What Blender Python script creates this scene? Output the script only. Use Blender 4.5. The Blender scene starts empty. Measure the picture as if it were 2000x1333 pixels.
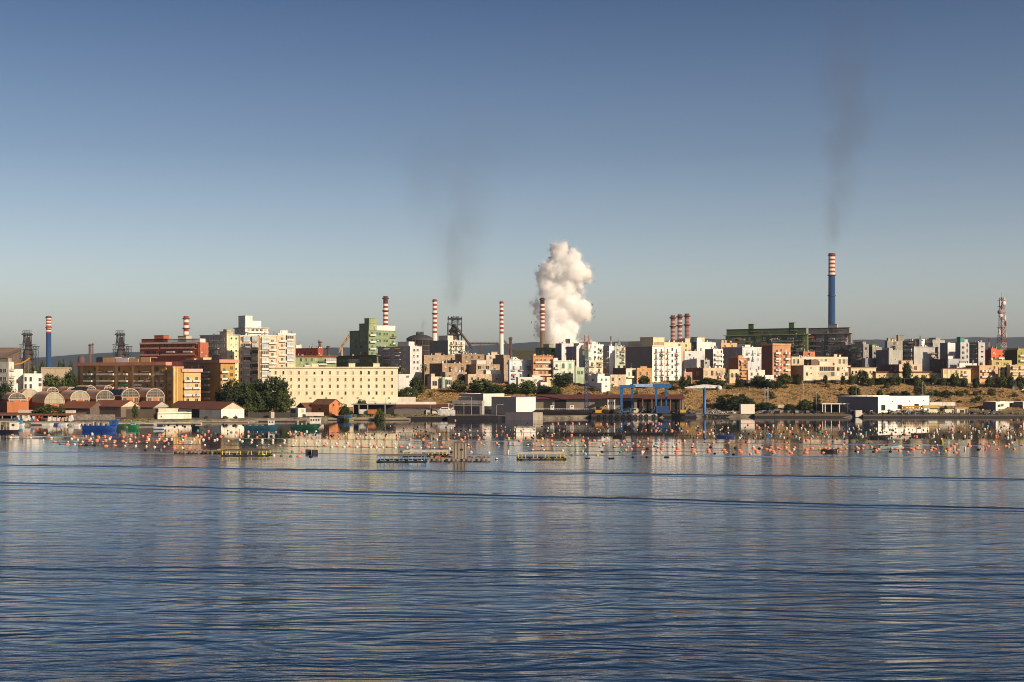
import bpy, bmesh, math, random
from math import sin, cos, pi, radians, sqrt, exp, atan2
from mathutils import Vector, Matrix, noise
random.seed(7)
S = bpy.context.scene
C = S.collection
F, H, HY = 2600.0, 22.0, 735.0      # focal length in photo pixels, eye height (m), horizon row

# ---------------------------------------------------------------- camera
cd = bpy.data.cameras.new('camera'); cam = bpy.data.objects.new('camera', cd); C.objects.link(cam)
cam.location = (0, 0, H); cam.rotation_euler = (pi/2, 0, 0)
cd.sensor_width = 36; cd.lens = F/2000*36; cd.shift_y = (HY-666.5)/2000
cd.clip_start = 1; cd.clip_end = 40000
S.camera = cam
# ---------------------------------------------------------------- sky
SUN_EL, SUN_AZ = 23, 50             # azimuth: degrees to the right of straight behind the camera
W = bpy.data.worlds.new("World"); S.world = W; W.use_nodes = True
nt = W.node_tree; bg = nt.nodes['Background']
sky = nt.nodes.new('ShaderNodeTexSky'); sky.sky_type = 'NISHITA'; sky.sun_disc = False
sky.sun_elevation = radians(SUN_EL); sky.sun_rotation = radians(180-SUN_AZ)
sky.altitude = 20; sky.air_density = 1.0; sky.dust_density = 2.2; sky.ozone_density = 2.0
hsv = nt.nodes.new('ShaderNodeHueSaturation'); hsv.inputs['Saturation'].default_value = 1.0
# clear autumn air: the sky deepens quickly with height
tcw = nt.nodes.new('ShaderNodeTexCoord'); spw = nt.nodes.new('ShaderNodeSeparateXYZ'); nt.links.new(tcw.outputs['Generated'], spw.inputs[0])
rw = nt.nodes.new('ShaderNodeValToRGB'); ew = rw.color_ramp.elements; nt.links.new(spw.outputs['Z'], rw.inputs[0])
ew[0].position = 0; ew[0].color = (.72, .71, .75, 1); ew[1].position = 1; ew[1].color = (.065, .09, .14, 1)
for p_, c_ in ((.05, (.64, .60, .62)), (.11, (.44, .415, .435)), (.165, (.297, .296, .325)), (.28, (.138, .168, .222)), (.42, (.075, .095, .145))): e_ = ew.new(p_); e_.color = (*c_, 1)
mw = nt.nodes.new('ShaderNodeMix'); mw.data_type = 'RGBA'; mw.blend_type = 'MULTIPLY'; mw.inputs[0].default_value = 1
nt.links.new(sky.outputs[0], mw.inputs[6]); nt.links.new(rw.outputs[0], mw.inputs[7])
nt.links.new(mw.outputs[2], hsv.inputs['Color']); nt.links.new(hsv.outputs[0], bg.inputs['Color'])
bg.inputs['Strength'].default_value = 0.222
# ---------------------------------------------------------------- sun
sl = bpy.data.lights.new('sun', 'SUN'); sl.energy = 5.0; sl.angle = radians(0.5); sl.color = (1, .81, .58)
so = bpy.data.objects.new('sun', sl); C.objects.link(so)
sd = Vector((sin(radians(SUN_AZ))*cos(radians(SUN_EL)), -cos(radians(SUN_AZ))*cos(radians(SUN_EL)), sin(radians(SUN_EL))))
so.rotation_euler = sd.to_track_quat('Z', 'Y').to_euler()
S.view_settings.view_transform = 'Standard'; S.view_settings.look = 'None'
S.view_settings.exposure = 0.35; S.view_settings.gamma = 1
S.render.engine = 'CYCLES'
S.cycles.max_bounces = 40; S.cycles.diffuse_bounces = 2; S.cycles.glossy_bounces = 3
S.cycles.transmission_bounces = 2; S.cycles.volume_bounces = 40; S.cycles.transparent_max_bounces = 8
S.cycles.use_denoising = True; S.cycles.filter_width = 1.0
S.cycles.volume_step_rate = 2; S.cycles.volume_max_steps = 96

# ---------------------------------------------------------------- helpers
def P(px, py, Y): return Vector(((px-1000)/F*Y, Y, H-(py-HY)/F*Y))
def wy(py): return F*H/(py-HY)                 # distance of a point of the water surface
def lerp(pts, x):
    if x <= pts[0][0]: return pts[0][1]
    for (a, b), (c, d) in zip(pts, pts[1:]):
        if x <= c: return b+(d-b)*(x-a)/(c-a)
    return pts[-1][1]
def tag(o, label=None, cat=None, group=None, kind=None):
    if label: o['label'] = label
    if cat: o['category'] = cat
    if group: o['group'] = group
    if kind: o['kind'] = kind
    return o
def empty(name, loc, rz=0, label=None, cat=None, group=None):
    o = bpy.data.objects.new(name, None); C.objects.link(o); o.location = loc; o.rotation_euler = (0, 0, rz)
    o.empty_display_size = 1
    return tag(o, label, cat, group)
def link(name, me, parent=None, loc=(0, 0, 0), rz=0):
    o = bpy.data.objects.new(name, me); C.objects.link(o); o.location = loc; o.rotation_euler = (0, 0, rz)
    if parent: o.parent = parent
    return o
def copy_tree(o, parent=None):
    c = o.copy(); C.objects.link(c); c.parent = parent
    for ch in o.children: copy_tree(ch, c)
    return c
class MB:
    def __init__(s): s.v = []; s.f = []; s.m = []; s.sm = []
    def add(s, vs, fs, mi=0, sm=False):
        n = len(s.v); s.v += [tuple(v) for v in vs]
        for f in fs: s.f.append([i+n for i in f]); s.m.append(mi); s.sm.append(sm)
        return s
    def box(s, x0, y0, z0, x1, y1, z1, mi=0, M=None):
        vs = [(x0,y0,z0),(x1,y0,z0),(x1,y1,z0),(x0,y1,z0),(x0,y0,z1),(x1,y0,z1),(x1,y1,z1),(x0,y1,z1)]
        if M: vs = [M @ Vector(v) for v in vs]
        return s.add(vs, [(0,3,2,1),(4,5,6,7),(0,1,5,4),(1,2,6,5),(2,3,7,6),(3,0,4,7)], mi)
    def bar(s, a, b, r, mi=0, n=4, r2=None):
        a, b = Vector(a), Vector(b); d = b-a
        if d.length < 1e-6: return s
        q = d.to_track_quat('Z', 'Y'); r2 = r if r2 is None else r2
        vs = [a+q@Vector((r*cos(2*pi*(i+.5)/n), r*sin(2*pi*(i+.5)/n), 0)) for i in range(n)]
        vs += [b+q@Vector((r2*cos(2*pi*(i+.5)/n), r2*sin(2*pi*(i+.5)/n), 0)) for i in range(n)]
        fs = [(i, (i+1) % n, n+(i+1) % n, n+i) for i in range(n)]+[tuple(range(n))[::-1], tuple(range(n, 2*n))]
        return s.add(vs, fs, mi, n > 6)
    def lathe(s, prof, n=20, cx=0, cy=0, mats=None, mi=0):   # prof [(r,z)], mats per segment
        vs = [(cx+r*cos(2*pi*i/n), cy+r*sin(2*pi*i/n), z) for r, z in prof for i in range(n)]
        base = len(s.v); s.v += vs
        for k in range(len(prof)-1):
            for i in range(n):
                s.f.append([base+k*n+i, base+k*n+(i+1) % n, base+(k+1)*n+(i+1) % n, base+(k+1)*n+i])
                s.m.append(mats[k] if mats else mi); s.sm.append(True)
        s.f.append([base+(len(prof)-1)*n+i for i in range(n)]); s.m.append(mats[-1] if mats else mi); s.sm.append(False)
        return s
    def prism(s, poly, y0, y1, mi=0):                         # polygon in x,z extruded along y
        n = len(poly)
        vs = [(x, y0, z) for x, z in poly]+[(x, y1, z) for x, z in poly]
        return s.add(vs, [tuple(range(n)), tuple(range(n, 2*n))[::-1]]+[(i, n+i, n+(i+1) % n, (i+1) % n) for i in range(n)], mi)
    def mesh(s, name, mats):
        me = bpy.data.meshes.new(name); me.from_pydata(s.v, [], s.f)
        for m in (mats if isinstance(mats, (list, tuple)) else [mats]): me.materials.append(m)
        me.polygons.foreach_set('material_index', s.m); me.polygons.foreach_set('use_smooth', s.sm)
        me.update(); return me
    def fixn(s, me):
        b = bmesh.new(); b.from_mesh(me); bmesh.ops.recalc_face_normals(b, faces=b.faces); b.to_mesh(me); b.free(); return me
    def build(s, name, mats, parent=None, loc=(0, 0, 0), rz=0):
        return link(name, s.fixn(s.mesh(name, mats)), parent, loc, rz)

# ---------------------------------------------------------------- materials
MATS = {}
def nodes(m):
    m.use_nodes = True; t = m.node_tree
    return t, t.nodes['Principled BSDF'], t.nodes.new, t.links.new
def paint(col, rough=.7, spec=.3, metal=0):
    k = ('paint', col, rough, metal)
    if k in MATS: return MATS[k]
    m = MATS[k] = bpy.data.materials.new('paint'); t, b, N, L = nodes(m)
    b.inputs['Roughness'].default_value = rough; b.inputs['Metallic'].default_value = metal
    b.inputs['Specular IOR Level'].default_value = spec
    g = N('ShaderNodeNewGeometry'); n = N('ShaderNodeTexNoise'); n.inputs['Scale'].default_value = .8; n.inputs['Detail'].default_value = 5
    r = N('ShaderNodeMapRange'); r.inputs['From Min'].default_value = .35; r.inputs['From Max'].default_value = .7
    r.inputs['To Min'].default_value = .72; r.inputs['To Max'].default_value = 1.08
    mx = N('ShaderNodeMix'); mx.data_type = 'RGBA'; mx.blend_type = 'MULTIPLY'; mx.inputs[0].default_value = 1
    mx.inputs[6].default_value = (*col, 1)
    L(g.outputs['Position'], n.inputs['Vector']); L(n.outputs['Fac'], r.inputs['Value']); L(r.outputs[0], mx.inputs[7]); L(mx.outputs[2], b.inputs['Base Color'])
    return m
def plaster(col, dirt=.35, stone=0):
    """painted or bare masonry: blotches, rain streaks, and for stone a coarse course pattern"""
    k = ('pl', col, dirt, stone)
    if k in MATS: return MATS[k]
    m = MATS[k] = bpy.data.materials.new('plaster'); t, b, N, L = nodes(m)
    b.inputs['Roughness'].default_value = .9; b.inputs['Specular IOR Level'].default_value = .15
    g = N('ShaderNodeNewGeometry')
    n1 = N('ShaderNodeTexNoise'); n1.inputs['Scale'].default_value = .16; n1.inputs['Detail'].default_value = 6; n1.inputs['Roughness'].default_value = .65
    mp = N('ShaderNodeMapping'); mp.inputs['Scale'].default_value = (.9, .9, .07)
    n2 = N('ShaderNodeTexNoise'); n2.inputs['Scale'].default_value = 1.0; n2.inputs['Detail'].default_value = 4
    L(g.outputs['Position'], n1.inputs['Vector']); L(g.outputs['Position'], mp.inputs['Vector']); L(mp.outputs[0], n2.inputs['Vector'])
    r1 = N('ShaderNodeMapRange'); r1.inputs['From Min'].default_value = .4; r1.inputs['From Max'].default_value = .72; r1.inputs['To Min'].default_value = 0; r1.inputs['To Max'].default_value = dirt
    r2 = N('ShaderNodeMapRange'); r2.inputs['From Min'].default_value = .5; r2.inputs['From Max'].default_value = .78; r2.inputs['To Min'].default_value = 0; r2.inputs['To Max'].default_value = dirt*1.2
    ad = N('ShaderNodeMath'); ad.operation = 'ADD'; ad.use_clamp = True
    L(n1.outputs['Fac'], r1.inputs['Value']); L(n2.outputs['Fac'], r2.inputs['Value']); L(r1.outputs[0], ad.inputs[0]); L(r2.outputs[0], ad.inputs[1])
    mx = N('ShaderNodeMix'); mx.data_type = 'RGBA'; mx.inputs[6].default_value = (*col, 1)
    mx.inputs[7].default_value = (col[0]*.42+.02, col[1]*.39+.018, col[2]*.36+.015, 1)
    L(ad.outputs[0], mx.inputs[0]); out = mx.outputs[2]
    if stone:
        w = N('ShaderNodeTexVoronoi'); w.inputs['Scale'].default_value = 1.0
        mp2 = N('ShaderNodeMapping'); mp2.inputs['Scale'].default_value = (1.1, 1.1, 2.4)
        L(g.outputs['Position'], mp2.inputs['Vector']); L(mp2.outputs[0], w.inputs['Vector'])
        r3 = N('ShaderNodeMapRange'); r3.inputs['To Min'].default_value = 1-stone; r3.inputs['To Max'].default_value = 1+stone*.6
        sp = N('ShaderNodeSeparateColor'); L(w.outputs['Color'], sp.inputs[0]); L(sp.outputs[0], r3.inputs['Value'])
        m2 = N('ShaderNodeMix'); m2.data_type = 'RGBA'; m2.blend_type = 'MULTIPLY'; m2.inputs[0].default_value = 1
        L(out, m2.inputs[6]); L(r3.outputs[0], m2.inputs[7]); out = m2.outputs[2]
    L(out, b.inputs['Base Color'])
    return m
def glass():
    if 'glass' in MATS: return MATS['glass']
    m = MATS['glass'] = bpy.data.materials.new('window_glass'); t, b, N, L = nodes(m)
    b.inputs['Base Color'].default_value = (.025, .028, .03, 1); b.inputs['Roughness'].default_value = .15
    return m
def leafmat(c1, c2):
    k = ('leaf', c1, c2)
    if k in MATS: return MATS[k]
    m = MATS[k] = bpy.data.materials.new('leaves'); t, b, N, L = nodes(m)
    b.inputs['Roughness'].default_value = .75; b.inputs['Specular IOR Level'].default_value = .2
    g = N('ShaderNodeNewGeometry'); n = N('ShaderNodeTexNoise'); n.inputs['Scale'].default_value = .55; n.inputs['Detail'].default_value = 3
    r = N('ShaderNodeMapRange'); r.inputs['From Min'].default_value = .35; r.inputs['From Max'].default_value = .65
    mx = N('ShaderNodeMix'); mx.data_type = 'RGBA'; mx.inputs[6].default_value = (*c1, 1); mx.inputs[7].default_value = (*c2, 1)
    L(g.outputs['Position'], n.inputs['Vector']); L(n.outputs['Fac'], r.inputs['Value']); L(r.outputs[0], mx.inputs[0]); L(mx.outputs[2], b.inputs['Base Color'])
    return m
WHITE = (.74, .71, .64); CREAM = (.68, .56, .36); DARK = (.03, .03, .035); RUST = (.16, .06, .035); STEEL = (.09, .085, .085)
DECK = (.3, .27, .23)

# ================================================================ SETTING
# ---------------------------------------------------------------- water
def water_material():
    m = bpy.data.materials.new('water'); t, b, N, L = nodes(m)
    b.inputs['Base Color'].default_value = (.003, .022, .064, 1); b.inputs['Roughness'].default_value = .07
    b.inputs['IOR'].default_value = 1.42; b.inputs['Specular IOR Level'].default_value = .5
    g = N('ShaderNodeNewGeometry'); sp = N('ShaderNodeSeparateXYZ'); L(g.outputs['Position'], sp.inputs[0])
    def M(op, a, b_, c=None):
        n = N('ShaderNodeMath'); n.operation = op
        for i, x in enumerate((a, b_, c)):
            if x is None: continue
            if isinstance(x, (int, float)): n.inputs[i].default_value = x
            else: L(x, n.inputs[i])
        return n.outputs[0]
    def nz(sx, sy, detail, rough=.55, dist=0, rot=0, off=0):
        mp = N('ShaderNodeMapping'); mp.inputs['Scale'].default_value = (sx, sy, 1); mp.inputs['Rotation'].default_value = (0, 0, radians(rot)); mp.inputs['Location'].default_value = (off, off*.7, 0)
        n = N('ShaderNodeTexNoise'); n.noise_dimensions = '2D'; n.inputs['Scale'].default_value = 1; n.inputs['Detail'].default_value = detail
        n.inputs['Roughness'].default_value = rough; n.inputs['Distortion'].default_value = dist
        L(g.outputs['Position'], mp.inputs['Vector']); L(mp.outputs[0], n.inputs['Vector']); return n.outputs['Fac']
    # swell and ripples: amplitude in metres; long crests run across the bay
    a1 = M('MULTIPLY', nz(.05, .17, 2, .5, 1.3, 9), .33)
    a2 = M('MULTIPLY', nz(.12, .44, 2, .5, .9, -13, 31), .15)
    gust = N('ShaderNodeMapRange'); L(nz(.008, .02, 3, .55, 0, 12, 9), gust.inputs['Value']); gust.inputs['From Min'].default_value = .35; gust.inputs['From Max'].default_value = .65; gust.inputs['To Min'].default_value = .35; gust.inputs['To Max'].default_value = 1.3
    a3 = M('MULTIPLY', M('MULTIPLY', nz(.6, 1.9, 3, .6, .4, 3, 77), .042), gust.outputs[0])
    far = M('MAXIMUM', M('POWER', 2.71828, M('DIVIDE', M('SUBTRACT', 112, sp.outputs['Y']), 125)), .06)
    calm = N('ShaderNodeMapRange'); calm.interpolation_type = 'SMOOTHSTEP'; L(M('ADD', sp.outputs['Y'], M('MULTIPLY', nz(.015, .03, 3, .6, 0, 0, 5), 60)), calm.inputs['Value'])
    calm.inputs['From Min'].default_value = 480; calm.inputs['From Max'].default_value = 530; calm.inputs['To Min'].default_value = 1; calm.inputs['To Max'].default_value = .6
    s = M('MULTIPLY', M('MULTIPLY', M('ADD', M('ADD', a1, a2), a3), far), calm.outputs[0])
    # seen this low, wavelets hide their own far sides: the visible faces lean towards the viewer
    s = M('MULTIPLY_ADD', M('MINIMUM', sp.outputs['Y'], 462), .008, s)
    # boat-wake crests: (y at x=0, slope, width, height)
    for (y0, k, w, amp, wob) in ((306, -.19, 2.2, .62, 2), (300, -.19, 1.6, .16, 2), (246, -.29, 2.0, .5, 3), (240, -.28, 1.4, .22, 2.5), (234, -.26, 1.4, .12, 3), (151, -.07, 1.2, .22, 4), (146, -.10, 1.0, .13, 2.5), (140, -.12, 1.0, .09, 3), (372, -.10, 2.4, .22, 3), (452, -.20, 3, .16, 3)):
        wb = M('MULTIPLY', M('SUBTRACT', nz(.03, 0, 5, .68, 0, 0, y0), .5), wob*2.6)
        d = M('DIVIDE', M('SUBTRACT', M('SUBTRACT', sp.outputs['Y'], y0), M('MULTIPLY_ADD', sp.outputs['X'], k, wb)), w)
        e = M('DIVIDE', 1, M('ADD', 1, M('POWER', 2.71828, M('MULTIPLY', d, -2.2))))
        s = M('MULTIPLY_ADD', e, amp*.72, s)
        g2 = M('MULTIPLY', M('MULTIPLY', e, M('SUBTRACT', 1, e)), nz(.05, .10, 2, .6, 0, 0, y0*2))     # the crest breaks up along its length
        s = M('MULTIPLY_ADD', g2, amp*3.2, s)
    bp = N('ShaderNodeBump'); bp.inputs['Distance'].default_value = 1; bp.inputs['Strength'].default_value = 1
    L(s, bp.inputs['Height']); L(bp.outputs[0], b.inputs['Normal'])
    rr = N('ShaderNodeMapRange'); L(sp.outputs['Y'], rr.inputs['Value']); rr.inputs['From Min'].default_value = 380; rr.inputs['From Max'].default_value = 500
    rr.inputs['To Min'].default_value = .075; rr.inputs['To Max'].default_value = .035; L(rr.outputs[0], b.inputs['Roughness'])
    return m
wm = MB(); wm.add([(-2500, -300, 0), (2500, -300, 0), (2500, 1200, 0), (-2500, 1200, 0)], [(0, 1, 2, 3)])
tag(wm.build('water', water_material()), kind='structure')

# ---------------------------------------------------------------- terrain
SH = [(-1500, 833), (0, 833), (40, 832), (120, 830), (250, 830), (300, 828), (480, 825), (560, 823), (700, 821), (830, 820), (960, 820), (1060, 820), (1130, 817.5), (1200, 817), (1340, 816), (1475, 815.5), (1700, 816), (3500, 816)]
def shore(u): return wy(lerp(SH, u))+2.2
SEC = [(-1500, [(690, 1.6), (730, 3), (800, 5), (1000, 9), (2500, 12)]),
       (270, [(690, 1.6), (730, 3), (800, 5), (1000, 9), (2500, 12)]),
       (430, [(690, 2), (730, 4), (800, 7), (1000, 12), (2500, 13)]),
       (600, [(690, 2), (722, 4), (732, 8), (800, 12), (1000, 18), (2500, 14)]),
       (775, [(700, 2), (722, 4), (733, 8.4), (800, 13), (1000, 20), (2500, 14)]),
       (900, [(715, 1.6), (732, 6), (760, 11), (790, 15.5), (830, 18), (1000, 22), (2500, 14)]),
       (1200, [(738, 1.6), (745, 6), (770, 13), (800, 18.5), (1000, 23), (2500, 14)]),
       (1500, [(744, 2.5), (758, 6), (785, 14), (808, 19.3), (1000, 23), (2500, 14)]),
       (1660, [(754, 2.6), (768, 7.5), (788, 14), (808, 19.3), (1000, 23), (2500, 14)]),
       (1850, [(754, 2.6), (768, 8.5), (790, 14), (812, 19.3), (1000, 23), (2500, 14)]),
       (2000, [(742, 3), (765, 9.5), (800, 14), (822, 19.3), (1000, 22), (2500, 14)]),
       (3500, [(742, 3), (765, 9.5), (800, 14), (822, 19.3), (1000, 22), (2500, 14)])]
def T(x, y, rough=True):
    u = 1000+x/max(y, 1)*F; sh = shore(u)
    if y < sh-1: return -3.0
    if y < sh+.5: return -3+4.4*(y-sh+1)/1.5
    for (u0, p0), (u1, p1) in zip(SEC, SEC[1:]):
        if u <= u1: break
    k = min(1, max(0, (u-u0)/(u1-u0)))
    z = lerp([(sh, 1.4)]+p0, y)*(1-k)+lerp([(sh, 1.4)]+p1, y)*k
    if rough and 738 < y < 900 and u > 860:
        z += 1.3*noise.noise((x*.05, y*.05, 0))+.5*noise.noise((x*.2, y*.2, 3))
    return z
ys = [480, 560]+[570+i*1.5 for i in range(100)]+[720+i*2.5 for i in range(60)]+[870, 880, 900, 930, 960, 1000, 1100, 1300, 1600, 2000, 2500, 3300, 4500, 6500, 9500, 14000]
us = [-1500, -900, -500, -250]+[-100+i*11 for i in range(200)]+[2150, 2400, 2800, 3500]
tm = MB(); nu = len(us)
tm.v = [((u-1000)/F*y, y, T((u-1000)/F*y, y)) for y in ys for u in us]
tm.f = [[j*nu+i, j*nu+i+1, (j+1)*nu+i+1, (j+1)*nu+i] for j in range(len(ys)-1) for i in range(nu-1)]
tm.m = [0]*len(tm.f); tm.sm = [True]*len(tm.f)
def ground_material():
    m = bpy.data.materials.new('ground'); t, b, N, L = nodes(m); b.inputs['Roughness'].default_value = .95
    b.inputs['Specular IOR Level'].default_value = .1
    g = N('ShaderNodeNewGeometry'); n = N('ShaderNodeTexNoise'); n.inputs['Scale'].default_value = .12; n.inputs['Detail'].default_value = 8; n.inputs['Roughness'].default_value = .7
    L(g.outputs['Position'], n.inputs['Vector'])
    cr = N('ShaderNodeValToRGB'); e = cr.color_ramp.elements
    e[0].position = .3; e[0].color = (.05, .045, .022, 1); e[1].position = .72; e[1].color = (.40, .27, .13, 1)
    for p, c in ((.42, (.16, .11, .05, 1)), (.5, (.33, .20, .085, 1)), (.6, (.27, .19, .10, 1))): x = e.new(p); x.color = c
    L(n.outputs['Fac'], cr.inputs[0])
    sp = N('ShaderNodeSeparateXYZ'); L(g.outputs['Position'], sp.inputs[0])
    r = N('ShaderNodeMapRange'); L(sp.outputs['Z'], r.inputs['Value']); r.inputs['From Min'].default_value = 2.4; r.inputs['From Max'].default_value = 3.6
    n2 = N('ShaderNodeTexNoise'); n2.inputs['Scale'].default_value = .35; n2.inputs['Detail'].default_value = 6; L(g.outputs['Position'], n2.inputs['Vector'])
    c2 = N('ShaderNodeValToRGB'); f = c2.color_ramp.elements; f[0].position = .35; f[0].color = (.09, .08, .06, 1); f[1].position = .7; f[1].color = (.27, .23, .18, 1); L(n2.outputs['Fac'], c2.inputs[0])
    mx = N('ShaderNodeMix'); mx.data_type = 'RGBA'; L(r.outputs[0], mx.inputs[0]); L(c2.outputs[0], mx.inputs[6]); L(cr.outputs[0], mx.inputs[7]); L(mx.outputs[2], b.inputs['Base Color'])
    bp = N('ShaderNodeBump'); bp.inputs['Distance'].default_value = 1.2; L(n.outputs['Fac'], bp.inputs['Height']); L(bp.outputs[0], b.inputs['Normal'])
    return m
tag(tm.build('ground', ground_material()), kind='structure')
# far hills
HP = [(-1500, 702), (-500, 700), (0, 702), (100, 697), (150, 692), (240, 688), (400, 686), (600, 683), (660, 678), (760, 680), (950, 674), (1000, 672), (1040, 669), (1200, 668), (1300, 667), (1380, 661), (1500, 665), (1700, 664), (1850, 662), (1900, 660), (2000, 659), (2600, 662), (3500, 668)]
hm = MB(); hu = [-1500+i*12.5 for i in range(401)]; rows = [0, .3, .6, .85, 1, .9, .5]
for j, fr in enumerate(rows):
    for u in hu:
        Y = 7600+j*350; x = (u-1000)/F*Y
        crest = (HY-lerp(HP, u))/F*9000+H
        hm.v.append((x, Y, 5+(crest-5)*fr*(1+.035*noise.noise((x*.004, j*.7, 0))+.015*noise.noise((x*.02, j, 5)))))
n = len(hu); hm.f = [[j*n+i, j*n+i+1, (j+1)*n+i+1, (j+1)*n+i] for j in range(len(rows)-1) for i in range(n-1)]
hm.m = [0]*len(hm.f); hm.sm = [True]*len(hm.f)
tag(hm.build('hills', leafmat((.02, .028, .025), (.04, .045, .035))), kind='structure')
# ================================================================ BUILDERS
MC = {}
def cached(key, fn):
    if key not in MC: MC[key] = fn()
    return MC[key]
def win_mesh(w, h, fc, gc):
    def f():
        m = MB(); t = min(.12, w*.1)
        m.box(-w/2-t, -.10, 0, -w/2, .05, h); m.box(w/2, -.10, 0, w/2+t, .05, h)
        m.box(-w/2-t, -.10, h, w/2+t, .05, h+t); m.box(-w/2-t-.06, -.22, -.12, w/2+t+.06, .05, 0)
        m.box(-w/2, -.04, 0, w/2, .04, h, 1)
        if w > 1.3 and gc is None: m.box(-.05, -.08, 0, .05, -.05, h)
        return m.fixn(m.mesh('window', [paint(fc), glass() if gc is None else paint(gc)]))
    return cached(('w', w, h, fc, gc), f)
def arch_mesh(w, h, fc):
    def f():
        m = MB(); r = w/2; hh = h-r
        arc = [(r*cos(pi*i/10), hh+r*sin(pi*i/10)) for i in range(11)]
        m.prism([(-r, 0)]+[(r, 0)]+arc, -.06, .05, 1)
        for (a, b), (c, d) in zip(arc, arc[1:]): m.bar((a, -.1, b), (c, -.1, d), .12)
        m.bar((-r, -.1, 0), (-r, -.1, hh), .12); m.bar((r, -.1, 0), (r, -.1, hh), .12)
        return m.fixn(m.mesh('window', [paint(fc), glass()]))
    return cached(('a', w, h, fc), f)
def balcony_mesh(w, d, slabc, railc, solid):
    def f():
        m = MB(); m.box(-w/2, -d, -.15, w/2, .05, .05)
        if solid: m.box(-w/2, -d-.003, .05, w/2, -d+.1, 1.0, 1); m.box(-w/2, -d+.1, .05, -w/2+.1, 0, 1.0, 1); m.box(w/2-.1, -d+.1, .05, w/2, 0, 1.0, 1)
        else:
            for z in (.35, .7, 1.0): m.bar((-w/2, -d+.05, z), (w/2, -d+.05, z), .045, 1); m.bar((-w/2+.05, -d, z), (-w/2+.05, 0, z), .04, 1); m.bar((w/2-.05, -d, z), (w/2-.05, 0, z), .04, 1)
            n = max(2, int(w/.45))
            for i in range(n+1): m.bar((-w/2+.06+(w-.12)*i/n, -d+.05, 0), (-w/2+.06+(w-.12)*i/n, -d+.05, 1.0), .035, 1)
        return m.fixn(m.mesh('balcony', [paint(slabc), paint(railc)]))
    return cached(('b', w, d, slabc, railc, solid), f)
def encl_mesh(w, h, d, c, kind):
    def f():
        m = MB(); m.box(-w/2, -d, -.15, w/2, .05, 0, 0); m.box(-w/2, -d, 0, w/2, 0, 1.0, 0)
        m.box(-w/2+.08, -d+.08, 1.0, w/2-.08, 0, h-.25, 1); m.box(-w/2, -d, h-.25, w/2, 0, h, 0)
        k = max(1, int(w/1.1))
        for i in range(k+1): x = -w/2+.06+(w-.12)*i/k; m.box(x-.06, -d, 1.0, x+.06, -d+.1, h-.25, 0)
        g = {0: glass(), 1: paint((.5, .5, .47)), 2: paint((.33, .42, .46), .3)}[kind]
        return m.fixn(m.mesh('enclosed_balcony', [paint(c), g]))
    return cached(('e', w, h, d, c, kind), f)
def cloth_mesh(i):
    cols = [(.7, .7, .72), (.5, .08, .06), (.12, .2, .45), (.7, .6, .5), (.75, .75, .75)]
    def f():
        m = MB(); x = -1.0; r = random.Random(i)
        while x < .9:
            w = r.uniform(.3, .7); m.box(x, -.03, -r.uniform(.5, 1.1), x+w, 0, 0, r.randrange(2)); x += w+.08
        return m.fixn(m.mesh('laundry', [paint(cols[i % 5]), paint(cols[(i+1) % 5])]))
    return cached(('c', i % 5), f)
def awning_mesh(w, i):
    def f():
        m = MB(); m.add([(-w/2, 0, .35), (w/2, 0, .35), (w/2, -1.4, -.45), (-w/2, -1.4, -.45), (-w/2, -1.4, -.75), (w/2, -1.4, -.75)], [(0, 1, 2, 3), (3, 2, 5, 4)])
        return m.mesh('awning', [paint([(.08, .2, .12), (.5, .2, .07), (.6, .56, .5), (.35, .3, .22)][i])])
    return cached(('aw', w, i), f)
def pot_mesh(i):
    def f():
        m = MB(); w, h = (.5, 1.3, .9, .6)[i], (1.9, 2.2, 1.5, 2.8)[i]; m.box(-w/2, -.35, 0, w/2, .35, h); m.box(-w/2-.12, -.47, h, w/2+.12, .47, h+.15, 1)
        return m.fixn(m.mesh('chimney_pot', [plaster([(.5, .45, .38), (.6, .56, .5), (.35, .2, .14), (.3, .28, .26)][i]), paint((.2, .17, .15))]))
    return cached(('pot', i), f)
def ac_mesh():
    def f():
        m = MB(); m.box(-.45, -.4, 0, .45, -.03, .65); return m.fixn(m.mesh('air_conditioner', [paint((.62, .61, .58))]))
    return cached('ac', f)
def antenna_mesh(i):
    def f():
        r = random.Random(i); m = MB(); h = r.uniform(2.2, 4.2); m.bar((0, 0, 0), (0, 0, h), .05)
        for k in range(3):
            z = h-.15-k*.45; m.bar((-.6+.1*k, 0, z), (.6-.1*k, 0, z), .03)
        m.bar((0, -.5, h-.3), (0, .6, h-.3), .03)
        return m.fixn(m.mesh('antenna', [paint((.12, .12, .12))]))
    return cached(('an', i % 4), f)
def tank_mesh():
    def f():
        m = MB(); m.lathe([(.7, 0), (.7, 1.3), (.4, 1.5), (.02, 1.52)], 12); return m.fixn(m.mesh('water_tank', [paint((.45, .44, .42))]))
    return cached('tank', f)
def dish_mesh():
    def f():
        m = MB(); m.bar((0, 0, 0), (0, 0, .9), .05); m.lathe([(.05, 0), (.3, .06), (.5, .18)], 10)
        me = m.mesh('satellite_dish', [paint((.6, .6, .6))])
        for v in me.vertices:
            if v.index > 7: x, y, z = v.co; v.co = (x, -z*1.0, y+1.1)
        return me
    return cached('dish', f)
RB_ = random.Random(11)

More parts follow.
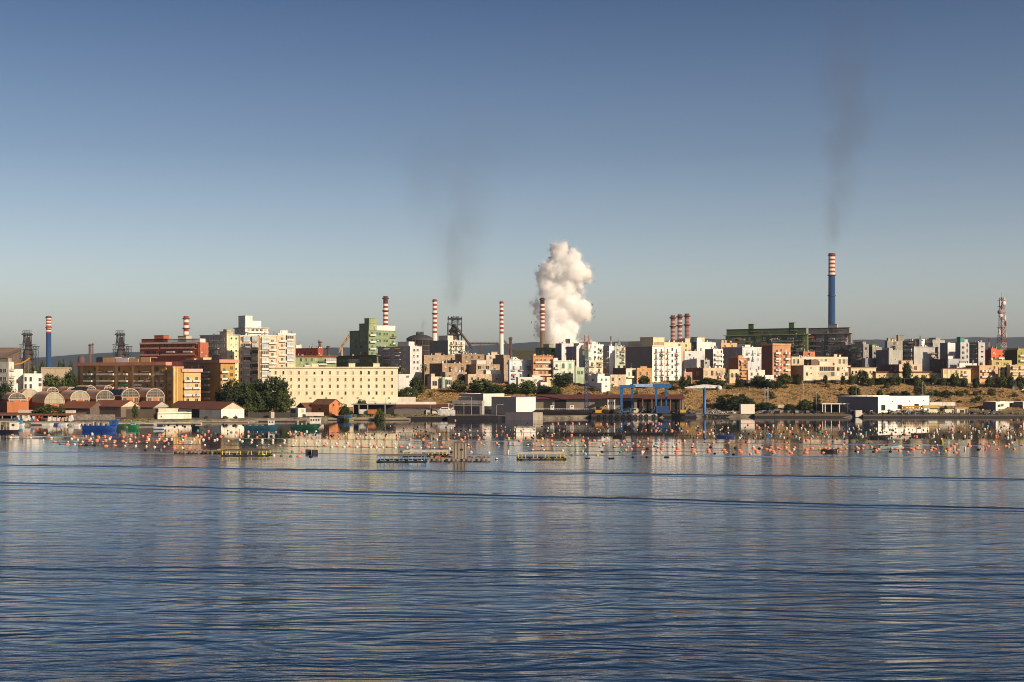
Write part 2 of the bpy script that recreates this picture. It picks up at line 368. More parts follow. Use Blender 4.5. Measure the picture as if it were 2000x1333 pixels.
def frame_of(A, B, C_, Y, r):
    r = radians(r); Bx = (B-1000)/F*Y; uA, uC = (A-1000)/F, (C_-1000)/F
    tl = lambda px: (Bx-(px-1000)/F*Y)/(sin(r)+(px-1000)/F*cos(r))
    tr = lambda px: ((px-1000)/F*Y-Bx)/(cos(r)-(px-1000)/F*sin(r))
    return r, Bx, tl, tr
def bld(name, label, A, B, C_, yt, Y, r, wall, cat='building', L=(), R=(), top=(), cor=None, group=None, ant=3, D=None,
        trim=None, roofc=(.32, .28, .24), stone=0, dirt=.42, lw=None, base=None, Wd=None, awn=None):
    """A, B, C_: picture columns of the far-left, nearest and far-right corners; yt: roof row at B; r: turn of the right face."""
    rr, Bx, tl, tr = frame_of(A, B, C_, Y, r)
    L1 = tl(A) if B-A > .6 else 0
    L2 = tr(C_) if C_-B > .6 else 0
    L1 = D if (D and L1 < 1) else (L1 or 14); L2 = Wd if (Wd and L2 < 1) else (L2 or 12)
    L1 = min(L1, 130); L2 = min(L2, 130)
    ex, ey = Vector((cos(rr), sin(rr), 0)), Vector((-sin(rr), cos(rr), 0)); o = Vector((Bx, Y, 0))
    zb = min(T(*(o+ex*a+ey*b).xy) for a in (0, L2) for b in (0, L1))-.6 if base is None else base
    zt = H-(yt-HY)/F*Y; h = zt-zb
    root = empty(name, (Bx, Y, zb), rr, label, cat, group)
    trim = trim or tuple(min(.8, c*1.12+.03) for c in wall)
    wm_ = plaster(wall, dirt, stone)
    body = MB(); w = .3; pr = min(.9, h*.2)
    body.box(0, 0, -1.5, L2, L1, h-pr)
    body.box(0, 0, h-pr, L2, w, h); body.box(0, L1-w, h-pr, L2, L1, h); body.box(0, w, h-pr, w, L1-w, h); body.box(L2-w, w, h-pr, L2, L1-w, h)
    if lw:                                            # left wall in another colour, mostly side shade painted into the plaster
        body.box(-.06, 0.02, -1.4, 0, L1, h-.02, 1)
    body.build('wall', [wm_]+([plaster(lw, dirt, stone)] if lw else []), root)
    rf = MB(); rf.box(w, w, h-pr, L2-w, L1-w, h-pr+.06); rf.build('roof', plaster(roofc), root)
    if cor:
        cc, over, th = cor; m = MB()
        m.box(-over, -over, h, L2+over, .5, h+th); m.box(-over, .5, h, .5, L1+over, h+th); m.box(L2-.5, .5, h, L2+over, L1+over, h+th); m.box(.5, L1-.5, h, L2-.5, L1+over, h+th)
        m.build('cornice', plaster(cc), root)
    def rng(c):
        if isinstance(c, tuple): a, b, n = c; return [a+(b-a)*i/max(1, n-1) for i in range(n)]
        return list(c)
    for side, spec in (('R', R), ('L', L)):
        for it in spec:
            st, cols, rows, w_, h_ = it[:5]; col = it[5] if len(it) > 5 else None
            for px in rng(cols):
                t = tr(px) if side == 'R' else tl(px)
                mx = L2 if side == 'R' else L1
                sc = Y/F
                fs = (cos(rr)-(px-1000)/F*sin(rr)) if side == 'R' else (sin(rr)+(px-1000)/F*cos(rr))
                kk = 1.22 if st in 'wg' and w_ < 7 else 1; ww = round(max(.3, kk*w_*sc/max(fs, .2))*5)/5; hh = round(kk*h_*sc*5)/5
                t = max(ww/2+.2, min(mx-ww/2-.2, t)) if mx > ww+.5 else mx/2
                yy = Y+t*(sin(rr) if side == 'R' else cos(rr))
                for py in rng(rows):
                    z = H-(py-HY)/F*Y-zb
                    loc, rz = ((t, 0, z), 0) if side == 'R' else ((0, t, z), -pi/2)
                    hb = (loc[0], loc[1], z-hh/2)
                    if st == 'w': link('window', win_mesh(ww, hh, col or trim, RB_.choice([None]*6+[(.42, .38, .3), (.09, .12, .09)]) if hh > 1 else None), root, hb, rz)
                    elif st == 'g':
                        gc = col or (.05, .14, .09); q = RB_.random()
                        gc = None if q < .22 else tuple(min(.7, x*2.6+.03) for x in gc) if q < .42 else gc
                        link('window', win_mesh(ww, hh-(.4 if RB_.random() < .15 else 0), trim, gc), root, hb, rz)
                    elif st == 'a': link('window', arch_mesh(ww, hh, col or trim), root, hb, rz)
                    elif st == 'd': link('door', win_mesh(ww, hh, trim, col or (.35, .3, .25)), root, hb, rz)
                    elif st in 'bB':
                        bw = max(1.6, round((ww+.6)*5)/5)
                        dw = round(max(.8, min(1.6, ww*.5))*5)/5
                        link('window', win_mesh(dw, 2.6, col or trim, RB_.choice([None, None, (.06, .12, .09), (.45, .4, .33)])), root, (loc[0], loc[1], z-1.4), rz)
                        link('balcony', balcony_mesh(bw, 1.5, trim, (.6, .6, .58) if st == 'B' else (.06, .06, .06), st == 'B'), root, (loc[0], loc[1], z-1.45), rz)
                        if RB_.random() < .2:
                            link('awning', awning_mesh(bw, RB_.randrange(4)), root, (loc[0], loc[1], z+1.1), rz)
                        if RB_.random() < .3:
                            p = Vector((loc[0], loc[1], z-.3))+(Vector((0, -1.6, 0)) if side == 'R' else Vector((-1.6, 0, 0)))
                            link('laundry', cloth_mesh(RB_.randrange(5)), root, p, rz)
                    elif st == 'e': link('enclosed_balcony', encl_mesh(ww, hh, 1.3, col or RB_.choice([(.68, .66, .6), (.6, .62, .6), (.66, .62, .52), (.5, .52, .5)]), RB_.choice([0, 0, 1, 2])), root, hb, rz)
                    elif st == 's':
                        m = MB()
                        if side == 'R': m.box(-.12, -.12, z-.15, L2+.12, 0, z+.15)
                        else: m.box(-.12, 0, z-.15, 0, L1, z+.15)
                        m.build('string_course', plaster(col or trim), root)
                    elif st == 'S':                     # continuous balcony slab with solid front
                        m = MB(); x0 = max(.3, t-ww/2); x1 = min(mx-.3, t+ww/2)
                        q = Matrix.Rotation(-pi/2, 4, 'Z') if side == 'L' else Matrix.Identity(4)
                        if side == 'L': x0, x1 = -x1, -x0
                        m.box(x0, -1.5, z-.15, x1, 0, z+.05, 0, q); m.box(x0, -1.5, z+.05, x1, -1.38, z+1.0, 1, q)
                        m.build('balcony', [plaster(trim), plaster(col or wall)], root)
                    elif st == 'p':                     # pilaster / wall strip
                        m = MB(); q = Matrix.Rotation(-pi/2, 4, 'Z') if side == 'L' else Matrix.Identity(4)
                        tt = -t if side == 'L' else t
                        m.box(tt-ww/2, -.25, -1.3, tt+ww/2, 0, h-.05, 0, q); m.build('pilaster', plaster(col or trim), root)
    for bx in top:
        x0, x1, yy = bx[:3]; dep = bx[3] if len(bx) > 3 else .35; cc = bx[4] if len(bx) > 4 else wall
        a, b = (tr(x0), tr(x1)) if C_-B > .6 and (x0 >= B-1) else (None, None)
        m = MB(); ydep = min(L1-.4, max(3, L1*dep+3))
        if a is None:                                   # stands over the left face
            y1, y0 = min(L1-.5, tl(x0)), max(.4, tl(x1)); m.box(.6, y0, h-pr, min(L2-.5, 5.6), y1, H-(yy-HY)/F*Y-zb)
            xc = (.6, 5); yc = (y0, y1)
        else:
            a = max(.4, a); b = min(L2-.4, b); y0 = .6 if len(bx) < 6 else bx[5]
            m.box(a, y0, h-pr, b, min(L1-.4, y0+max(3, b-a)), H-(yy-HY)/F*Y-zb); xc = (a, b); yc = (y0, y0+3)
        zz = H-(yy-HY)/F*Y-zb
        m.box(xc[0]-.25, yc[0]-.25, zz, xc[1]+.25, (min(L1-.4, y0+max(3, b-a)) if a is not None else y1)+.2, zz+.18)
        p = m.build('stair_house', plaster(cc, dirt), root)
    for i in range(int(ant*1.7)):
        x, y = RB_.uniform(.1, .9)*L2, RB_.uniform(.05, .7)*L1
        k = RB_.random()
        if k < .6: link('antenna', antenna_mesh(RB_.randrange(4)), root, (x, y, h-pr))
        elif k < .8: link('satellite_dish', dish_mesh(), root, (x, y*.3, h-pr+.2), RB_.uniform(-.5, .5))
        else: link('water_tank', tank_mesh(), root, (x, y, h-pr+.05))
    for i in range(min(4, ant)):
        link('chimney_pot', pot_mesh(RB_.randrange(4)), root, (RB_.uniform(.08, .92)*L2, RB_.uniform(.04, .6)*L1, h-pr+.03))
    if ant > 1 and L2 > 5:
        for i in range(ant):
            link('air_conditioner', ac_mesh(), root, (RB_.uniform(.1, .9)*L2, 0, RB_.uniform(.3, .85)*h))
    return root

def gable(name, label, A, B, C_, ye, yr, Y, r, wall, roofc, gcol=None, axis='depth', cat='building', over=.4, base=None, R=(), L=(), group=None, D=None):
    """pitched roof; axis 'depth': the gable end is the right face; 'front': the ridge runs along the right face"""
    rr, Bx, tl, tr = frame_of(A, B, C_, Y, r)
    L1 = tl(A) if B-A > .6 else (D or 12); L2 = tr(C_) if C_-B > .6 else (D or 12)
    ex, ey = Vector((cos(rr), sin(rr), 0)), Vector((-sin(rr), cos(rr), 0)); o = Vector((Bx, Y, 0))
    zb = min(T(*(o+ex*a+ey*b).xy) for a in (0, L2) for b in (0, L1))-.4 if base is None else base
    he, hr = H-(ye-HY)/F*Y-zb, H-(yr-HY)/F*Y-zb
    root = empty(name, (Bx, Y, zb), rr, label, cat, group)
    b = MB(); b.box(0, 0, -1.5, L2, L1, he)
    if axis == 'depth': b.prism([(0, he), (L2, he), (L2/2, hr)], 0.0, L1, 1)
    else:
        vs = [(0, 0, he), (0, L1, he), (0, L1/2, hr), (L2, 0, he), (L2, L1, he), (L2, L1/2, hr)]
        b.add(vs, [(0, 1, 2), (3, 5, 4), (0, 3, 4, 1), (1, 4, 5, 2), (0, 2, 5, 3)], 1)
    b.build('wall', [plaster(wall), plaster(gcol or wall)], root)
    m = MB(); th = .22
    def slope(p0, p1, p2, p3):
        up = Vector((0, 0, th)); v = [Vector(p) for p in (p0, p1, p2, p3)]
        m.add(v+[q+up for q in v], [(0, 1, 2, 3), (4, 7, 6, 5), (0, 4, 5, 1), (1, 5, 6, 2), (2, 6, 7, 3), (3, 7, 4, 0)])
    if axis == 'depth':
        k = (hr-he)/(L2/2); e = he-over*k+.02
        slope((-over, -over, e), (L2/2, -over, hr+.02), (L2/2, L1+over, hr+.02), (-over, L1+over, e))
        slope((L2+over, -over, e), (L2/2, -over, hr+.021), (L2/2, L1+over, hr+.021), (L2+over, L1+over, e))
    else:
        k = (hr-he)/(L1/2); e = he-over*k+.02
        slope((-over, -over, e), (-over, L1/2, hr+.02), (L2+over, L1/2, hr+.02), (L2+over, -over, e))
        slope((-over, L1+over, e), (-over, L1/2, hr+.021), (L2+over, L1/2, hr+.021), (L2+over, L1+over, e))
    m.build('roof', plaster(roofc, .45), root)
    for side, spec in (('R', R), ('L', L)):
        for st, cols, rows, w_, h_, *c in spec:
            for px in cols:
                t = tr(px) if side == 'R' else tl(px)
                for py in rows:
                    z = H-(py-HY)/F*Y-zb; ww = round(w_*Y/F*5)/5; hh = round(h_*Y/F*5)/5
                    loc, rz = ((t, 0, z-hh/2), 0) if side == 'R' else ((0, t, z-hh/2), -pi/2)
                    link('window' if st == 'w' else 'door', win_mesh(ww, hh, tuple(min(.8, x*1.1) for x in wall), c[0] if c else None), root, loc, rz)
    return root

def vault(label, A, B, C_, ye, yr, Y, r, wall, roofc, panel, framec, Llen, group, brick=(.42, .16, .07)):
    """barrel-roofed warehouse bay: glazed lunette over brick end wall"""
    rr, Bx, tl, tr = frame_of(A, B, C_, Y, r); L2 = tr(C_); L1 = Llen
    zb = T(Bx, Y)-.4; he, hr = H-(ye-HY)/F*Y-zb, H-(yr-HY)/F*Y-zb
    root = empty('barrel_roofed_warehouse', (Bx, Y, zb), rr, label, 'warehouse', group)
    b = MB(); b.box(0, 0, -1, L2, L1, he); b.build('wall', plaster(brick, .3, .15), root)
    n = 14; arc = [(L2/2+L2/2*cos(pi*i/n), he+(hr-he)*sin(pi*i/n)) for i in range(n+1)]
    m = MB(); arc2 = [(L2/2+(L2/2+.25)*cos(pi*i/n), he+.02+(hr-he+.25)*sin(pi*i/n)) for i in range(n+1)]
    for (p, q), (p2, q2) in zip(zip(arc, arc[1:]), zip(arc2, arc2[1:])):
        m.add([(p[0], .12, p[1]), (q[0], .12, q[1]), (q2[0], .12, q2[1]), (p2[0], .12, p2[1]), (p[0], L1, p[1]), (q[0], L1, q[1]), (q2[0], L1, q2[1]), (p2[0], L1, p2[1])],
              [(0, 1, 2, 3), (4, 7, 6, 5), (3, 2, 6, 7), (0, 4, 5, 1)])
    m.build('roof', plaster(roofc, .3), root)
    g = MB(); g.prism(arc, .3, .4, 0); g.build('lunette', [glass() if panel is None else plaster(panel)], root)
    fr = MB()
    for (p, q) in zip(arc, arc[1:]): fr.bar((p[0], .1, p[1]), (q[0], .1, q[1]), .2)
    fr.bar((0, .1, he), (L2, .1, he), .2)
    for k in (.25, .5-.13, .5+.13, .75): x = L2*k; fr.bar((x, .2, he), (x, .2, he+(hr-he)*sqrt(max(0, 1-(2*k-1)**2))), .09)
    for k in (.35, .7): hw = L2/2*sqrt(1-k*k); z = he+(hr-he)*k; fr.bar((L2/2-hw, .22, z), (L2/2+hw, .22, z), .09)
    for x in (.15, L2*.34, L2*.66, L2-.15): fr.bar((x, -.02, -1), (x, -.02, he), .22)
    fr.build('window_frame', plaster(framec, .2), root)
    for k in (.17, .83): link('window', win_mesh(round(L2*.2*5)/5, round(min(he*.6, 2.4)*5)/5, framec, None), root, (L2*k, -.02, max(.3, he-2.9)))
    return root

# ---------------------------------------------------------------- vegetation
def crown_mesh(seed, ncl, nq, size, flat=0, openn=.0):
    r = random.Random(seed); m = MB()
    for c in range(ncl):
        while True:
            p = Vector((r.uniform(-1, 1), r.uniform(-1, 1), r.uniform(-1, 1)))
            if p.length < 1 and p.length > .35: break
        p *= .86; cr = r.uniform(.16, .34)
        if flat: p.z = p.z*.6
        for q in range(nq):
            d = Vector((r.gauss(0, 1), r.gauss(0, 1), r.gauss(0, 1))).normalized()
            c0 = p+d*cr*r.uniform(.55, 1.05)
            nrm = (d+Vector((r.uniform(-.6, .6), r.uniform(-.6, .6), r.uniform(-.2, .8)))).normalized()
            a = nrm.orthogonal().normalized(); b_ = nrm.cross(a); an = r.uniform(0, 6.3); a, b_ = a*cos(an)+b_*sin(an), b_*cos(an)-a*sin(an)
            s = size*r.uniform(.6, 1.3)
            m.add([c0-a*s, c0+b_*s*.55, c0+a*s, c0-b_*s*.55], [(0, 1, 2, 3)])
    return m
LEAFS = {'dark': leafmat((.018, .030, .010), (.05, .065, .018)), 'mid': leafmat((.03, .05, .012), (.085, .10, .028)),
         'olive': leafmat((.05, .058, .022), (.12, .12, .045)), 'dry': leafmat((.10, .07, .03), (.22, .15, .06))}
def CM(kind, i):
    def f():
        spec = {'tree': (110, 26, .085), 'bush': (55, 22, .11)}[kind.split('_')[0]]
        m = crown_mesh(i*13+5, *spec)
        return m.mesh('crown', LEAFS[kind.split('_')[1]])
    return cached(('crown', kind, i), f)
RT = random.Random(5)
def tree(label, px, yt, w, Y, leaf='dark', name='tree', trunk=.3, group=None, zb=None, cat='tree', yb=None):
    x = (px-1000)/F*Y; z0 = T(x, Y)-.2 if zb is None else zb
    zt = H-(yt-HY)/F*Y; h = max(1.5, zt-z0); wd = w*Y/F/2
    rt = empty(name, (x, Y, z0), RT.uniform(0, 6), label, cat, group)
    tb = h*trunk; cz = (h+tb*.8)/2; ch = (h-tb*.8)/2
    m = MB(); m.bar((0, 0, -.5), (0, 0, cz), .035*h, 0, 7, .02*h)
    for k in range(5):
        a = k*1.26+RT.random(); m.bar((0, 0, tb*.7+k*.05*h), (wd*.6*cos(a), wd*.6*sin(a), cz+ch*RT.uniform(-.2, .5)), .016*h, 0, 5, .006*h)
    m.build('trunk', paint((.09, .065, .045)), rt)
    c = link('crown', CM('tree_'+leaf, RT.randrange(4)), rt, (0, 0, cz)); c.scale = (wd, wd, ch)
    return rt
def bush(label, px, yt, w, Y, leaf='mid', group='shrubs on the bank', name='shrub', zb=None, cat='shrub'):
    x = (px-1000)/F*Y; z0 = T(x, Y) if zb is None else zb; h = max(.9, H-(yt-HY)/F*Y-z0); wd = w*Y/F/2
    o = link(name, CM('bush_'+leaf, RT.randrange(3)), None, (x, Y, z0+h*.42), RT.uniform(0, 6)); o.scale = (wd, wd, h*.62)
    return tag(o, label, cat, group)
def palm(label, px, yt, Y, w=14):
    x = (px-1000)/F*Y; z0 = T(x, Y)-.2; h = H-(yt-HY)/F*Y-z0
    rt = empty('palm_tree', (x, Y, z0), 0, label, 'palm tree', 'palm trees')
    m = MB(); m.bar((0, 0, -.3), (.15, 0, h-1.6), .32, 0, 8, .24); m.build('trunk', paint((.13, .09, .06)), rt)
    c = MB(); r = random.Random(int(px)); rad = w*Y/F/2
    for k in range(26):
        a = k*2.4; up = r.uniform(-.5, 1.3); ln = rad*r.uniform(.85, 1.15); pts = []
        for i in range(5): t = i/4; pts.append(Vector((cos(a)*ln*t, sin(a)*ln*t, h-1.5+up*ln*t-1.25*ln*t*t)))
        sd_ = Vector((-sin(a), cos(a), 0))
        for i in range(4):
            wv = .55*(1-i*.2); wn = .55*(1-(i+1)*.2); dz = Vector((0, 0, -.25))
            c.add([pts[i]-sd_*wv+dz, pts[i], pts[i+1], pts[i+1]-sd_*wn+dz], [(0, 1, 2, 3)]); c.add([pts[i]+sd_*wv+dz, pts[i], pts[i+1], pts[i+1]+sd_*wn+dz], [(3, 2, 1, 0)])
    link('crown', c.mesh('crown', LEAFS['olive']), rt)
    return rt
def slab(name, label, px0, px1, y0, y1, Y, dep, col, cat, rz=0, stone=0, group=None, dirt=.35):
    """free-standing wall or low block seen face on"""
    a, b = P(px0, y1, Y), P(px1, y0, Y); o = a.copy()
    m = MB(); m.box(0, 0, 0, b.x-a.x, dep, b.z-a.z); 
    return tag(m.build(name, plaster(col, dirt, stone), None, a, rz), label, cat, group)
# ================================================================ CITY
# ---- left shore: apartments behind the barrel-roofed warehouses
PINK = (.50, .25, .19); OCH = (.43, .26, .085); OCHL = (.66, .44, .20); PINKP = (.62, .40, .32)
bld('apartment_block', 'white apartment block with stacked concrete balconies cut by the left photo edge', -60, 17, 27, 707, 735, 62, (.62, .60, .54), 'apartment block',
    L=[('w', [2, 9], (724, 757, 3), 5, 6)], R=[('b', [22], (719, 747, 3), 7, 6)], top=[(-8, 14, 700, .3, (.3, .27, .2))], ant=1)
bld('white_house', 'low white house with a grey cap and two dark windows, left of the hillside trees', 24, 25, 45, 721, 745, 20, (.72, .70, .66), 'house', R=[('w', [34], [745], 3, 6)], D=12, ant=0, trim=(.4, .38, .34))
bld('white_house', 'wide low white house with tiny square windows beside the hillside trees', 45, 46, 82, 730, 742, 18, (.74, .72, .68), 'house', R=[('w', [50, 60], [741, 755], 3.4, 7, (.7, .68, .64)), ('w', [79], [742, 752], 5, 5)], D=13, ant=1)
bld('flat_roofed_hall', 'low beige flat-roofed hall beyond the trees left of the ochre block', 80, 82, 141, 718, 900, 12, (.42, .34, .25), 'hall', R=[('w', (92, 132, 5), [724], 3, 3)], ant=0)
bld('apartment_block', 'long ochre apartment block with pink cornice above the barrel-roofed warehouses', 152, 324, 326, 714, 752, 57, OCH, 'apartment block',
    L=[('B', [174, 208, 243], [728, 741.5, 755], 15, 8), ('B', [197, 219], [728, 741.5, 755], 9, 8), ('B', [272, 288], [728, 741.5, 755], 14, 8), ('w', [186, 232, 258, 302, 307], (721, 750, 3), 5, 7), ('B', [315], [728, 741.5, 755], 12, 8), ('p', [160, 190, 228, 260, 299], [0], 5, 1, OCHL)],
    cor=(PINK, 1.9, 1.9), top=[(200, 224, 698, .2, OCHL), (226, 250, 699, .2, WHITE), (252, 270, 701, .2, OCHL), (274, 293, 698, .2, OCHL)], ant=5, dirt=.3)
bld('apartment_tower', 'ochre stair tower with a column of small dark windows right of the long ochre block', 326, 338, 358, 719, 742, 40, OCH, 'apartment block',
    L=[('w', [331], (727, 780, 5), 5, 5)], R=[('p', [340.5], [0], 2.2, 1, OCHL), ('p', [346], [0], 1.5, 1, OCHL)], ant=1, cor=(PINK, .3, .8))
bld('apartment_block', 'sunlit cream bay of the ochre estate with pink panels and white balconies', 356, 359, 392, 727, 746, 22, OCHL, 'apartment block',
    R=[('B', [367, 384], (741, 783, 4), 13, 8)], cor=(PINKP, 1.0, 1.8), ant=2, trim=(.7, .66, .6))
bld('apartment_block', 'ochre block with pink cornice and dark glazed balconies left of the pine trees', 392, 431, 459, 709, 762, 42, OCH, 'apartment block',
    L=[('B', [402], (724, 776, 5), 16, 8), ('w', [397], (718, 770, 5), 4, 6)], R=[('B', [438], (724, 776, 5), 12, 8), ('w', [452], (719, 771, 5), 4, 5)], cor=(PINK, 1.8, 1.9),
    top=[(400, 425, 703, .3, OCHL), (434, 450, 704, .3, PINKP)], ant=4)
bld('apartment_block', 'pink-corniced ochre block set back behind the sunlit cream bay', 358, 392, 432, 708, 800, 50, (.40, .22, .1), 'apartment block', L=[('w', [366, 376, 386], [716, 727], 4, 6)],
    R=[('b', [402, 420], [718, 731], 8, 6)], cor=(PINK, 1.2, 1.5), top=[(362, 378, 701, .3, OCHL), (398, 414, 699, .3, OCHL)], ant=3)
bld('apartment_block', 'rust-red apartment block with long brown balconies behind the ochre roofs', 273, 391, 407, 669, 830, 60, (.42, .13, .075), 'apartment block',
    L=[('S', [295], [681, 694], 38, 8, (.50, .27, .19)), ('S', [350], [681, 694], 68, 8, (.50, .27, .19)), ('w', (278, 384, 10), (677, 689, 2), 6, 7), ('B', [335, 368], [684], 14, 7), ('S', [330], [671], 112, 8, (.5, .46, .42))],
    top=[(275, 325, 661, .5, (.26, .07, .045)), (300, 318, 654, .2, (.33, .1, .06)), (326, 389, 662, .45, (.62, .58, .55)), (346, 362, 656, .2, (.42, .38, .3))], ant=7)
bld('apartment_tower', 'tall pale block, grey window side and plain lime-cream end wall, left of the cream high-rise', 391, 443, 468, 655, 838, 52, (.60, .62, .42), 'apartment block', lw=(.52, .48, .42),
    L=[('w', [400, 412, 422, 435], [663], 7, 5), ('w', [411, 435], (675, 735, 6), 7, 5), ('b', [423], (676, 736, 6), 10, 6), ('s', [0], [669], 1, 1)], R=[('w', [452, 461], (661, 733, 7), 2.2, 3), ('s', [0], (683, 730, 4), 1, 1)],
    top=[(428, 442, 648, .3, (.4, .36, .25)), (444, 452, 644, .3, (.45, .4, .28))], ant=6, cor=((.5, .48, .4), .3, .5))
CT = (.66, .50, .36)
bld('apartment_tower', 'cream high-rise with two stacks of glazed balconies, left wing of three', 466, 468, 506, 655, 820, 28, CT, 'apartment block', trim=(.68, .64, .58),
    R=[('e', [481], (662, 742, 7), 13, 10), ('e', [497], (662, 742, 7), 12, 10, (.36, .33, .30)), ('w', [471, 489], (662, 742, 7), 2, 6)], D=26, ant=3)
bld('apartment_tower', 'cream high-rise with crowded white and brown glazed balconies, middle wing of three', 505, 507, 544, 656, 806, 28, CT, 'apartment block', trim=(.7, .66, .6),
    R=[('e', [517], (664, 744, 7), 14, 10), ('B', [532], (667, 747, 7), 13, 8), ('p', [542], [0], 3, 1, (.68, .45, .33))], D=26, ant=3, cor=((.66, .62, .55), .5, .4))
bld('apartment_tower', 'cream high-rise wing with blue-grey glazed balconies beside the red building', 541, 543, 577, 654, 822, 28, CT, 'apartment block', trim=(.72, .7, .64),
    R=[('B', [551], (663, 744, 7), 13, 8), ('e', [566], (660, 741, 7), 13, 10), ('p', [575], [0], 3, 1, (.66, .42, .32))], top=[(548, 562, 646, .2, WHITE)], D=26, ant=3, cor=((.72, .7, .66), .3, .8))
bld('roof_block', 'stepped white rooftop block crowning the cream high-rise', 458, 479, 523, 641, 858, 40, (.70, .67, .62), 'rooftop block',
    L=[('w', [465, 473], [647], 3, 4)], R=[('S', [500], [650], 44, 8, (.66, .63, .58)), ('w', (486, 518, 5), [645], 5, 4)],
    top=[(464, 478, 617, .3, (.66, .64, .6)), (480, 489, 619, .3, (.7, .68, .64)), (490, 511, 627, .3, (.74, .72, .68))], ant=8, cor=((.5, .46, .42), .8, .5))
# ---- the long cream barracks
bld('barracks', 'long four-storey cream barracks with rows of shuttered windows by the dark trees', 526.5, 529, 776, 719.5, 722, 4.0, (.76, .66, .48), 'barracks',
    R=[('g', (538.5, 766, 16), [728.3], 3.2, 5.2, (.14, .12, .085)), ('g', (538.5, 766, 16), [741.5], 3.2, 5.2, (.14, .12, .085)), ('g', (538.5, 766, 16), [754.8], 3.2, 5.2, (.11, .10, .075)), ('g', (538.5, 766, 16), [768.3], 3.2, 5.2, (.17, .12, .07)),
       ('s', [0], [747.5, 762, 734.5, 760], 1, 1), ('w', (545, 760, 8), [778], 3.4, 1.6)],
    cor=((.72, .58, .38), .55, .75), top=[(561, 574, 711), (609, 621, 711), (681, 693, 710), (729, 741, 710)], ant=0, dirt=.22, D=20)
bld('apartment_block', 'low green apartment house with a dark red roof edge behind the cream barracks', 574, 577, 657, 697, 860, 16, (.27, .33, .17), 'apartment block',
    R=[('e', [647], [705], 20, 8, (.7, .68, .64)), ('w', [588, 598, 609, 617], [703], 3, 5), ('B', [630], [709], 14, 6), ('B', [600], [712], 10, 5), ('d', [636], [705], 7, 6, (.3, .08, .05))], cor=((.2, .07, .05), 1.0, .8), ant=5)
bld('apartment_block', 'dark green shaded apartment house between the barracks and the grey block', 655, 736, 739, 696, 850, 36, (.13, .17, .09), 'apartment block',  # neighbour's green made darker: the side shade is put into this wall colour
    L=[('w', [664, 672, 680, 712, 724], [704], 4, 4), ('e', [694], [704], 18, 7, (.42, .42, .44))], cor=((.18, .06, .045), 1.0, .8), ant=3)
bld('factory_hall', 'brick-red windowless hall right of the cream high-rise', 576, 621, 631, 680, 930, 56, (.33, .075, .045), 'hall', L=[('w', [586, 597, 609], [689], 2, 2)], ant=3)
bld('white_house', 'small white rooftop house just right of the cream high-rise', 575, 578, 589, 674, 980, 20, WHITE, 'house', ant=2)
GG = (.22, .28, .165)
bld('apartment_tower', 'tall green apartment tower with sunlit right face under the striped chimney', 683, 720, 774, 646, 880, 38, GG, 'apartment block',
    L=[('w', [688, 696, 705, 713], (652, 690, 4), 3, 3.5)], R=[('B', [727], (652, 692, 4), 10, 8), ('w', [737, 742], (652, 692, 4), 3, 4, (.05, .3, .25)), ('w', [751, 756], (652, 692, 4), 3, 4), ('b', [767], (655, 695, 4), 10, 8), ('s', [0], (659, 686, 3), 1, 1)],
    top=[(700, 719, 632, .5), (722, 737, 622, .3, (.26, .33, .17)), (731, 773, 636, .4, (.70, .68, .62))], ant=6, cor=((.28, .26, .16), .4, .3))
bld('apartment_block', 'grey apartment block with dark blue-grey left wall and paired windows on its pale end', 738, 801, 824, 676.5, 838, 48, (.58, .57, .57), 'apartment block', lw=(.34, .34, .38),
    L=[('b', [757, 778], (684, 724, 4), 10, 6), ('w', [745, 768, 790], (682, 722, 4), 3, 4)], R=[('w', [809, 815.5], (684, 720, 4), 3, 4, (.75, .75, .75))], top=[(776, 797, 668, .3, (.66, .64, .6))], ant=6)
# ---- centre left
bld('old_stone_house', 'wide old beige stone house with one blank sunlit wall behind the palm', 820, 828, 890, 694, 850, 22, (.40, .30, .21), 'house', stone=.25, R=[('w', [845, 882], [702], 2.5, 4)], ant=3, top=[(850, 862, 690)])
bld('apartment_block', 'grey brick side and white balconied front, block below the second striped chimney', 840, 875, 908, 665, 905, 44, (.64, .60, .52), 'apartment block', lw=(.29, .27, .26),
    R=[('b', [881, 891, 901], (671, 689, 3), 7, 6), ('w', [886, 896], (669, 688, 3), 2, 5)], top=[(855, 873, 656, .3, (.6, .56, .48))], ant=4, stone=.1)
bld('old_stone_house', 'brown stone house with a dark left end wall below the furnace conveyor', 889, 902, 946, 692, 842, 34, (.30, .21, .14), 'house', stone=.3, R=[('w', [911, 922, 935], [698], 3, 4)], ant=4)
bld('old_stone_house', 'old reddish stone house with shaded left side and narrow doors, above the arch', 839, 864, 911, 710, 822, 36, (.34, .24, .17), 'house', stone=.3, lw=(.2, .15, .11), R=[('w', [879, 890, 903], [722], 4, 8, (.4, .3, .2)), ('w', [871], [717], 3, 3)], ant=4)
bld('old_stone_house', 'ruined stone house with rough pale walls in the middle of the old quarter', 908, 930, 976, 712, 826, 32, (.42, .32, .23), 'house', stone=.35, R=[('w', [936, 952], [718], 5, 5), ('w', [966], [722], 3, 5)], ant=3, top=[(932, 950, 704, .3, (.6, .55, .48))])
bld('old_stone_house', 'low stone house with a large dark arched opening', 860, 870, 912, 727, 808, 24, (.40, .30, .21), 'house', stone=.3, R=[('a', [900], [737], 16, 15), ('w', [878], [735], 3, 4)], ant=1)
bld('old_stone_house', 'long low beige stone house with a whitewashed upper room', 908, 914, 985, 731, 805, 16, (.52, .42, .31), 'house', stone=.25, R=[('w', [922, 934], [740], 3, 4), ('d', [945], [741], 3, 6), ('w', [960, 970], [740], 3, 3)], top=[(950, 979, 724, .4, (.74, .72, .66))], ant=1)
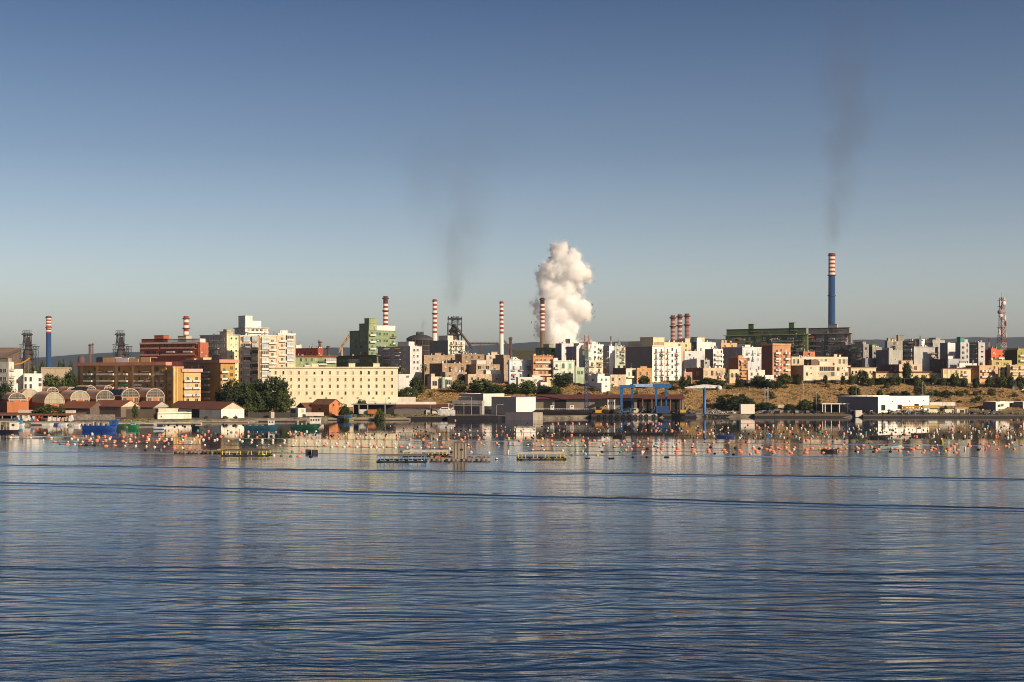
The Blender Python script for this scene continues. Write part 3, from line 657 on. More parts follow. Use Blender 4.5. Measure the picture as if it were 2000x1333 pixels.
bld('old_stone_house', 'beige stone house between the ruined house and the pale blue house', 962, 984, 1004, 700, 860, 38, (.36, .27, .2), 'house', stone=.25, R=[('w', [992], [710], 3, 4)], ant=2, top=[(966, 982, 694)])
bld('old_stone_house', 'low pinkish-white house with a roof terrace beneath the conveyor bridge', 945, 950, 992, 694, 880, 22, (.56, .47, .40), 'house', R=[('w', [958, 972, 984], [699], 3, 4)], ant=3, top=[(960, 972, 688)])
bld('pump_house', 'two narrow white and mint houses joined at the street beside the palm trunk', 835, 842, 863, 736, 792, 30, (.62, .53, .40), 'house', R=[('w', [849], [749], 9, 9, (.5, .56, .5)), ('p', [861], [0], 4, 1, (.35, .42, .36))], ant=0, top=[(843, 850, 731, .5)])
bld('narrow_house', 'narrow house with a mint wall strip and tall bay window above white bars', 862, 864, 883, 737, 792, 26, (.66, .62, .54), 'house', R=[('e', [876], [748], 10, 14, (.6, .62, .58)), ('p', [866], [0], 5, 1, (.30, .42, .34)), ('w', [872, 878], [759], 4, 4)], ant=0)
bld('white_house', 'low white house with a tall palm trunk in front, right of the cream barracks', 776, 778, 806, 731, 765, 20, (.58, .57, .55), 'house', R=[('w', [796], [736], 4, 3, (.4, .5, .4))], ant=0)
bld('apartment_house', 'pale blue house with three black balcony doors on each of two floors', 992, 995, 1041, 704, 800, 24, (.56, .63, .68), 'house', R=[('b', [1003, 1017, 1032], [719.5], 6, 7, (.2, .25, .2)), ('b', [1003, 1017, 1032], [735], 6, 7, (.2, .25, .2))], trim=(.72, .72, .7), top=[(1002, 1010, 698, .2, WHITE)], ant=2, cor=((.7, .7, .68), .3, .3))
bld('apartment_house', 'orange brick apartment house with three rows of continuous balconies', 1038, 1041, 1080, 696, 798, 24, (.50, .22, .10), 'apartment house', R=[('S', [1061], [709.5, 722], 34, 8, (.62, .52, .42)), ('w', (1048, 1072, 4), [705, 717, 729], 4, 7), ('S', [1061], [734], 34, 8, (.55, .38, .26))], trim=(.6, .5, .42), ant=4, cor=((.45, .2, .1), .4, .4))
bld('apartment_house', 'pale mint two-storey house with three shuttered windows right of the orange house', 1079, 1081, 1122, 706, 800, 22, (.60, .64, .54), 'house', R=[('g', [1087, 1100, 1113.5], [715], 4.5, 8), ('g', [1100, 1113], [729], 3.5, 5), ('B', [1087], [716], 7, 6)], cor=((.66, .68, .6), .35, .5), top=[(1081, 1090, 700, .3, WHITE)], ant=1)
bld('old_house', 'small washed green house behind the lattice mast', 1122, 1124, 1143, 718, 796, 20, (.42, .52, .36), 'house', R=[('w', [1130, 1137], [728], 4, 6, (.5, .58, .45))], ant=1)
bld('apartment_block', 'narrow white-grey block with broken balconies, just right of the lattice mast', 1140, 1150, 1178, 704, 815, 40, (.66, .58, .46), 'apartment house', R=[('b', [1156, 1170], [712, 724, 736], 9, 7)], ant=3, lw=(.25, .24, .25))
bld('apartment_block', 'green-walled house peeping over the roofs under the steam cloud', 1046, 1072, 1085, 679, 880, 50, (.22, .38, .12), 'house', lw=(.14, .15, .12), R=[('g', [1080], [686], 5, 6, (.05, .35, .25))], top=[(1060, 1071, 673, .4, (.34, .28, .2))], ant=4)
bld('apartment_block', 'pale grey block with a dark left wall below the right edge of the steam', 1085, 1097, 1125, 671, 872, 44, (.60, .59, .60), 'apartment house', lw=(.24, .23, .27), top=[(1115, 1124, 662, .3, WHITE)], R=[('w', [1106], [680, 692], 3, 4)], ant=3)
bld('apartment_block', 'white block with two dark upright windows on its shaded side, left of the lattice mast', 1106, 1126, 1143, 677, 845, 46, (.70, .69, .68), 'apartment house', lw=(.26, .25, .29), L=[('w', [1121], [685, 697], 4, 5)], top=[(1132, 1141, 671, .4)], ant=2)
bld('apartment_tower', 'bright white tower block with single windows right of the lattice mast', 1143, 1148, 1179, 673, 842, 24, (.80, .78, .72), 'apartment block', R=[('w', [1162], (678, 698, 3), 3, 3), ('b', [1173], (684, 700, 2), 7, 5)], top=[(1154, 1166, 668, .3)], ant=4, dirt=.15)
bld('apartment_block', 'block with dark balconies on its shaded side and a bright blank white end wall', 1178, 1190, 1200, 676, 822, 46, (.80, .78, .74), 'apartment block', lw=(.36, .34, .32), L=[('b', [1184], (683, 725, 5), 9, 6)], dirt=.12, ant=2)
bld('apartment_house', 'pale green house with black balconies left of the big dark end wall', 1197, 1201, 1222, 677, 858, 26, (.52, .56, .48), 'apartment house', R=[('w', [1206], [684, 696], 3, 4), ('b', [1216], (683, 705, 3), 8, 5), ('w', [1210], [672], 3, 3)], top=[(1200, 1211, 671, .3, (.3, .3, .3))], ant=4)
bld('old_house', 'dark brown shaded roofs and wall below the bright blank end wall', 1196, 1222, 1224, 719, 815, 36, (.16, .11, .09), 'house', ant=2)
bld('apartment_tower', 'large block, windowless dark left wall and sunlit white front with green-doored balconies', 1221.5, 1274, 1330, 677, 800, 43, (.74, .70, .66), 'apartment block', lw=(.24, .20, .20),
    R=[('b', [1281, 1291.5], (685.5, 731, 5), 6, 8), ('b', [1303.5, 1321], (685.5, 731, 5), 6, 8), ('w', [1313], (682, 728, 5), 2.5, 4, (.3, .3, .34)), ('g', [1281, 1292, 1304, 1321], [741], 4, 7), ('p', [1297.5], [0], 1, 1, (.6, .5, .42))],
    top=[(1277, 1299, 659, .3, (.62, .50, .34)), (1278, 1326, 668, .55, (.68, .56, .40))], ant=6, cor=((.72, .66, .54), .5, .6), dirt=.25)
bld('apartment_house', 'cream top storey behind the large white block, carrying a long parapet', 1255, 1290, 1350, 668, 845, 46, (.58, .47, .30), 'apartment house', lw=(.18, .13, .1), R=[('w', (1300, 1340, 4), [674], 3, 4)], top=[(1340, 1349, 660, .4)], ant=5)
bld('old_house', 'whitewashed low house with two doors at the foot of the dark end wall', 1221, 1223, 1243, 720, 792, 22, (.70, .66, .58), 'house', R=[('g', [1229, 1238], [731], 3, 8), ('S', [1232], [738], 18, 6, (.65, .6, .5))], ant=1)
bld('old_house', 'ruined orange stone house in front of the dark end wall', 1242, 1244, 1274, 719, 791, 22, (.50, .30, .15), 'house', stone=.3, R=[('w', [1251, 1264], [730], 3, 6)], ant=0, top=[(1252, 1264, 716, .3)])
bld('old_house', 'low beige wall of houses with an arch, under the bright blank end wall', 1190, 1192, 1223, 732, 786, 18, (.60, .50, .38), 'house', stone=.2, R=[('a', [1197], [741], 5, 8), ('w', [1210], [741], 3, 4)], ant=0)
bld('white_house', 'white cube house with two small windows in front of the lattice mast quarter', 1150, 1167, 1191, 735, 780, 34, (.76, .74, .70), 'house', R=[('w', [1175, 1184], [742, 750], 3, 4)], top=[(1153, 1166, 731, .6)], ant=0, L=[('w', [1158], [743], 3, 4)])
bld('white_house', 'sloping white outbuildings on the bank below the white cube house', 1160, 1175, 1192, 748, 768, 30, (.74, .72, .68), 'house', R=[('w', [1184], [755], 3, 3)], ant=0)
bld('white_house', 'long white terrace house below the pale blue house', 1008, 1012, 1060, 737, 782, 14, (.72, .68, .62), 'house', R=[('w', [1020, 1046], [743], 4, 4), ('d', [1032], [745], 4, 6)], ant=0, top=[(1040, 1056, 733, .4)])
bld('white_house', 'small square white hut among the trees on the bank', 1050, 1056, 1070, 747, 768, 24, (.70, .66, .58), 'hut', R=[('w', [1062], [753], 3, 3)], ant=0)
bld('old_house', 'tiny cream hut at the foot of the round dark tree', 1064, 1068, 1086, 737, 780, 26, (.58, .48, .34), 'hut', R=[('w', [1076], [742], 3, 3)], ant=0)
bld('old_house', 'dark-fronted stone house behind the pale mint house', 1120, 1124, 1150, 700, 850, 30, (.22, .18, .15), 'house', R=[('w', [1132], [707], 3, 4)], ant=2)
# ---- centre right
bld('apartment_block', 'white plastered block lit along its top, right of the three thick chimneys', 1345, 1361, 1398, 668.5, 890, 40, (.70, .68, .64), 'apartment block', lw=(.17, .16, .17), top=[(1354, 1360, 661, .4), (1364, 1378, 659, .2, (.5, .44, .26))], L=[('w', [1353], [676], 3, 3)], ant=3)
bld('apartment_block', 'grey-white block with a diagonal shadow below the white plastered block', 1334, 1337, 1382, 686, 862, 26, (.62, .61, .62), 'apartment block', R=[('w', [1347], [693], 3, 3)], ant=4)
bld('apartment_house', 'narrow white block with open balconies among grey side walls', 1377, 1393, 1412, 682, 846, 42, (.70, .68, .66), 'apartment house', lw=(.20, .19, .21), R=[('B', [1402], (690, 718, 4), 15, 6), ('w', [1409], (687, 715, 4), 2, 4)], ant=3)
bld('old_house', 'small grey house with an outside stair in the shade of the narrow white block', 1368, 1375, 1386, 703, 832, 40, (.40, .40, .38), 'house', R=[('w', [1379], [709], 3, 3)], ant=1)
bld('apartment_house', 'peach top storey spreading behind the narrow white block', 1406, 1408, 1440, 670, 905, 20, (.58, .38, .24), 'apartment house', R=[('w', [1416, 1430], [676], 3, 4)], ant=3, top=[(1410, 1420, 665)])
bld('apartment_house', 'pale grey house with green shutters above the orange house', 1411, 1450, 1487, 679, 852, 46, (.56, .57, .60), 'apartment house', lw=(.27, .26, .29), R=[('b', [1459, 1470, 1481], [688], 4, 7, (.7, .7, .7)), ('b', [1470], [700], 4, 7), ('w', [1462, 1480], [702], 3, 5)], top=[(1457, 1467, 674, .3, WHITE)], cor=((.68, .68, .68), .4, .4), ant=2)
bld('apartment_house', 'small orange-brown house with three rows of balconies and a dark left wall', 1423, 1442, 1460, 700, 812, 42, (.50, .27, .15), 'apartment house', lw=(.26, .12, .08), R=[('b', [1446, 1455], [708], 4, 7), ('S', [1451], [723, 736], 14, 6, (.5, .27, .15)), ('w', [1447, 1456], [719, 731], 3, 5)], top=[(1430, 1441, 695, .5)], ant=2, cor=((.5, .28, .16), .3, .3))
bld('apartment_house', 'row of low beige old houses with a dark red shaded end, behind the bank shrubs', 1336, 1374, 1426, 719, 806, 38, (.56, .42, .30), 'house', lw=(.13, .06, .05), stone=.15, R=[('g', [1380, 1391, 1400, 1410], [729], 3.5, 8, (.10, .12, .09)), ('B', [1405, 1419], [733], 7, 5), ('s', [0], [723], 1, 1)], L=[('w', [1350, 1362], [730], 3, 5)], ant=4)
bld('apartment_house', 'cream arcaded house with a palm in front', 1422, 1425, 1444, 722, 800, 20, (.66, .52, .34), 'house', R=[('a', [1430, 1438], [733], 5, 9)], ant=0)
bld('old_house', 'pink stub of a house between the large white block and the bank shrubs', 1334, 1336, 1352, 727, 795, 20, (.48, .28, .22), 'house', R=[('w', [1343], [735], 3, 5)], ant=1)
bld('apartment_tower', 'free-standing brown brick tower house with two balcony columns', 1488, 1509, 1544, 675, 806, 38, (.46, .25, .15), 'apartment block', lw=(.20, .10, .075), R=[('B', [1517, 1535.5], (687, 731, 5), 8, 7), ('w', [1525.5], (684, 730, 5), 2.3, 3), ('s', [0], (689, 733, 5), 1, 1, (.42, .22, .13))],
    cor=((.48, .27, .17), .3, 1.2), ant=2)
bld('white_house', 'low white-pink house at the foot of the brown tower house', 1458, 1461, 1494, 723, 796, 18, (.70, .62, .55), 'house', R=[('w', [1468, 1480], [731], 3, 5), ('w', [1474], [738], 2.5, 3)], ant=1, top=[(1468, 1474, 719)])
bld('white_house', 'bare white garden wall house right below the brown tower house', 1492, 1494, 1511, 733, 790, 16, (.76, .74, .70), 'house', ant=0)
GR = (.115, .16, .085)
bld('apartment_slab', 'very long dark green apartment slab on the skyline left of the tall blue chimney', 1417, 1577, 1579, 654, 930, 57, GR, 'apartment block', trim=(.34, .38, .24),
    L=[('b', (1432, 1464, 4), (661, 701, 5), 10, 7), ('b', (1493, 1566, 6), (661, 701, 5), 11, 7), ('w', [1424, 1478, 1485, 1521, 1553], (659, 699, 5), 3.5, 4, (.6, .6, .5)), ('e', [1450, 1513, 1545], [664, 674], 12, 8, (.6, .56, .5)), ('e', [1437, 1499, 1529, 1562], [684, 694], 10, 8, (.42, .5, .42)),
       ('S', [1450, 1530], [667, 677, 687, 697], 38, 8, (.20, .25, .14)), ('p', [1423, 1482, 1575], [0], 9, 1, (.20, .26, .13))],
    top=[(1418, 1574, 641, .5), (1461, 1471, 631, .2, (.10, .19, .05)), (1540, 1550, 630, .2, (.10, .19, .05)), (1466, 1488, 646, .1, (.45, .38, .28)), (1543, 1556, 646, .1, (.55, .5, .42))], cor=((.32, .30, .16), 1.1, .5), ant=14)
bld('apartment_slab', 'long grey apartment slab continuing the green one, at the foot of the tall blue chimney', 1577, 1661.5, 1665, 652, 930, 57, (.22, .205, .20), 'apartment block', trim=(.42, .40, .38),
    L=[('b', [1586, 1618, 1630, 1652], (660, 700, 5), 10, 7), ('w', [1597, 1606, 1641], (657, 697, 5), 3.5, 4, (.7, .7, .7)), ('e', [1625, 1650], [664, 674, 684], 11, 8, (.6, .56, .52)), ('S', [1588, 1632], [667, 677, 687, 697], 26, 8, (.16, .15, .14)), ('p', [1601, 1640], [0], 14, 1, (.28, .26, .25))],
    top=[(1578, 1658, 640, .5), (1618, 1634, 633, .4, (.36, .34, .33)), (1628, 1650, 645, .1, (.5, .46, .42))], cor=((.3, .26, .24), 1.1, .5), ant=12, lw=None)
bld('apartment_house', 'red-orange upper house between the brown tower house and the cream house', 1560, 1569, 1592, 687, 870, 30, (.48, .17, .10), 'house', lw=(.15, .07, .05), R=[('w', [1580], [692], 3, 4)], ant=3)
bld('apartment_house', 'pale cream storey with pilasters behind the pink garage house', 1543, 1546, 1656, 697, 830, 16, (.62, .52, .38), 'apartment house', R=[('w', [1551, 1559, 1573, 1583, 1592], [706], 3, 7, (.7, .6, .45)), ('w', [1605, 1613, 1640, 1648, 1654], [706], 3, 7, (.6, .6, .55)), ('s', [0], [701], 1, 1)], ant=5, top=[(1630, 1636, 692)])
bld('apartment_house', 'pink-cream house with a grid of dark loggias and white garage doors', 1543, 1569.5, 1661, 715, 812, 33, (.66, .50, .37), 'apartment house', lw=(.33, .21, .14),
    R=[('w', [1604, 1611.5, 1619, 1626.5], [720.5, 731], 5.5, 7, (.6, .5, .4)), ('g', [1576, 1591], [721, 731], 3, 5, (.55, .5, .42)), ('g', [1637, 1653], [721, 731], 4, 6, (.55, .5, .42)), ('w', [1584, 1645], [719, 730], 1.8, 2), ('s', [0], [737.5], 1, 1), ('d', [1577, 1609, 1620, 1643, 1656], [744], 8, 8, (.72, .68, .62)), ('d', [1590], [742], 6, 4, (.3, .3, .28))],
    top=[(1586, 1600, 703, .6, (.16, .10, .08)), (1602, 1622, 706, .5, (.66, .52, .38))], ant=2, cor=((.68, .54, .42), .3, .3), dirt=.22)
# ---- right side: grey estate
GY = (0.328, 0.328, 0.335); GD = (.17, .165, .17)
bld('apartment_block', 'dark grey block with black balconies right of the grey slab', 1620, 1667, 1674, 674, 875, 54, (0.187, 0.172, 0.164), 'apartment block', L=[('b', [1630, 1645, 1660], (682, 712, 4), 9, 6), ('w', [1637, 1653], (681, 711, 4), 3, 4)], ant=4, top=[(1630, 1650, 668)])
bld('apartment_block', 'dark grey block with washing hanging out, behind the cream row', 1662, 1686, 1697, 672, 865, 50, (0.265, 0.25, 0.242), 'apartment block', L=[('b', [1669, 1679], (683, 715, 4), 8, 6)], R=[('w', [1691], (681, 713, 4), 3, 4)], ant=5, top=[(1668, 1684, 668)])
bld('apartment_block', 'grey block with a little green on its roof, right of the washing lines', 1690, 1704, 1722, 678, 880, 46, (0.281, 0.265, 0.257), 'apartment block', lw=(.14, .13, .14), R=[('B', [1713], (686, 716, 4), 12, 6)], ant=4, top=[(1693, 1703, 674, .4, (.25, .4, .15))])
bld('apartment_block', 'low blue-grey block with a sunlit sloping shadow behind the cream terrace', 1684, 1690, 1740, 700, 850, 26, (0.234, 0.242, 0.265), 'apartment block', R=[('w', [1722, 1729], [706, 716], 3, 5)], ant=2)
bld('apartment_block', 'grey-beige stepped block with a tall stair house on the ridge', 1728, 1733, 1768, 666, 935, 30, (0.281, 0.265, 0.234), 'apartment block', R=[('w', [1747, 1753], [671], 3, 4), ('s', [0], [677], 1, 1)], top=[(1755, 1768, 655, .3, (0.234, 0.211, 0.187)), (1736, 1752, 661, .3)], ant=6)
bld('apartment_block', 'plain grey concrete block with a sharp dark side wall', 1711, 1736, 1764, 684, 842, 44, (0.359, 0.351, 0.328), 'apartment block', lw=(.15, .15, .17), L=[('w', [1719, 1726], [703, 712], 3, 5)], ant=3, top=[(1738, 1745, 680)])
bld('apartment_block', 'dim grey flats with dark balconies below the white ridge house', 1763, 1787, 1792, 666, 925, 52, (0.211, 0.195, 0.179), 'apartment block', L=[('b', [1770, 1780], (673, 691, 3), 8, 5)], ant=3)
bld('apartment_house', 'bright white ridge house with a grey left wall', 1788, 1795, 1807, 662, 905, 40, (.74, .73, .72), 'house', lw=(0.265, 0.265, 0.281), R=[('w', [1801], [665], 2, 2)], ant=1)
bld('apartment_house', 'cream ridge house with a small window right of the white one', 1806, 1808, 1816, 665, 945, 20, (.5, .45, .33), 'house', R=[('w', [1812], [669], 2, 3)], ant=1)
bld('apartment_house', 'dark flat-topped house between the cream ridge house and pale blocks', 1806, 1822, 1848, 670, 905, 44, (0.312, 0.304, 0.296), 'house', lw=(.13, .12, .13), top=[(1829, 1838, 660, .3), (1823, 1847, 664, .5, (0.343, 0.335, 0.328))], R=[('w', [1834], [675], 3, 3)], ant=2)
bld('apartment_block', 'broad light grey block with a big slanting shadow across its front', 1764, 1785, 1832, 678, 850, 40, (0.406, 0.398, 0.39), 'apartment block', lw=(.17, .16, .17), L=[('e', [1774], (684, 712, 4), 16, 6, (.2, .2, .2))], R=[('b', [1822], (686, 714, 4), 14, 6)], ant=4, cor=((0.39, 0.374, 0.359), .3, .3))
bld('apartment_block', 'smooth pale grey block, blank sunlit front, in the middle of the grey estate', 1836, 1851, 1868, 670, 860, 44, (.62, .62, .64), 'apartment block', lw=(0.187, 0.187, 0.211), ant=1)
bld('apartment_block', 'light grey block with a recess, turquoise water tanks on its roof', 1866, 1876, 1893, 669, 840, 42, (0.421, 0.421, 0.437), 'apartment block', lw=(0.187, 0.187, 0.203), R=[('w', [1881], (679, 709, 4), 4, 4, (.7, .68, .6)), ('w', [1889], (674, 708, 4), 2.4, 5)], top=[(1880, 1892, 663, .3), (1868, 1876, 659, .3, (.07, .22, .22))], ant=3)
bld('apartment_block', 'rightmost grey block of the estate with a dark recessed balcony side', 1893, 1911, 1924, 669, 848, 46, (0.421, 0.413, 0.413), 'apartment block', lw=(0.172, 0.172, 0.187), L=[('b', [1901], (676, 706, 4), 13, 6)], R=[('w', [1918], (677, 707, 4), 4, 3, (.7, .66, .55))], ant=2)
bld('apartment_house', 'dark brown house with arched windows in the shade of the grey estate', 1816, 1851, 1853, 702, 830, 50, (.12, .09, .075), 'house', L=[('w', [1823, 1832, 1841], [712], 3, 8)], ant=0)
bld('apartment_house', 'pale blue-grey low annex with a white step, before the grey estate', 1849, 1852, 1878, 701, 822, 22, (0.39, 0.406, 0.437), 'house', ant=0, top=[(1853, 1863, 696, .3, (.66, .66, .66))])
bld('apartment_house', 'white low house between the grey annex and the orange flats', 1870, 1874, 1908, 710, 818, 20, (.68, .67, .65), 'house', ant=1, top=[(1872, 1880, 706, .3, (0.312, 0.281, 0.265))])
bld('apartment_house', 'red-orange house under the telecom tower', 1923, 1936, 1958, 683, 858, 36, (.58, .12, .05), 'house', lw=(.34, .06, .03), R=[('w', [1941], [690, 700], 3, 4), ('B', [1953], [697], 10, 7)], top=[(1929, 1946, 681, .4, (.58, .13, .06))], ant=2)
bld('apartment_house', 'olive house with a dark green shaded left wall at the right photo edge', 1958, 1987, 2040, 684, 862, 46, (.28, .26, .08), 'apartment house', lw=(.05, .055, .025), R=[('B', [1995, 2012], [692, 702], 12, 6)], top=[(1990, 2006, 681, .4)], ant=2)
bld('apartment_house', 'low olive-yellow house below the red-orange house', 1931, 1937, 1976, 704, 832, 26, (.44, .36, .15), 'house', R=[('w', [1962, 1968], [711], 3, 4), ('w', [1948], [710], 4, 4)], ant=3)
bld('terrace_house', 'cream terrace house with a flat dark roof edge left of the bank trees', 1657, 1662, 1711, 719, 806, 14, (.68, .56, .36), 'house', R=[('w', [1672, 1683, 1700, 1706], [727], 3, 4), ('d', [1692], [735], 4, 7), ('g', [1665], [728], 3, 6, (.4, .3, .2))], cor=((.28, .17, .1), .5, .5), ant=1)
bld('terrace_house', 'very long low cream terrace with a dark red-brown roof line', 1708, 1711, 1838, 728.5, 808, 6, (.70, .58, .36), 'house', R=[('w', (1718, 1828, 13), [734], 1.8, 2), ('w', [1730, 1760, 1800], [740], 6, 3), ('s', [0], [731.5], 1, 1)], cor=((.15, .06, .045), .6, .8), ant=2)
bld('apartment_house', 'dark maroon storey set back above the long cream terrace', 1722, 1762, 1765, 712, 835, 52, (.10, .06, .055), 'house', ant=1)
bld('apartment_house', 'pinkish cube house half hidden by the tall cypress-like tree', 1748, 1756, 1800, 712, 822, 24, (.58, .44, .32), 'house', lw=(.2, .12, .09), R=[('w', [1788], [719], 4, 6)], top=[(1762, 1784, 705, .5, (.6, .42, .32))], ant=1)
bld('terrace_house', 'cream terrace house with balconies right of the long terrace', 1838, 1842, 1896, 721, 806, 12, (.68, .58, .36), 'house', R=[('w', [1847, 1858, 1868], [727], 3, 6), ('B', [1885], [729], 12, 5), ('w', [1878], [727], 3, 5), ('p', [1852, 1872], [0], 1.2, 1)], cor=((.17, .08, .06), .5, .5), ant=1)
bld('apartment_house', 'orange-pink flats with open balconies and a brown side wall', 1886, 1913, 1950, 715, 808, 38, (.60, .36, .21), 'apartment house', lw=(.42, .19, .09), L=[('w', [1908], [719, 729], 3, 3)], R=[('B', [1920, 1933], [722, 733], 10, 6), ('w', [1942], [718, 729], 2.5, 4, (.4, .45, .3))], ant=2, cor=((.6, .42, .3), .3, .3))
bld('apartment_house', 'golden flats stepping right of the orange-pink flats', 1949, 1952, 1970, 718, 810, 20, (.60, .44, .18), 'apartment house', R=[('w', [1956, 1964], [721, 731], 3, 5)], ant=1)
bld('apartment_house', 'cream flats with broken white shutters at the right photo edge', 1967, 1973, 2060, 714, 806, 16, (.64, .48, .28), 'apartment house', R=[('e', [1981, 1996, 2012], [718.5, 730], 11, 6, (.6, .5, .36))], ant=1, cor=((.64, .5, .3), .3, .3))
bld('white_house', 'low white garden house at the foot of the cream flats by the right edge', 1975, 1978, 2040, 741, 798, 8, (.68, .64, .56), 'house', R=[('w', [1985, 1994], [744], 2, 2)], ant=0)

for lab, px0, px1 in (('dark shade roof over the parking before the left of the long cream terrace', 1712, 1748), ('dark shade roof over the parking before the middle of the long cream terrace', 1756, 1796), ('dark shade roof over the parking before the right cream terrace house', 1802, 1838), ('dark shade roof near the terrace balcony', 1848, 1884)):
    a, b = P(px0, 739, 800), P(px1, 739, 800); zg = T(a.x, 800); rt = empty('carport', (a.x, 800, zg), 0, lab, 'carport', 'shade roofs before the terrace'); m = MB(); h = max(2.2, a.z-zg); m.box(0, 0, h-.25, b.x-a.x, 4, h); m.build('roof', plaster((.12, .07, .05)), rt)
    for k in range(5): m = MB(); x = .2+(b.x-a.x-.6)*k/4; m.box(x, .1, -.5, x+.2, .3, h-.25); m.build('post', paint((.1, .08, .07)), rt)
    m = MB(); m.box(0, 3.6, -.5, b.x-a.x, 3.8, h-.3); m.build('shade_backing', paint((.03, .03, .03)), rt)  # near-black sheet paints the dark beneath this roof
# ================================================================ STEELWORKS ON THE SKYLINE
RED, WHT, BLU = (.27, .035, .028), (.66, .60, .53), (.018, .055, .15)
def chimney(label, px, w, yt, yb, Y, bands, base=None, taper=.85, group='striped chimneys of the steelworks', plats=2, dark=None):
    """bands: list of (row, colour) from the top down; each colour runs to the next row"""
    x = (px-1000)/F*Y; zt = H-(yt-HY)/F*Y; r = w*Y/F/2; zg = T(x, Y)-2
    root = empty('chimney', (x, Y, zg), 0, label, 'chimney', group)
    cols = []
    def ci(c):
        if c not in cols: cols.append(c)
        return cols.index(c)
    prof, ms = [], []
    seq = [(y, c) for y, c in bands]
    zs = [H-(y-HY)/F*Y-zg for y, _ in seq]+[0]
    rad = lambda z: r*(1.0+(1/taper-1)*(1-z/(zt-zg)))
    for k in range(len(seq)-1, -1, -1):
        prof += [(rad(zs[k+1]), zs[k+1]), (rad(zs[k]), zs[k])]; ms += [ci(seq[k][1])]*2
    ms = ms[:-1]; prof.append((prof[-1][0]*.8, zt-zg)); ms.append(ci((.03, .03, .03)))
    m = MB(); m.lathe(prof, 24, mats=ms)
    m.build('shaft', [plaster(c, .22) for c in cols]+([] if len(cols) else []), root)
    for k in range(plats):
        z = (zt-zg)*(.985-.16*k) if k else zt-zg-3
        p = MB(); p.lathe([(rad(z), z-.6), (rad(z)+1.3, z-.3), (rad(z)+1.3, z+.9), (rad(z), z+.9)], 20); p.build('platform', paint((.12, .05, .045)), root)
    l = MB()
    for s in (-.5, .5): l.bar((s-rad(0)*.7, -rad(0)*.72, 0), (s-rad(zt-zg)*.7, -rad(zt-zg)*.74, zt-zg), .13)
    l.build('ladder', paint((.12, .12, .12)), root)
    return root
def alt(y0, y1, n, a=RED, b=WHT):
    return [(y0+(y1-y0)*i/n, a if i % 2 == 0 else b) for i in range(n)]
chimney('blue chimney with red and white striped top between the two left blast furnaces', 95, 9.6, 618, 711, 2500, [(618, (.12, .06, .05)), (621.5, WHT)]+alt(624.5, 651, 9)+[(651, BLU)], taper=.93)
chimney('tallest blue chimney with a red and white striped top, above the grey apartment slab', 1624.5, 12.3, 495, 640, 2000, [(495, RED)]+alt(502, 537, 9, WHT, RED)+[(537, BLU)], taper=.84, plats=3)
chimney('stubby red-topped striped chimney behind the rust-red apartment block', 363.5, 9.5, 618, 690, 1500, alt(618, 660, 7, RED, WHT)+[(660, WHT)], taper=.97)
chimney('soot-topped striped chimney rising behind the green apartment tower', 753, 9.2, 579, 690, 1700, [(579, (.09, .04, .04)), (594, WHT)]+alt(598, 640, 10)+[(640, WHT)], taper=.93)
chimney('slim striped chimney between the gas holder and the big blast furnace', 849, 8, 585, 690, 2100, alt(585, 651, 15)+[(651, WHT)], taper=.8)
chimney('slim striped chimney standing alone left of the steam cloud', 979.5, 7, 589, 690, 2200, alt(589, 652, 15)+[(652, WHT)], taper=.78)
chimney('striped chimney with a black top and brown foot, in front of the steam cloud', 1059.3, 8.6, 582, 690, 2000, [(582, (.055, .035, .035)), (594.5, WHT)]+alt(598.5, 646, 12)+[(646, (.17, .11, .07))], taper=.9)
BR = (.22, .075, .06)
for i, (px, yt, lab) in enumerate(((1314.3, 616.5, 'left and shortest of the three thick red-brown striped chimneys'), (1327.7, 614.5, 'middle one of the three thick red-brown striped chimneys, with the palest bands'), (1341.7, 613, 'right and tallest of the three thick red-brown striped chimneys'))):
    pale = [(.36, .26, .23), (.46, .36, .33), (.26, .15, .13)][i]
    chimney(lab, px, 9.0, yt, 675, 1500, [(yt, (.13, .05, .045)), (yt+8, BR)]+alt(yt+11, 662, 9, pale, BR)+[(662, BR)], taper=1.0, group='three thick chimneys')
chimney('thin dark brown stack right of the conveyor trestle', 997.3, 5.6, 659, 690, 2250, [(659, (.09, .05, .045))], plats=1, group='small dark stacks')
chimney('short brown stack on the horizon left of the ochre estate', 176, 5, 672, 712, 2500, [(672, (.12, .07, .06))], plats=1, group='small dark stacks')
chimney('pencil-thin stack close right of the short brown stack', 181.5, 1.8, 670, 712, 2520, [(670, (.10, .07, .06))], plats=1, group='small dark stacks')
chimney('small flared stack between the red hall and the cream high-rise', 625, 5, 664, 690, 1600, [(664, (.3, .25, .22)), (671, (.1, .07, .06))], plats=2, group='small dark stacks')
chimney('short squat dark stack right of the red hall', 641, 6, 676, 700, 1600, [(676, (.06, .05, .05))], plats=1, group='small dark stacks')

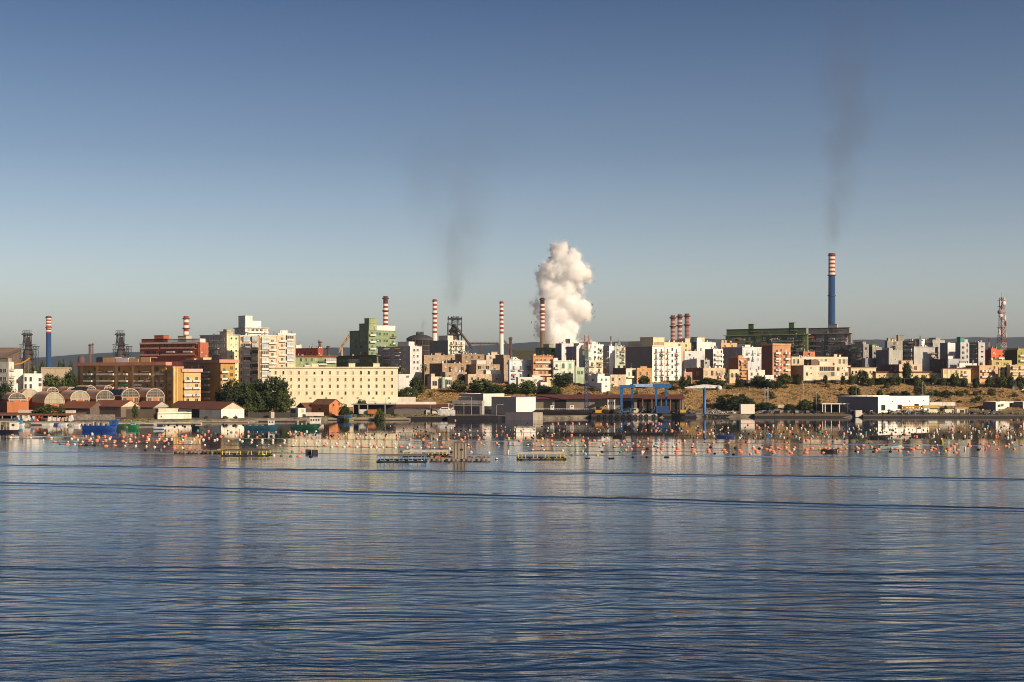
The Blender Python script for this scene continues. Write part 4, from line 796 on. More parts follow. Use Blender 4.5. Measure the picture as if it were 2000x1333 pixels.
def lattice(m, x0, x1, y0, y1, z0, z1, nz, t, mi=0, diag=True):
    for x in (x0, x1):
        for y in (y0, y1): m.bar((x, y, z0), (x, y, z1), t, mi)
    for k in range(nz+1):
        z = z0+(z1-z0)*k/nz
        for a, b in (((x0, y0), (x1, y0)), ((x1, y0), (x1, y1)), ((x1, y1), (x0, y1)), ((x0, y1), (x0, y0))): m.bar((*a, z), (*b, z), t*.7, mi)
        if diag and k < nz:
            z2 = z0+(z1-z0)*(k+1)/nz
            m.bar((x0, y0, z), (x1, y0, z2), t*.55, mi); m.bar((x1, y0, z), (x0, y0, z2), t*.55, mi); m.bar((x0, y0, z), (x0, y1, z2), t*.5, mi); m.bar((x1, y1, z), (x1, y0, z2), t*.5, mi)
IRON = (.045, .042, .045)
def furnace(label, px0, px1, yt, yb, Y, kind):
    s = Y/F; X = lambda p: (p-(px0+px1)/2)*s; x0 = ((px0+px1)/2-1000)*s; zg = T(x0, Y); Z = lambda p: H-(p-HY)*s-zg
    root = empty('blast_furnace', (x0, Y, zg), 0, label, 'blast furnace', 'blast furnaces of the steelworks')
    W2 = (px1-px0)*s/2; zt = Z(yt); mt = paint(IRON, .8); mt2 = paint((.085, .06, .052), .8)
    if kind == 1:
        m = MB(); lattice(m, X(px0+2), X(px0+27), 0, 16, 0, Z(yt+30), 6, .55); lattice(m, X(px0+8), X(px0+20), 2, 12, Z(yt+30), zt-4, 5, .5)
        lattice(m, X(px0+27), X(px0+34), 3, 12, 0, Z(yt+32), 5, .4)
        for k in range(4): z = Z(yt+28+9*k); m.box(X(px0), -1, z, X(px0+28+k), 17, z+.8)
        m.bar((X(px0+26), 4, Z(yt+31)), (X(px0+39), 4, Z(yt+31)), .7); m.build('frame', mt, root)
        b = MB(); b.lathe([(7.5, 0), (8.5, Z(yt+45)), (6.5, Z(yt+36)), (4, Z(yt+22)), (3, Z(yt+12))], 16, X(px0+15), 8); b.build('furnace_body', mt2, root)
        p = MB()
        for dx in (-5, 0, 4.5): p.bar((X(px0+14+dx), 5, Z(yt+24)), (X(px0+14+dx*1.4), 6, Z(yt+5)), .9, 0, 8)
        p.bar((X(px0+9), 5, Z(yt+8)), (X(px0+6), 5, Z(yt+26)), 1.1, 0, 8); p.bar((X(px0+19), 5, Z(yt+12)), (X(px0+23), 5, Z(yt+30)), 1.1, 0, 8); p.bar((X(px0+12), 5, Z(yt+30)), (X(px0+14), 5, 0), 1.8, 0, 8); p.build('gas_pipe', mt2, root)
        t = MB(); t.box(X(px0+5), 0, Z(yt+9), X(px0+22), 13, Z(yt+6)); t.box(X(px0+7), 1, Z(yt+1), X(px0+21), 12, zt)
        for k in range(5): t.bar((X(px0+7+3.4*k), 1, Z(yt+6)), (X(px0+7+3.4*k), 1, zt), .35)
        t.build('top_platform', mt, root)
    else:
        m = MB(); lattice(m, X(px0+1), X(px1-4), 0, 18, 0, Z(yt+12), 5, .6); lattice(m, X(px0+10), X(px1-9), 2, 14, Z(yt+12), zt, 3, .5)
        for px in (px0+2, px0+9, px1-11, px1-4): m.bar((X(px), 4, 0), (X(px), 4, zt), .8)
        for k in range(4): z = Z(yt+6+10*k); m.box(X(px0+1), -1, z, X(px1-3), 18, z+.7)
        m.build('frame', mt, root)
        b = MB(); b.lathe([(8, 0), (8.5, Z(yt+38)), (5, Z(yt+26)), (3, Z(yt+14))], 16, X(px0+13), 9); b.build('furnace_body', mt2, root)
        p = MB(); p.bar((X(px0+4), 5, Z(yt+30)), (X(px0+12), 5, Z(yt+17)), 1.3, 0, 8); p.bar((X(px0+12), 5, Z(yt+17)), (X(px0+20), 5, Z(yt+22)), 1.6, 0, 8)
        p.bar((X(px0+15), -2, Z(yt+16)), (X(px0+50), -2, Z(yt+62)), 2.0, 0, 8); p.build('downcomer_pipe', mt2, root)
        t = MB()
        for k in range(5): t.bar((X(px0+3+5*k), 2, Z(yt+4)), (X(px0+3+5*k), 2, zt+1.5), .6)
        t.box(X(px0+1), 0, Z(yt+4), X(px1-3), 15, Z(yt+2)); t.build('top_platform', mt, root)
    return root
furnace('dark blast furnace tower left of the blue chimney', 37, 76, 646, 710, 2400, 1)
furnace('dark blast furnace tower between the blue chimney and the rust-red block', 219, 258, 646, 700, 2400, 1)
furnace('big square-framed blast furnace with a slanting pipe right of the gas holder', 873, 905, 619, 680, 2150, 2)

def gasholder():
    Y = 1900; s = Y/F; x = (820-1000)*s; zg = T(x, Y); Z = lambda p: H-(p-HY)*s-zg; r = 25*s
    root = empty('gas_holder', (x, Y, zg), 0, 'wide dark gas holder with a domed roof and small stacks on top', 'gas holder')
    m = MB(); m.lathe([(r, 0), (r, Z(664)), (r+.7, Z(664)), (r+.7, Z(661))], 32); m.build('tank_wall', paint((.05, .04, .042)), root)
    m = MB(); m.lathe([(r+.4, Z(661)), (r*.8, Z(657.5)), (r*.5, Z(655)), (r*.1, Z(654))], 32); m.build('roof', paint((.045, .045, .05)), root)
    m = MB(); m.lathe([(r*.31, Z(656)), (r*.31, Z(652.5))], 20)
    for k in range(6): m.bar((-r*.26+r*.104*k, -2, Z(653)), (-r*.26+r*.104*k, -2, Z(648.5)), .9, 0, 8)
    m.build('vent_house', paint((.04, .035, .038)), root)
    m = MB()
    for k in range(24): a = 2*pi*k/24; m.bar(((r+.6)*cos(a), (r+.6)*sin(a), 0), ((r+.6)*cos(a), (r+.6)*sin(a), Z(661)), .35)
    for z in (Z(664), Z(676), Z(686)):
        for k in range(24): a, b = 2*pi*k/24, 2*pi*(k+1)/24; m.bar(((r+.8)*cos(a), (r+.8)*sin(a), z), ((r+.8)*cos(b), (r+.8)*sin(b), z), .4)
    m.build('guide_frame', paint((.12, .09, .08)), root)
gasholder()
def bridge(label, pts, Y, tr, th=3, col=(.11, .06, .055), name='conveyor_bridge'):
    """enclosed belt gallery along pts (photo col,row) with trestle legs at the given columns"""
    root = empty(name, (((pts[0][0]-1000)/F*Y), Y, T((pts[0][0]-1000)/F*Y, Y)), 0, label, 'conveyor')
    o = root.location; m = MB(); g = MB()
    for a, b in zip(pts, pts[1:]):
        p, q = P(*a, Y)-o, P(*b, Y)-o; d = (q-p).normalized(); up = Vector((0, 0, th))
        n = max(1, int((q-p).length/6))
        for yy in (-2, 2):
            w_ = Vector((0, yy, 0)); g.bar(p+w_, q+w_, .35); g.bar(p+w_+up, q+w_+up, .35)
            for k in range(n): g.bar(p+w_+(q-p)*k/n, p+w_+up+(q-p)*(k+.5)/n, .2); g.bar(p+w_+up+(q-p)*(k+.5)/n, p+w_+(q-p)*(k+1)/n, .2)
        m.add([p+Vector((0, -1.6, .3)), q+Vector((0, -1.6, .3)), q+Vector((0, 1.6, .3)), p+Vector((0, 1.6, .3)), p+Vector((0, -1.6, th*.72)), q+Vector((0, -1.6, th*.72)), q+Vector((0, 1.6, th*.72)), p+Vector((0, 1.6, th*.72))], [(0, 1, 2, 3), (4, 7, 6, 5), (0, 4, 5, 1), (1, 5, 6, 2), (2, 6, 7, 3), (3, 7, 4, 0)])
    m.build('gallery', paint(col), root); g.build('truss', paint(tuple(c*.8 for c in col)), root)
    for px in tr:
        y = lerp(pts, px); p = P(px, y, Y)-o; l = MB()
        for yy in (-3, 3): l.bar((p.x-2, yy, 0), (p.x, yy*.6, p.z), .45); l.bar((p.x+2, yy, 0), (p.x, yy*.6, p.z), .45)
        l.bar((p.x-1.2, -2, p.z*.5), (p.x+1.2, -2, p.z*.5), .3); l.build('trestle', paint(tuple(c*.8 for c in col)), root)
bridge('level conveyor bridge on trestles between the big blast furnace and the lone striped chimney', [(912, 673), (974, 673)], 2120, [938, 972], 3.6)
bridge('short conveyor ramp falling right behind the lone striped chimney', [(984, 668), (1003, 689)], 2240, [992], 4, (.17, .08, .06))
bridge('long pale conveyor ramp rising to the leftmost blast furnace', [(-30, 713), (0, 702), (42, 684)], 2300, [0, 20], 4, (.16, .12, .10))
bridge('cream sloping conveyor behind the left side of the green apartment tower', [(662, 689), (684, 657)], 1400, [668], 4, (.5, .38, .25))
def vaulted_store(label, px0, px1, yt, ye, yb, Y, col, roofc):
    s = Y/F; x0, x1 = (px0-1000)*s, (px1-1000)*s; zg = T(x0, Y)
    root = empty('storage_shed', (x0, Y, zg), 0, label, 'storage shed'); W_ = x1-x0; he = H-(ye-HY)*s-zg; hr = H-(yt-HY)*s-zg
    m = MB(); m.box(0, 0, 0, W_, 40, he); m.build('wall', plaster(col), root)
    m = MB(); n = 8
    pr = [(20-20*cos(pi*i/n), he+.05+(hr-he)*sin(pi*i/n)) for i in range(n+1)]
    vs = [(-.5, y, z) for y, z in pr]+[(W_+.5, y, z) for y, z in pr]
    m.add(vs, [(i, i+1, n+2+i, n+1+i) for i in range(n)]+[tuple(range(n+1)), tuple(range(n+1, 2*n+2))[::-1]]); m.build('roof', plaster(roofc), root)
vaulted_store('brown round-roofed ore shed on the far left horizon', -60, 26, 679, 689, 720, 2500, (.16, .11, .09), (.19, .12, .08))
vaulted_store('dark low works building with round roof right of the short brown stack', 188, 214, 697, 702, 715, 2450, (.05, .04, .04), (.06, .05, .045))
vaulted_store('dark low rolling mill roof behind the old quarter', 1003, 1052, 683, 686, 700, 1600, (.06, .055, .03), (.09, .08, .03))
def dome():
    Y = 2450; s = Y/F; x = (159-1000)*s; zg = T(x, Y)
    root = empty('domed_tank', (x, Y, zg), 0, 'small reddish domed tank on the horizon left of the short brown stack', 'tank')
    m = MB(); z = lambda p: H-(p-HY)*s-zg; r = 7*s; m.lathe([(r, 0), (r, z(703)), (r*.86, z(698)), (r*.4, z(695)), (r*.15, z(694))], 20); m.build('tank_wall', paint((.12, .06, .055)), root)
    m = MB(); m.lathe([(r*.12, z(695)), (r*.12, z(692))], 8); m.build('vent', paint((.1, .05, .05)), root)
dome()
# steam cloud
def steam():
    Y = 2250; s = Y/F; r = random.Random(3)
    blobs = [(1088, 660, 34), (1070, 655, 22), (1105, 655, 24), (1060, 640, 14), (1055, 655, 9), (1085, 640, 34), (1108, 635, 26), (1130, 610, 24), (1140, 600, 18), (1146, 618, 11), (1052, 605, 12), (1048, 595, 8), (1042, 597, 5), (1062, 620, 14), (1090, 610, 34), (1110, 590, 26), (1075, 590, 26), (1085, 575, 26), (1105, 560, 26), (1070, 560, 22), (1060, 545, 14), (1064, 528, 14), (1080, 530, 26), (1100, 525, 30), (1125, 528, 24), (1142, 535, 16), (1148, 545, 10), (1120, 505, 18), (1095, 495, 20), (1085, 485, 12), (1100, 482, 10), (1120, 490, 8), (1095, 675, 34), (1070, 680, 20), (1118, 680, 18), (1058, 575, 8), (1137, 570, 5), (1125, 560, 14), (1116, 650, 14), (1037, 592, 3), (1047, 585, 4), (1057, 515, 5), (1051, 535, 4), (1150, 522, 4), (1154, 538, 3), (1046, 630, 4), (1049, 645, 5), (1147, 598, 6), (1138, 622, 6)]
    bm = bmesh.new()
    for px, py, rad in blobs:
        c = P(px, py, Y); R_ = rad*s*.86; bmesh.ops.create_icosphere(bm, subdivisions=3, radius=R_, matrix=Matrix.Translation(c+Vector((0, r.uniform(-8, 8)+abs(R_-18)*.2, 0))))
        for k in range(int(rad*.55)):
            a = Vector((r.gauss(0, 1), r.gauss(0, 1), r.gauss(0, 1))).normalized(); rr = R_*r.uniform(.16, .34)
            bmesh.ops.create_icosphere(bm, subdivisions=2, radius=rr, matrix=Matrix.Translation(c+a*R_*.93))
    me = bpy.data.meshes.new('steam_cloud'); bm.to_mesh(me); bm.free()
    o = link('steam_cloud', me)
    rm = o.modifiers.new('remesh', 'REMESH'); rm.mode = 'VOXEL'; rm.voxel_size = 1.0; rm.use_smooth_shade = True
    sm = o.modifiers.new('soften', 'SMOOTH'); sm.iterations = 5; sm.factor = .5
    for sc, st in ((18, 9), (6, 6), (2.4, 4.0)):
        tx = bpy.data.textures.new('puff', 'CLOUDS'); tx.noise_scale = sc; tx.noise_depth = 4
        d = o.modifiers.new('puffs', 'DISPLACE'); d.texture = tx; d.texture_coords = 'GLOBAL'; d.strength = st; d.mid_level = .5
    sm = o.modifiers.new('s', 'SMOOTH'); sm.iterations = 1; sm.factor = .5
    m = bpy.data.materials.new('steam'); t, b, N, L = nodes(m); out = t.nodes['Material Output']
    t.nodes.remove(b); v = N('ShaderNodeVolumePrincipled'); v.inputs['Color'].default_value = (1, 1, 1, 1); v.inputs['Density'].default_value = .17
    L(v.outputs[0], out.inputs['Volume']); me.materials.append(m)
    v2 = o.copy(); v2.data = o.data.copy(); C.objects.link(v2); v2.name = 'steam_veil'
    tx = bpy.data.textures.new('wisp', 'CLOUDS'); tx.noise_scale = 7; tx.noise_depth = 5
    dd = v2.modifiers.new('wisps', 'DISPLACE'); dd.texture = tx; dd.texture_coords = 'GLOBAL'; dd.strength = 22; dd.mid_level = .38
    mv = bpy.data.materials.new('thin_steam'); mv.use_nodes = True; t2 = mv.node_tree; t2.nodes.remove(t2.nodes['Principled BSDF'])
    w2 = t2.nodes.new('ShaderNodeVolumePrincipled'); w2.inputs['Color'].default_value = (1, 1, 1, 1); w2.inputs['Density'].default_value = .022
    t2.links.new(w2.outputs[0], t2.nodes['Material Output'].inputs['Volume']); v2.data.materials.clear(); v2.data.materials.append(mv)
    tag(v2, 'thin ragged veil of vapour round the edge of the steam cloud', 'steam', kind='stuff')
    tag(o, 'tall billowing white steam cloud behind the black-topped striped chimney', 'steam', kind='stuff')
steam()
def plume(label, px0, Y, path, dens, seed):
    """faint dark smoke: a leaning column of thin volume whose density fades to nothing at its flanks and ends"""
    s = Y/F; o = P(px0, path[0][1], Y); zt = (path[0][1]-path[-1][1])*s
    lean = (path[-1][0]-path[0][0])*s/zt; r0, r1 = path[0][2]*s*1.25, path[-1][2]*s*1.25
    m = MB(); n = 16
    for k in range(2):
        z = zt*k; r_ = (r0, r1)[k]
        for i in range(n): a = 2*pi*i/n; m.v.append((lean*z+r_*1.08*cos(a), r_*1.08*sin(a), z))
    for i in range(n): m.f.append([i, (i+1) % n, n+(i+1) % n, n+i])
    m.f += [list(range(n)), list(range(n, 2*n))]; m.m = [0]*(n+2); m.sm = [False]*(n+2)
    mt = bpy.data.materials.new('smoke'); mt.use_nodes = True; t = mt.node_tree; t.nodes.remove(t.nodes['Principled BSDF'])
    N, L = t.nodes.new, t.links.new
    def M(op, a, b=None, c=None, clamp=False):
        n_ = N('ShaderNodeMath'); n_.operation = op; n_.use_clamp = clamp
        for i_, x in enumerate((a, b, c)):
            if x is None: continue
            if isinstance(x, (int, float)): n_.inputs[i_].default_value = x
            else: L(x, n_.inputs[i_])
        return n_.outputs[0]
    v = N('ShaderNodeVolumePrincipled'); v.inputs['Color'].default_value = (.16, .14, .13, 1)
    g = N('ShaderNodeTexCoord'); sp = N('ShaderNodeSeparateXYZ'); L(g.outputs['Object'], sp.inputs[0])
    mp = N('ShaderNodeMapping'); mp.inputs['Location'].default_value = (seed*7, 0, 0); mp.inputs['Scale'].default_value = (1, 1, .55)
    nz = N('ShaderNodeTexNoise'); nz.inputs['Scale'].default_value = 1.1/max(r0*.5+r1*.3, 4); nz.inputs['Detail'].default_value = 4; nz.inputs['Distortion'].default_value = .6
    L(g.outputs['Object'], mp.inputs['Vector']); L(mp.outputs[0], nz.inputs['Vector'])
    rz = M('MULTIPLY_ADD', sp.outputs['Z'], (r1-r0)/zt, r0); dx = M('DIVIDE', M('MULTIPLY_ADD', sp.outputs['Z'], -lean, sp.outputs['X']), rz); dy = M('DIVIDE', sp.outputs['Y'], rz)
    e = M('SUBTRACT', 1, M('ADD', M('MULTIPLY', dx, dx), M('MULTIPLY', dy, dy)), clamp=True)
    h = M('DIVIDE', sp.outputs['Z'], zt); hf = M('MULTIPLY', M('MULTIPLY', M('SUBTRACT', 1, h, clamp=True), 1.6, clamp=True), M('MULTIPLY', h, 14, clamp=True))
    r = N('ShaderNodeMapRange'); r.inputs['From Min'].default_value = .40; r.inputs['From Max'].default_value = .68; r.inputs['To Max'].default_value = dens
    L(nz.outputs['Fac'], r.inputs['Value']); k2 = M('DIVIDE', r0*2.2+r1*.25, rz)
    L(M('MULTIPLY', M('MULTIPLY', M('MULTIPLY', r.outputs[0], M('MULTIPLY', e, e)), hf), k2), v.inputs['Density']); L(v.outputs[0], t.nodes['Material Output'].inputs['Volume'])
    tag(m.build('smoke_plume', mt, None, o), label, 'smoke', kind='stuff')
plume('faint dark smoke drifting up from the tallest blue chimney', 1624, 2000, [(1631, 498, 20), (1702, -120, 130)], .0075, 1)
plume('faint brown smoke rising above the big blast furnace', 886, 2150, [(884, 614, 16), (906, 180, 200)], .0062, 2)
plume('thin dark wisps of smoke above the gas holder', 826, 1900, [(824, 648, 5), (829, 618, 9)], .04, 3)
# telecom tower and masts
def telecom():
    Y = 870; s = Y/F; x = (1956.5-1000)*s; zg = T(x, Y); Z = lambda p: H-(p-HY)*s-zg
    root = empty('telecom_tower', (x, Y, zg), .5, 'red and white lattice telecom tower hung with dishes at the right', 'telecom tower')
    m = MB(); ylev = [742]+[690-k*8.5 for k in range(0, 13)]; hw = lambda y: max(2.6*s, lerp([(582, 2.8*s), (640, 4*s), (690, 7.5*s), (742, 11*s)], y)); n = 0
    lv = []; y = 742.0
    while y > 584: lv.append(y); y -= 7.2
    lv.append(582)
    for k, (a, b) in enumerate(zip(lv, lv[1:])):
        mi = 0 if (a > 700 or 672 > a > 642 or 612 > a > 0 or 632 > a > 622) else 1; A_, B_ = hw(a), hw(b); za, zb = Z(a), Z(b); ca = [(-A_, -A_), (A_, -A_), (A_, A_), (-A_, A_)]; cb = [(-B_, -B_), (B_, -B_), (B_, B_), (-B_, B_)]
        for i in range(4):
            j = (i+1) % 4; m.bar((*ca[i], za), (*cb[i], zb), .2, mi); m.bar((*ca[i], za), (*cb[j], zb), .1, mi); m.bar((*ca[j], za), (*cb[i], zb), .1, mi); m.bar((*cb[i], zb), (*cb[j], zb), .1, mi)
    m.build('mast', [paint((.26, .045, .035)), paint((.42, .36, .33))], root)
    for y in (640, 612, 600, 588):
        p = MB(); h_ = hw(y)+.8; p.box(-h_, -h_, Z(y), h_, h_, Z(y)+.3); p.build('platform', paint((.3, .08, .06)), root)
    for (dx, py, r_, az) in ((-8, 610, 1.6, -.8), (-6.5, 617, 1.3, -.5), (7, 622, 1.9, .6), (8, 632, 1.9, 1.0), (0, 593, 1.5, 0)):
        d = MB(); d.lathe([(r_, 0), (r_, .5), (r_*.9, .8), (.2, 1.0)], 16); me = d.mesh('dish', [paint((.55, .53, .52) if py in (622, 617, 593) else (.3, .2, .18))]); me.transform(Matrix.Rotation(pi/2, 4, 'X'))
        link('dish', me, root, (dx*s*.85, -1.6 if dx == 0 else -.6, Z(py)), az)
    for (dx, py) in ((-10, 592), (-7, 592), (-12, 648), (-9, 650), (10, 655), (4, 586), (8, 590)):
        a = MB(); a.box(-.3, -.15, -1.6, .3, .15, 1.6); a.bar((0, .1, 0), (-dx*s*.6, 1.5, 0), .08); link('panel_antenna', a.mesh('panel_antenna', [paint((.45, .44, .43))]), root, (dx*s*.8, -1, Z(py)))
    a = MB(); a.bar((0, 0, Z(582)), (0, 0, Z(572)), .18); a.build('whip_antenna', paint((.5, .5, .5)), root)
telecom()
def small_mast(label, px, yt, Y, w, c=(.3, .08, .06)):
    s = Y/F; x = (px-1000)*s; zg = T(x, Y); h = H-(yt-HY)*s-zg; m = MB(); n = 9; W_ = w*s/2
    for k in range(n):
        a, b = 1-k/n*.8, 1-(k+1)/n*.8
        for i in range(4):
            q = [(-1, -1), (1, -1), (1, 1), (-1, 1)]; p0, p1, j = q[i], q[i], q[(i+1) % 4]
            m.bar((p0[0]*W_*a, p0[1]*W_*a, h*k/n), (p1[0]*W_*b, p1[1]*W_*b, h*(k+1)/n), .22, k % 2); m.bar((p0[0]*W_*a, p0[1]*W_*a, h*k/n), (j[0]*W_*b, j[1]*W_*b, h*(k+1)/n), .12, k % 2)
    tag(m.build('lattice_mast', [paint(c), paint((.5, .45, .42))], None, (x, Y, zg)), label, 'mast')
small_mast('small red and white pylon left of the telecom tower', 1931.5, 660, 1400, 6)
small_mast('small dark pylon on the roofs right of the bright white tower block', 1193, 657, 1300, 6, (.1, .08, .08))
small_mast('thin antenna mast with a lamp-like head above the pale green house', 1209, 662, 1200, 2, (.4, .4, .35))
# ================================================================ WATERFRONT
G = 'barrel-roofed warehouses'
RF = (.66, .44, .30); OFF = (.42, .37, .31)
for (B, C_, ye, yr, Y, L_, pan, fc, lab) in (
    (17, 51, 781, 768, 700, 26, None, OFF, 'barrel-roofed brick warehouse at the left photo edge with a three-pane arched window'),
    (87, 126, 788, 767, 702, 34, (.40, .36, .27), (.34, .30, .22), 'barrel-roofed warehouse with a boarded arched front, second from the left'),
    (138, 175, 780, 764, 708, 30, (.30, .26, .2), (.5, .46, .38), 'barrel-roofed warehouse with half its arch boarded, left of the twin white-framed arches'),
    (188, 223, 780, 763, 708, 30, None, OFF, 'barrel-roofed warehouse with a white-framed arch left of the solar panels'),
    (238, 272, 776, 760, 714, 22, None, OFF, 'barrel-roofed warehouse with a white-framed arch right of the solar panels'),
    (286, 321, 776, 760, 714, 22, None, OFF, 'rightmost barrel-roofed warehouse, its white-framed arch below the ochre stair tower'),
    (42, 77, 776, 761, 730, 30, (.42, .38, .30), (.5, .46, .36), 'back-row barrel-roofed warehouse with a blind arch near the left edge'),
    (92, 114, 767, 757, 736, 26, None, OFF, 'small back-row barrel-roofed warehouse left of centre with a grey arch'),
    (131, 150, 766, 757, 738, 26, None, OFF, 'small back-row barrel-roofed warehouse between two others, white arch'),
    (165, 188, 765, 754, 740, 26, None, OFF, 'back-row barrel-roofed warehouse just below the ochre block with solar panels beside it'),
    (203, 221, 765, 754, 741, 26, None, OFF, 'back-row barrel-roofed warehouse furthest right under the ochre balconies')):
    vault(lab, B-.1, B, C_, ye, yr, Y, 30, OFF, RF, pan, fc, L_, G)
bld('brick_warehouse', 'flat brick wall bay at the left photo edge below the barrel roofs', -80, 14, 56, 785, 690, 30, (.42, .15, .065), 'warehouse', lw=(.24, .07, .035), ant=0, roofc=(.3, .24, .2), top=[])
for lab, px0, px1, y0, y1, Y in (('tilted dark solar panel array on the back-row barrel roof', 141, 168, 756, 763, 734), ('tilted dark solar panel array beside the barrel roof right of centre', 190, 236, 761, 772, 712)):
    a, b = P(px0, y1, Y), P(px1, y0, Y); m = MB(); n = 6
    for i in range(n): x = (b.x-a.x)*i/n; m.add([(x+.1, 0, 0), (x+(b.x-a.x)/n-.1, 0, 0), (x+(b.x-a.x)/n-.1, 5, b.z-a.z), (x+.1, 5, b.z-a.z)], [(0, 1, 2, 3)]); m.add([(x, .02, -.3), (x+(b.x-a.x)/n, .02, -.3), (x+(b.x-a.x)/n, 5.02, b.z-a.z-.3), (x, 5.02, b.z-a.z-.3)], [(0, 1, 2, 3)], 1)
    tag(m.build('solar_panel', [paint((.012, .014, .035), .3), paint((.2, .2, .2))], None, a), lab, 'solar panels')
TILE = (.22, .085, .05)
gable('boat_shed', 'long rusty-tiled shed left of the pointed cream gable', 118, 176, 208, 798, 786, 668, 58, (.13, .10, .085), TILE, axis='depth', cat='shed')
gable('boat_shed', 'tile-roofed shed with a pointed cream gable behind the blue barge', 178, 236, 274, 795, 783.5, 664, 56, (.17, .13, .10), TILE, gcol=(.56, .46, .34), axis='depth', cat='shed')
gable('boat_shed', 'low rusty shed roof right of the pointed cream gable', 262, 300, 332, 796, 785, 674, 56, (.2, .15, .12), TILE, gcol=(.4, .38, .34), axis='depth', cat='shed')
gable('boat_shed', 'rusty-roofed shed with a sunlit white gable wall at the water, left of the pines', 327, 432, 477, 800, 786.5, 640, 50, (.74, .68, .60), (.17, .07, .05), gcol=(.56, .47, .35), cat='shed', over=.5, L=[('w', [382], [812], 26, 22, (.02, .018, .018))])
bld('boathouse', 'white flat boathouse with a peeling upper wall at the left shore', 300, 308, 374, 806, 634, 30, (.72, .66, .56), 'boathouse', lw=(.4, .3, .2), ant=0, R=[('s', [0], [809], 1, 1, (.15, .09, .07)), ('w', [350, 358], [821], 5, 2.5), ('w', [315], [814], 2, 3)], top=[(310, 348, 799, .7, (.62, .52, .38), .5)])
slab('stone_wall', 'dark weathered shed wall between the tile-roofed sheds and the boathouse', 246, 306, 800, 826, 636, 1.2, (.10, .075, .06), 'wall')
slab('stone_wall', 'rough low grey stone wall behind the moored blue barge', 143, 224, 810, 824, 622, .8, (.24, .20, .18), 'wall', stone=.4)


def canopy(label, px0, px1, yr, Y, dep, col, posts, yb=None, cat='canopy', pc=(.3, .25, .2), thick=.7, back=None):
    a = P(px0, yr, Y); b = P(px1, yr, Y); zg = T(a.x, Y)
    root = empty('canopy', (a.x, Y, zg), 0, label, cat); h = a.z-zg; W_ = b.x-a.x
    m = MB(); m.box(0, 0, h-thick, W_, dep, h); m.build('roof', plaster(col), root)
    for px in posts: x = (px-px0)*Y/F; p = MB(); p.box(x-.2, .2, 0, x+.2, .6, h-thick); p.build('post', plaster(pc), root)
    if back: m = MB(); m.box(0, dep-.5, 0, W_, dep, h-thick-.01); m.build('shade_backing', plaster(back), root)  # near-black sheet: the darkness beneath the roof put into its colour
    return root
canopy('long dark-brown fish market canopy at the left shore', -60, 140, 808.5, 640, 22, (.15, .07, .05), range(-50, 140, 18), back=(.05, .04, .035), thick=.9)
slab('garden_wall', 'pale low wall above the fish market canopy left of the dark round bush', 36, 66, 801, 808, 655, 1, (.52, .44, .36), 'wall')
slab('shed_wall', 'pale shed end wall right of the dark round bush', 128, 143, 802, 812, 648, 4, (.58, .5, .4), 'wall')
# centre shore
gable('brick_house', 'orange-rendered shed with a brown tile roof and a white lower wall', 608, 643, 668, 791, 781, 668, 50, (.50, .20, .08), (.20, .10, .06), cat='house', L=[('w', [625], [800], 4, 5)], R=[('w', [651], [792], 3, 5), ('w', [662], [790], 3, 5)], D=12)
gable('boat_shed', 'low dark-brown tiled roof left of the orange-rendered shed', 578, 598, 626, 798, 788, 674, 40, (.09, .06, .05), (.19, .09, .05), axis='front', cat='shed')
bld('kiosk', 'small white waterside kiosk with a dark open side', 566, 582, 597, 797.5, 662, 40, (.70, .64, .56), 'kiosk', L=[('w', [573], [804], 10, 8)], R=[('w', [591], [803], 3, 4, (.3, .3, .3))], ant=0)
slab('garden_wall', 'white boundary wall blocks between the kiosk and the orange-rendered shed', 597, 632, 806, 813, 662, 1, (.68, .60, .52), 'wall')
slab('gate_pier', 'single pale gate pier on the quay by the teal boat', 529, 535, 805, 820, 652, 1.2, (.58, .52, .44), 'pier')
slab('fence_wall', 'dark plank fence on the quay left of the pale gate pier', 484, 529, 806, 820, 656, .3, (.07, .06, .055), 'fence')
slab('fence_wall', 'dark plank fence on the quay right of the pale gate pier', 536, 566, 806, 820, 656, .3, (.06, .055, .05), 'fence')
bld('retaining_wall', 'long white retaining wall with a flat top below the cream barracks', 708, 711, 852, 786, 716, 5, (.70, .64, .56), 'wall', ant=0, D=8, R=[('w', [733, 762], [788], 1.5, 1.5)])
bld('retaining_wall', 'upper short white wall above the long white retaining wall', 766, 768, 812, 776, 728, 4, (.62, .57, .49), 'wall', ant=0, D=6)
def shed(label, px0, px1, yr, yw, Y, dep, roofc, wallc, opens, posts=(), fascia=2.4):
    a, b = P(px0, yr, Y), P(px1, yr, Y); zg = T(a.x, Y)-.3
    root = empty('shipyard_shed', (a.x, Y, zg), 0, label, 'shed'); W_ = b.x-a.x; h = a.z-zg; hw = H-(yw-HY)/F*Y-zg
    m = MB(); m.add([(-.5, -2, hw), (W_+.5, -2, hw), (W_+.5, dep, h), (-.5, dep, h), (-.5, -2, hw+.3), (W_+.5, -2, hw+.3), (W_+.5, dep, h+.3), (-.5, dep, h+.3)], [(0, 1, 2, 3), (4, 7, 6, 5), (0, 4, 5, 1), (1, 5, 6, 2), (2, 6, 7, 3), (3, 7, 4, 0)]); m.build('roof', plaster(roofc, .5), root)
    m = MB(); m.box(0, 1, 0, W_, dep-.3, hw-.1); m.build('wall', plaster(wallc, .5), root)
    for o0, o1, yy in opens:
        d = MB(); z1 = H-(yy-HY)/F*Y-zg; d.box((o0-px0)*Y/F, .8, 0, (o1-px0)*Y/F, 1.15, z1); d.build('doorway', paint((.012, .011, .011)), root)
    for px in posts: p = MB(); x = (px-px0)*Y/F; p.box(x-.25, -1.2, 0, x+.25, -.8, hw); p.build('post', plaster((.22, .12, .08)), root)
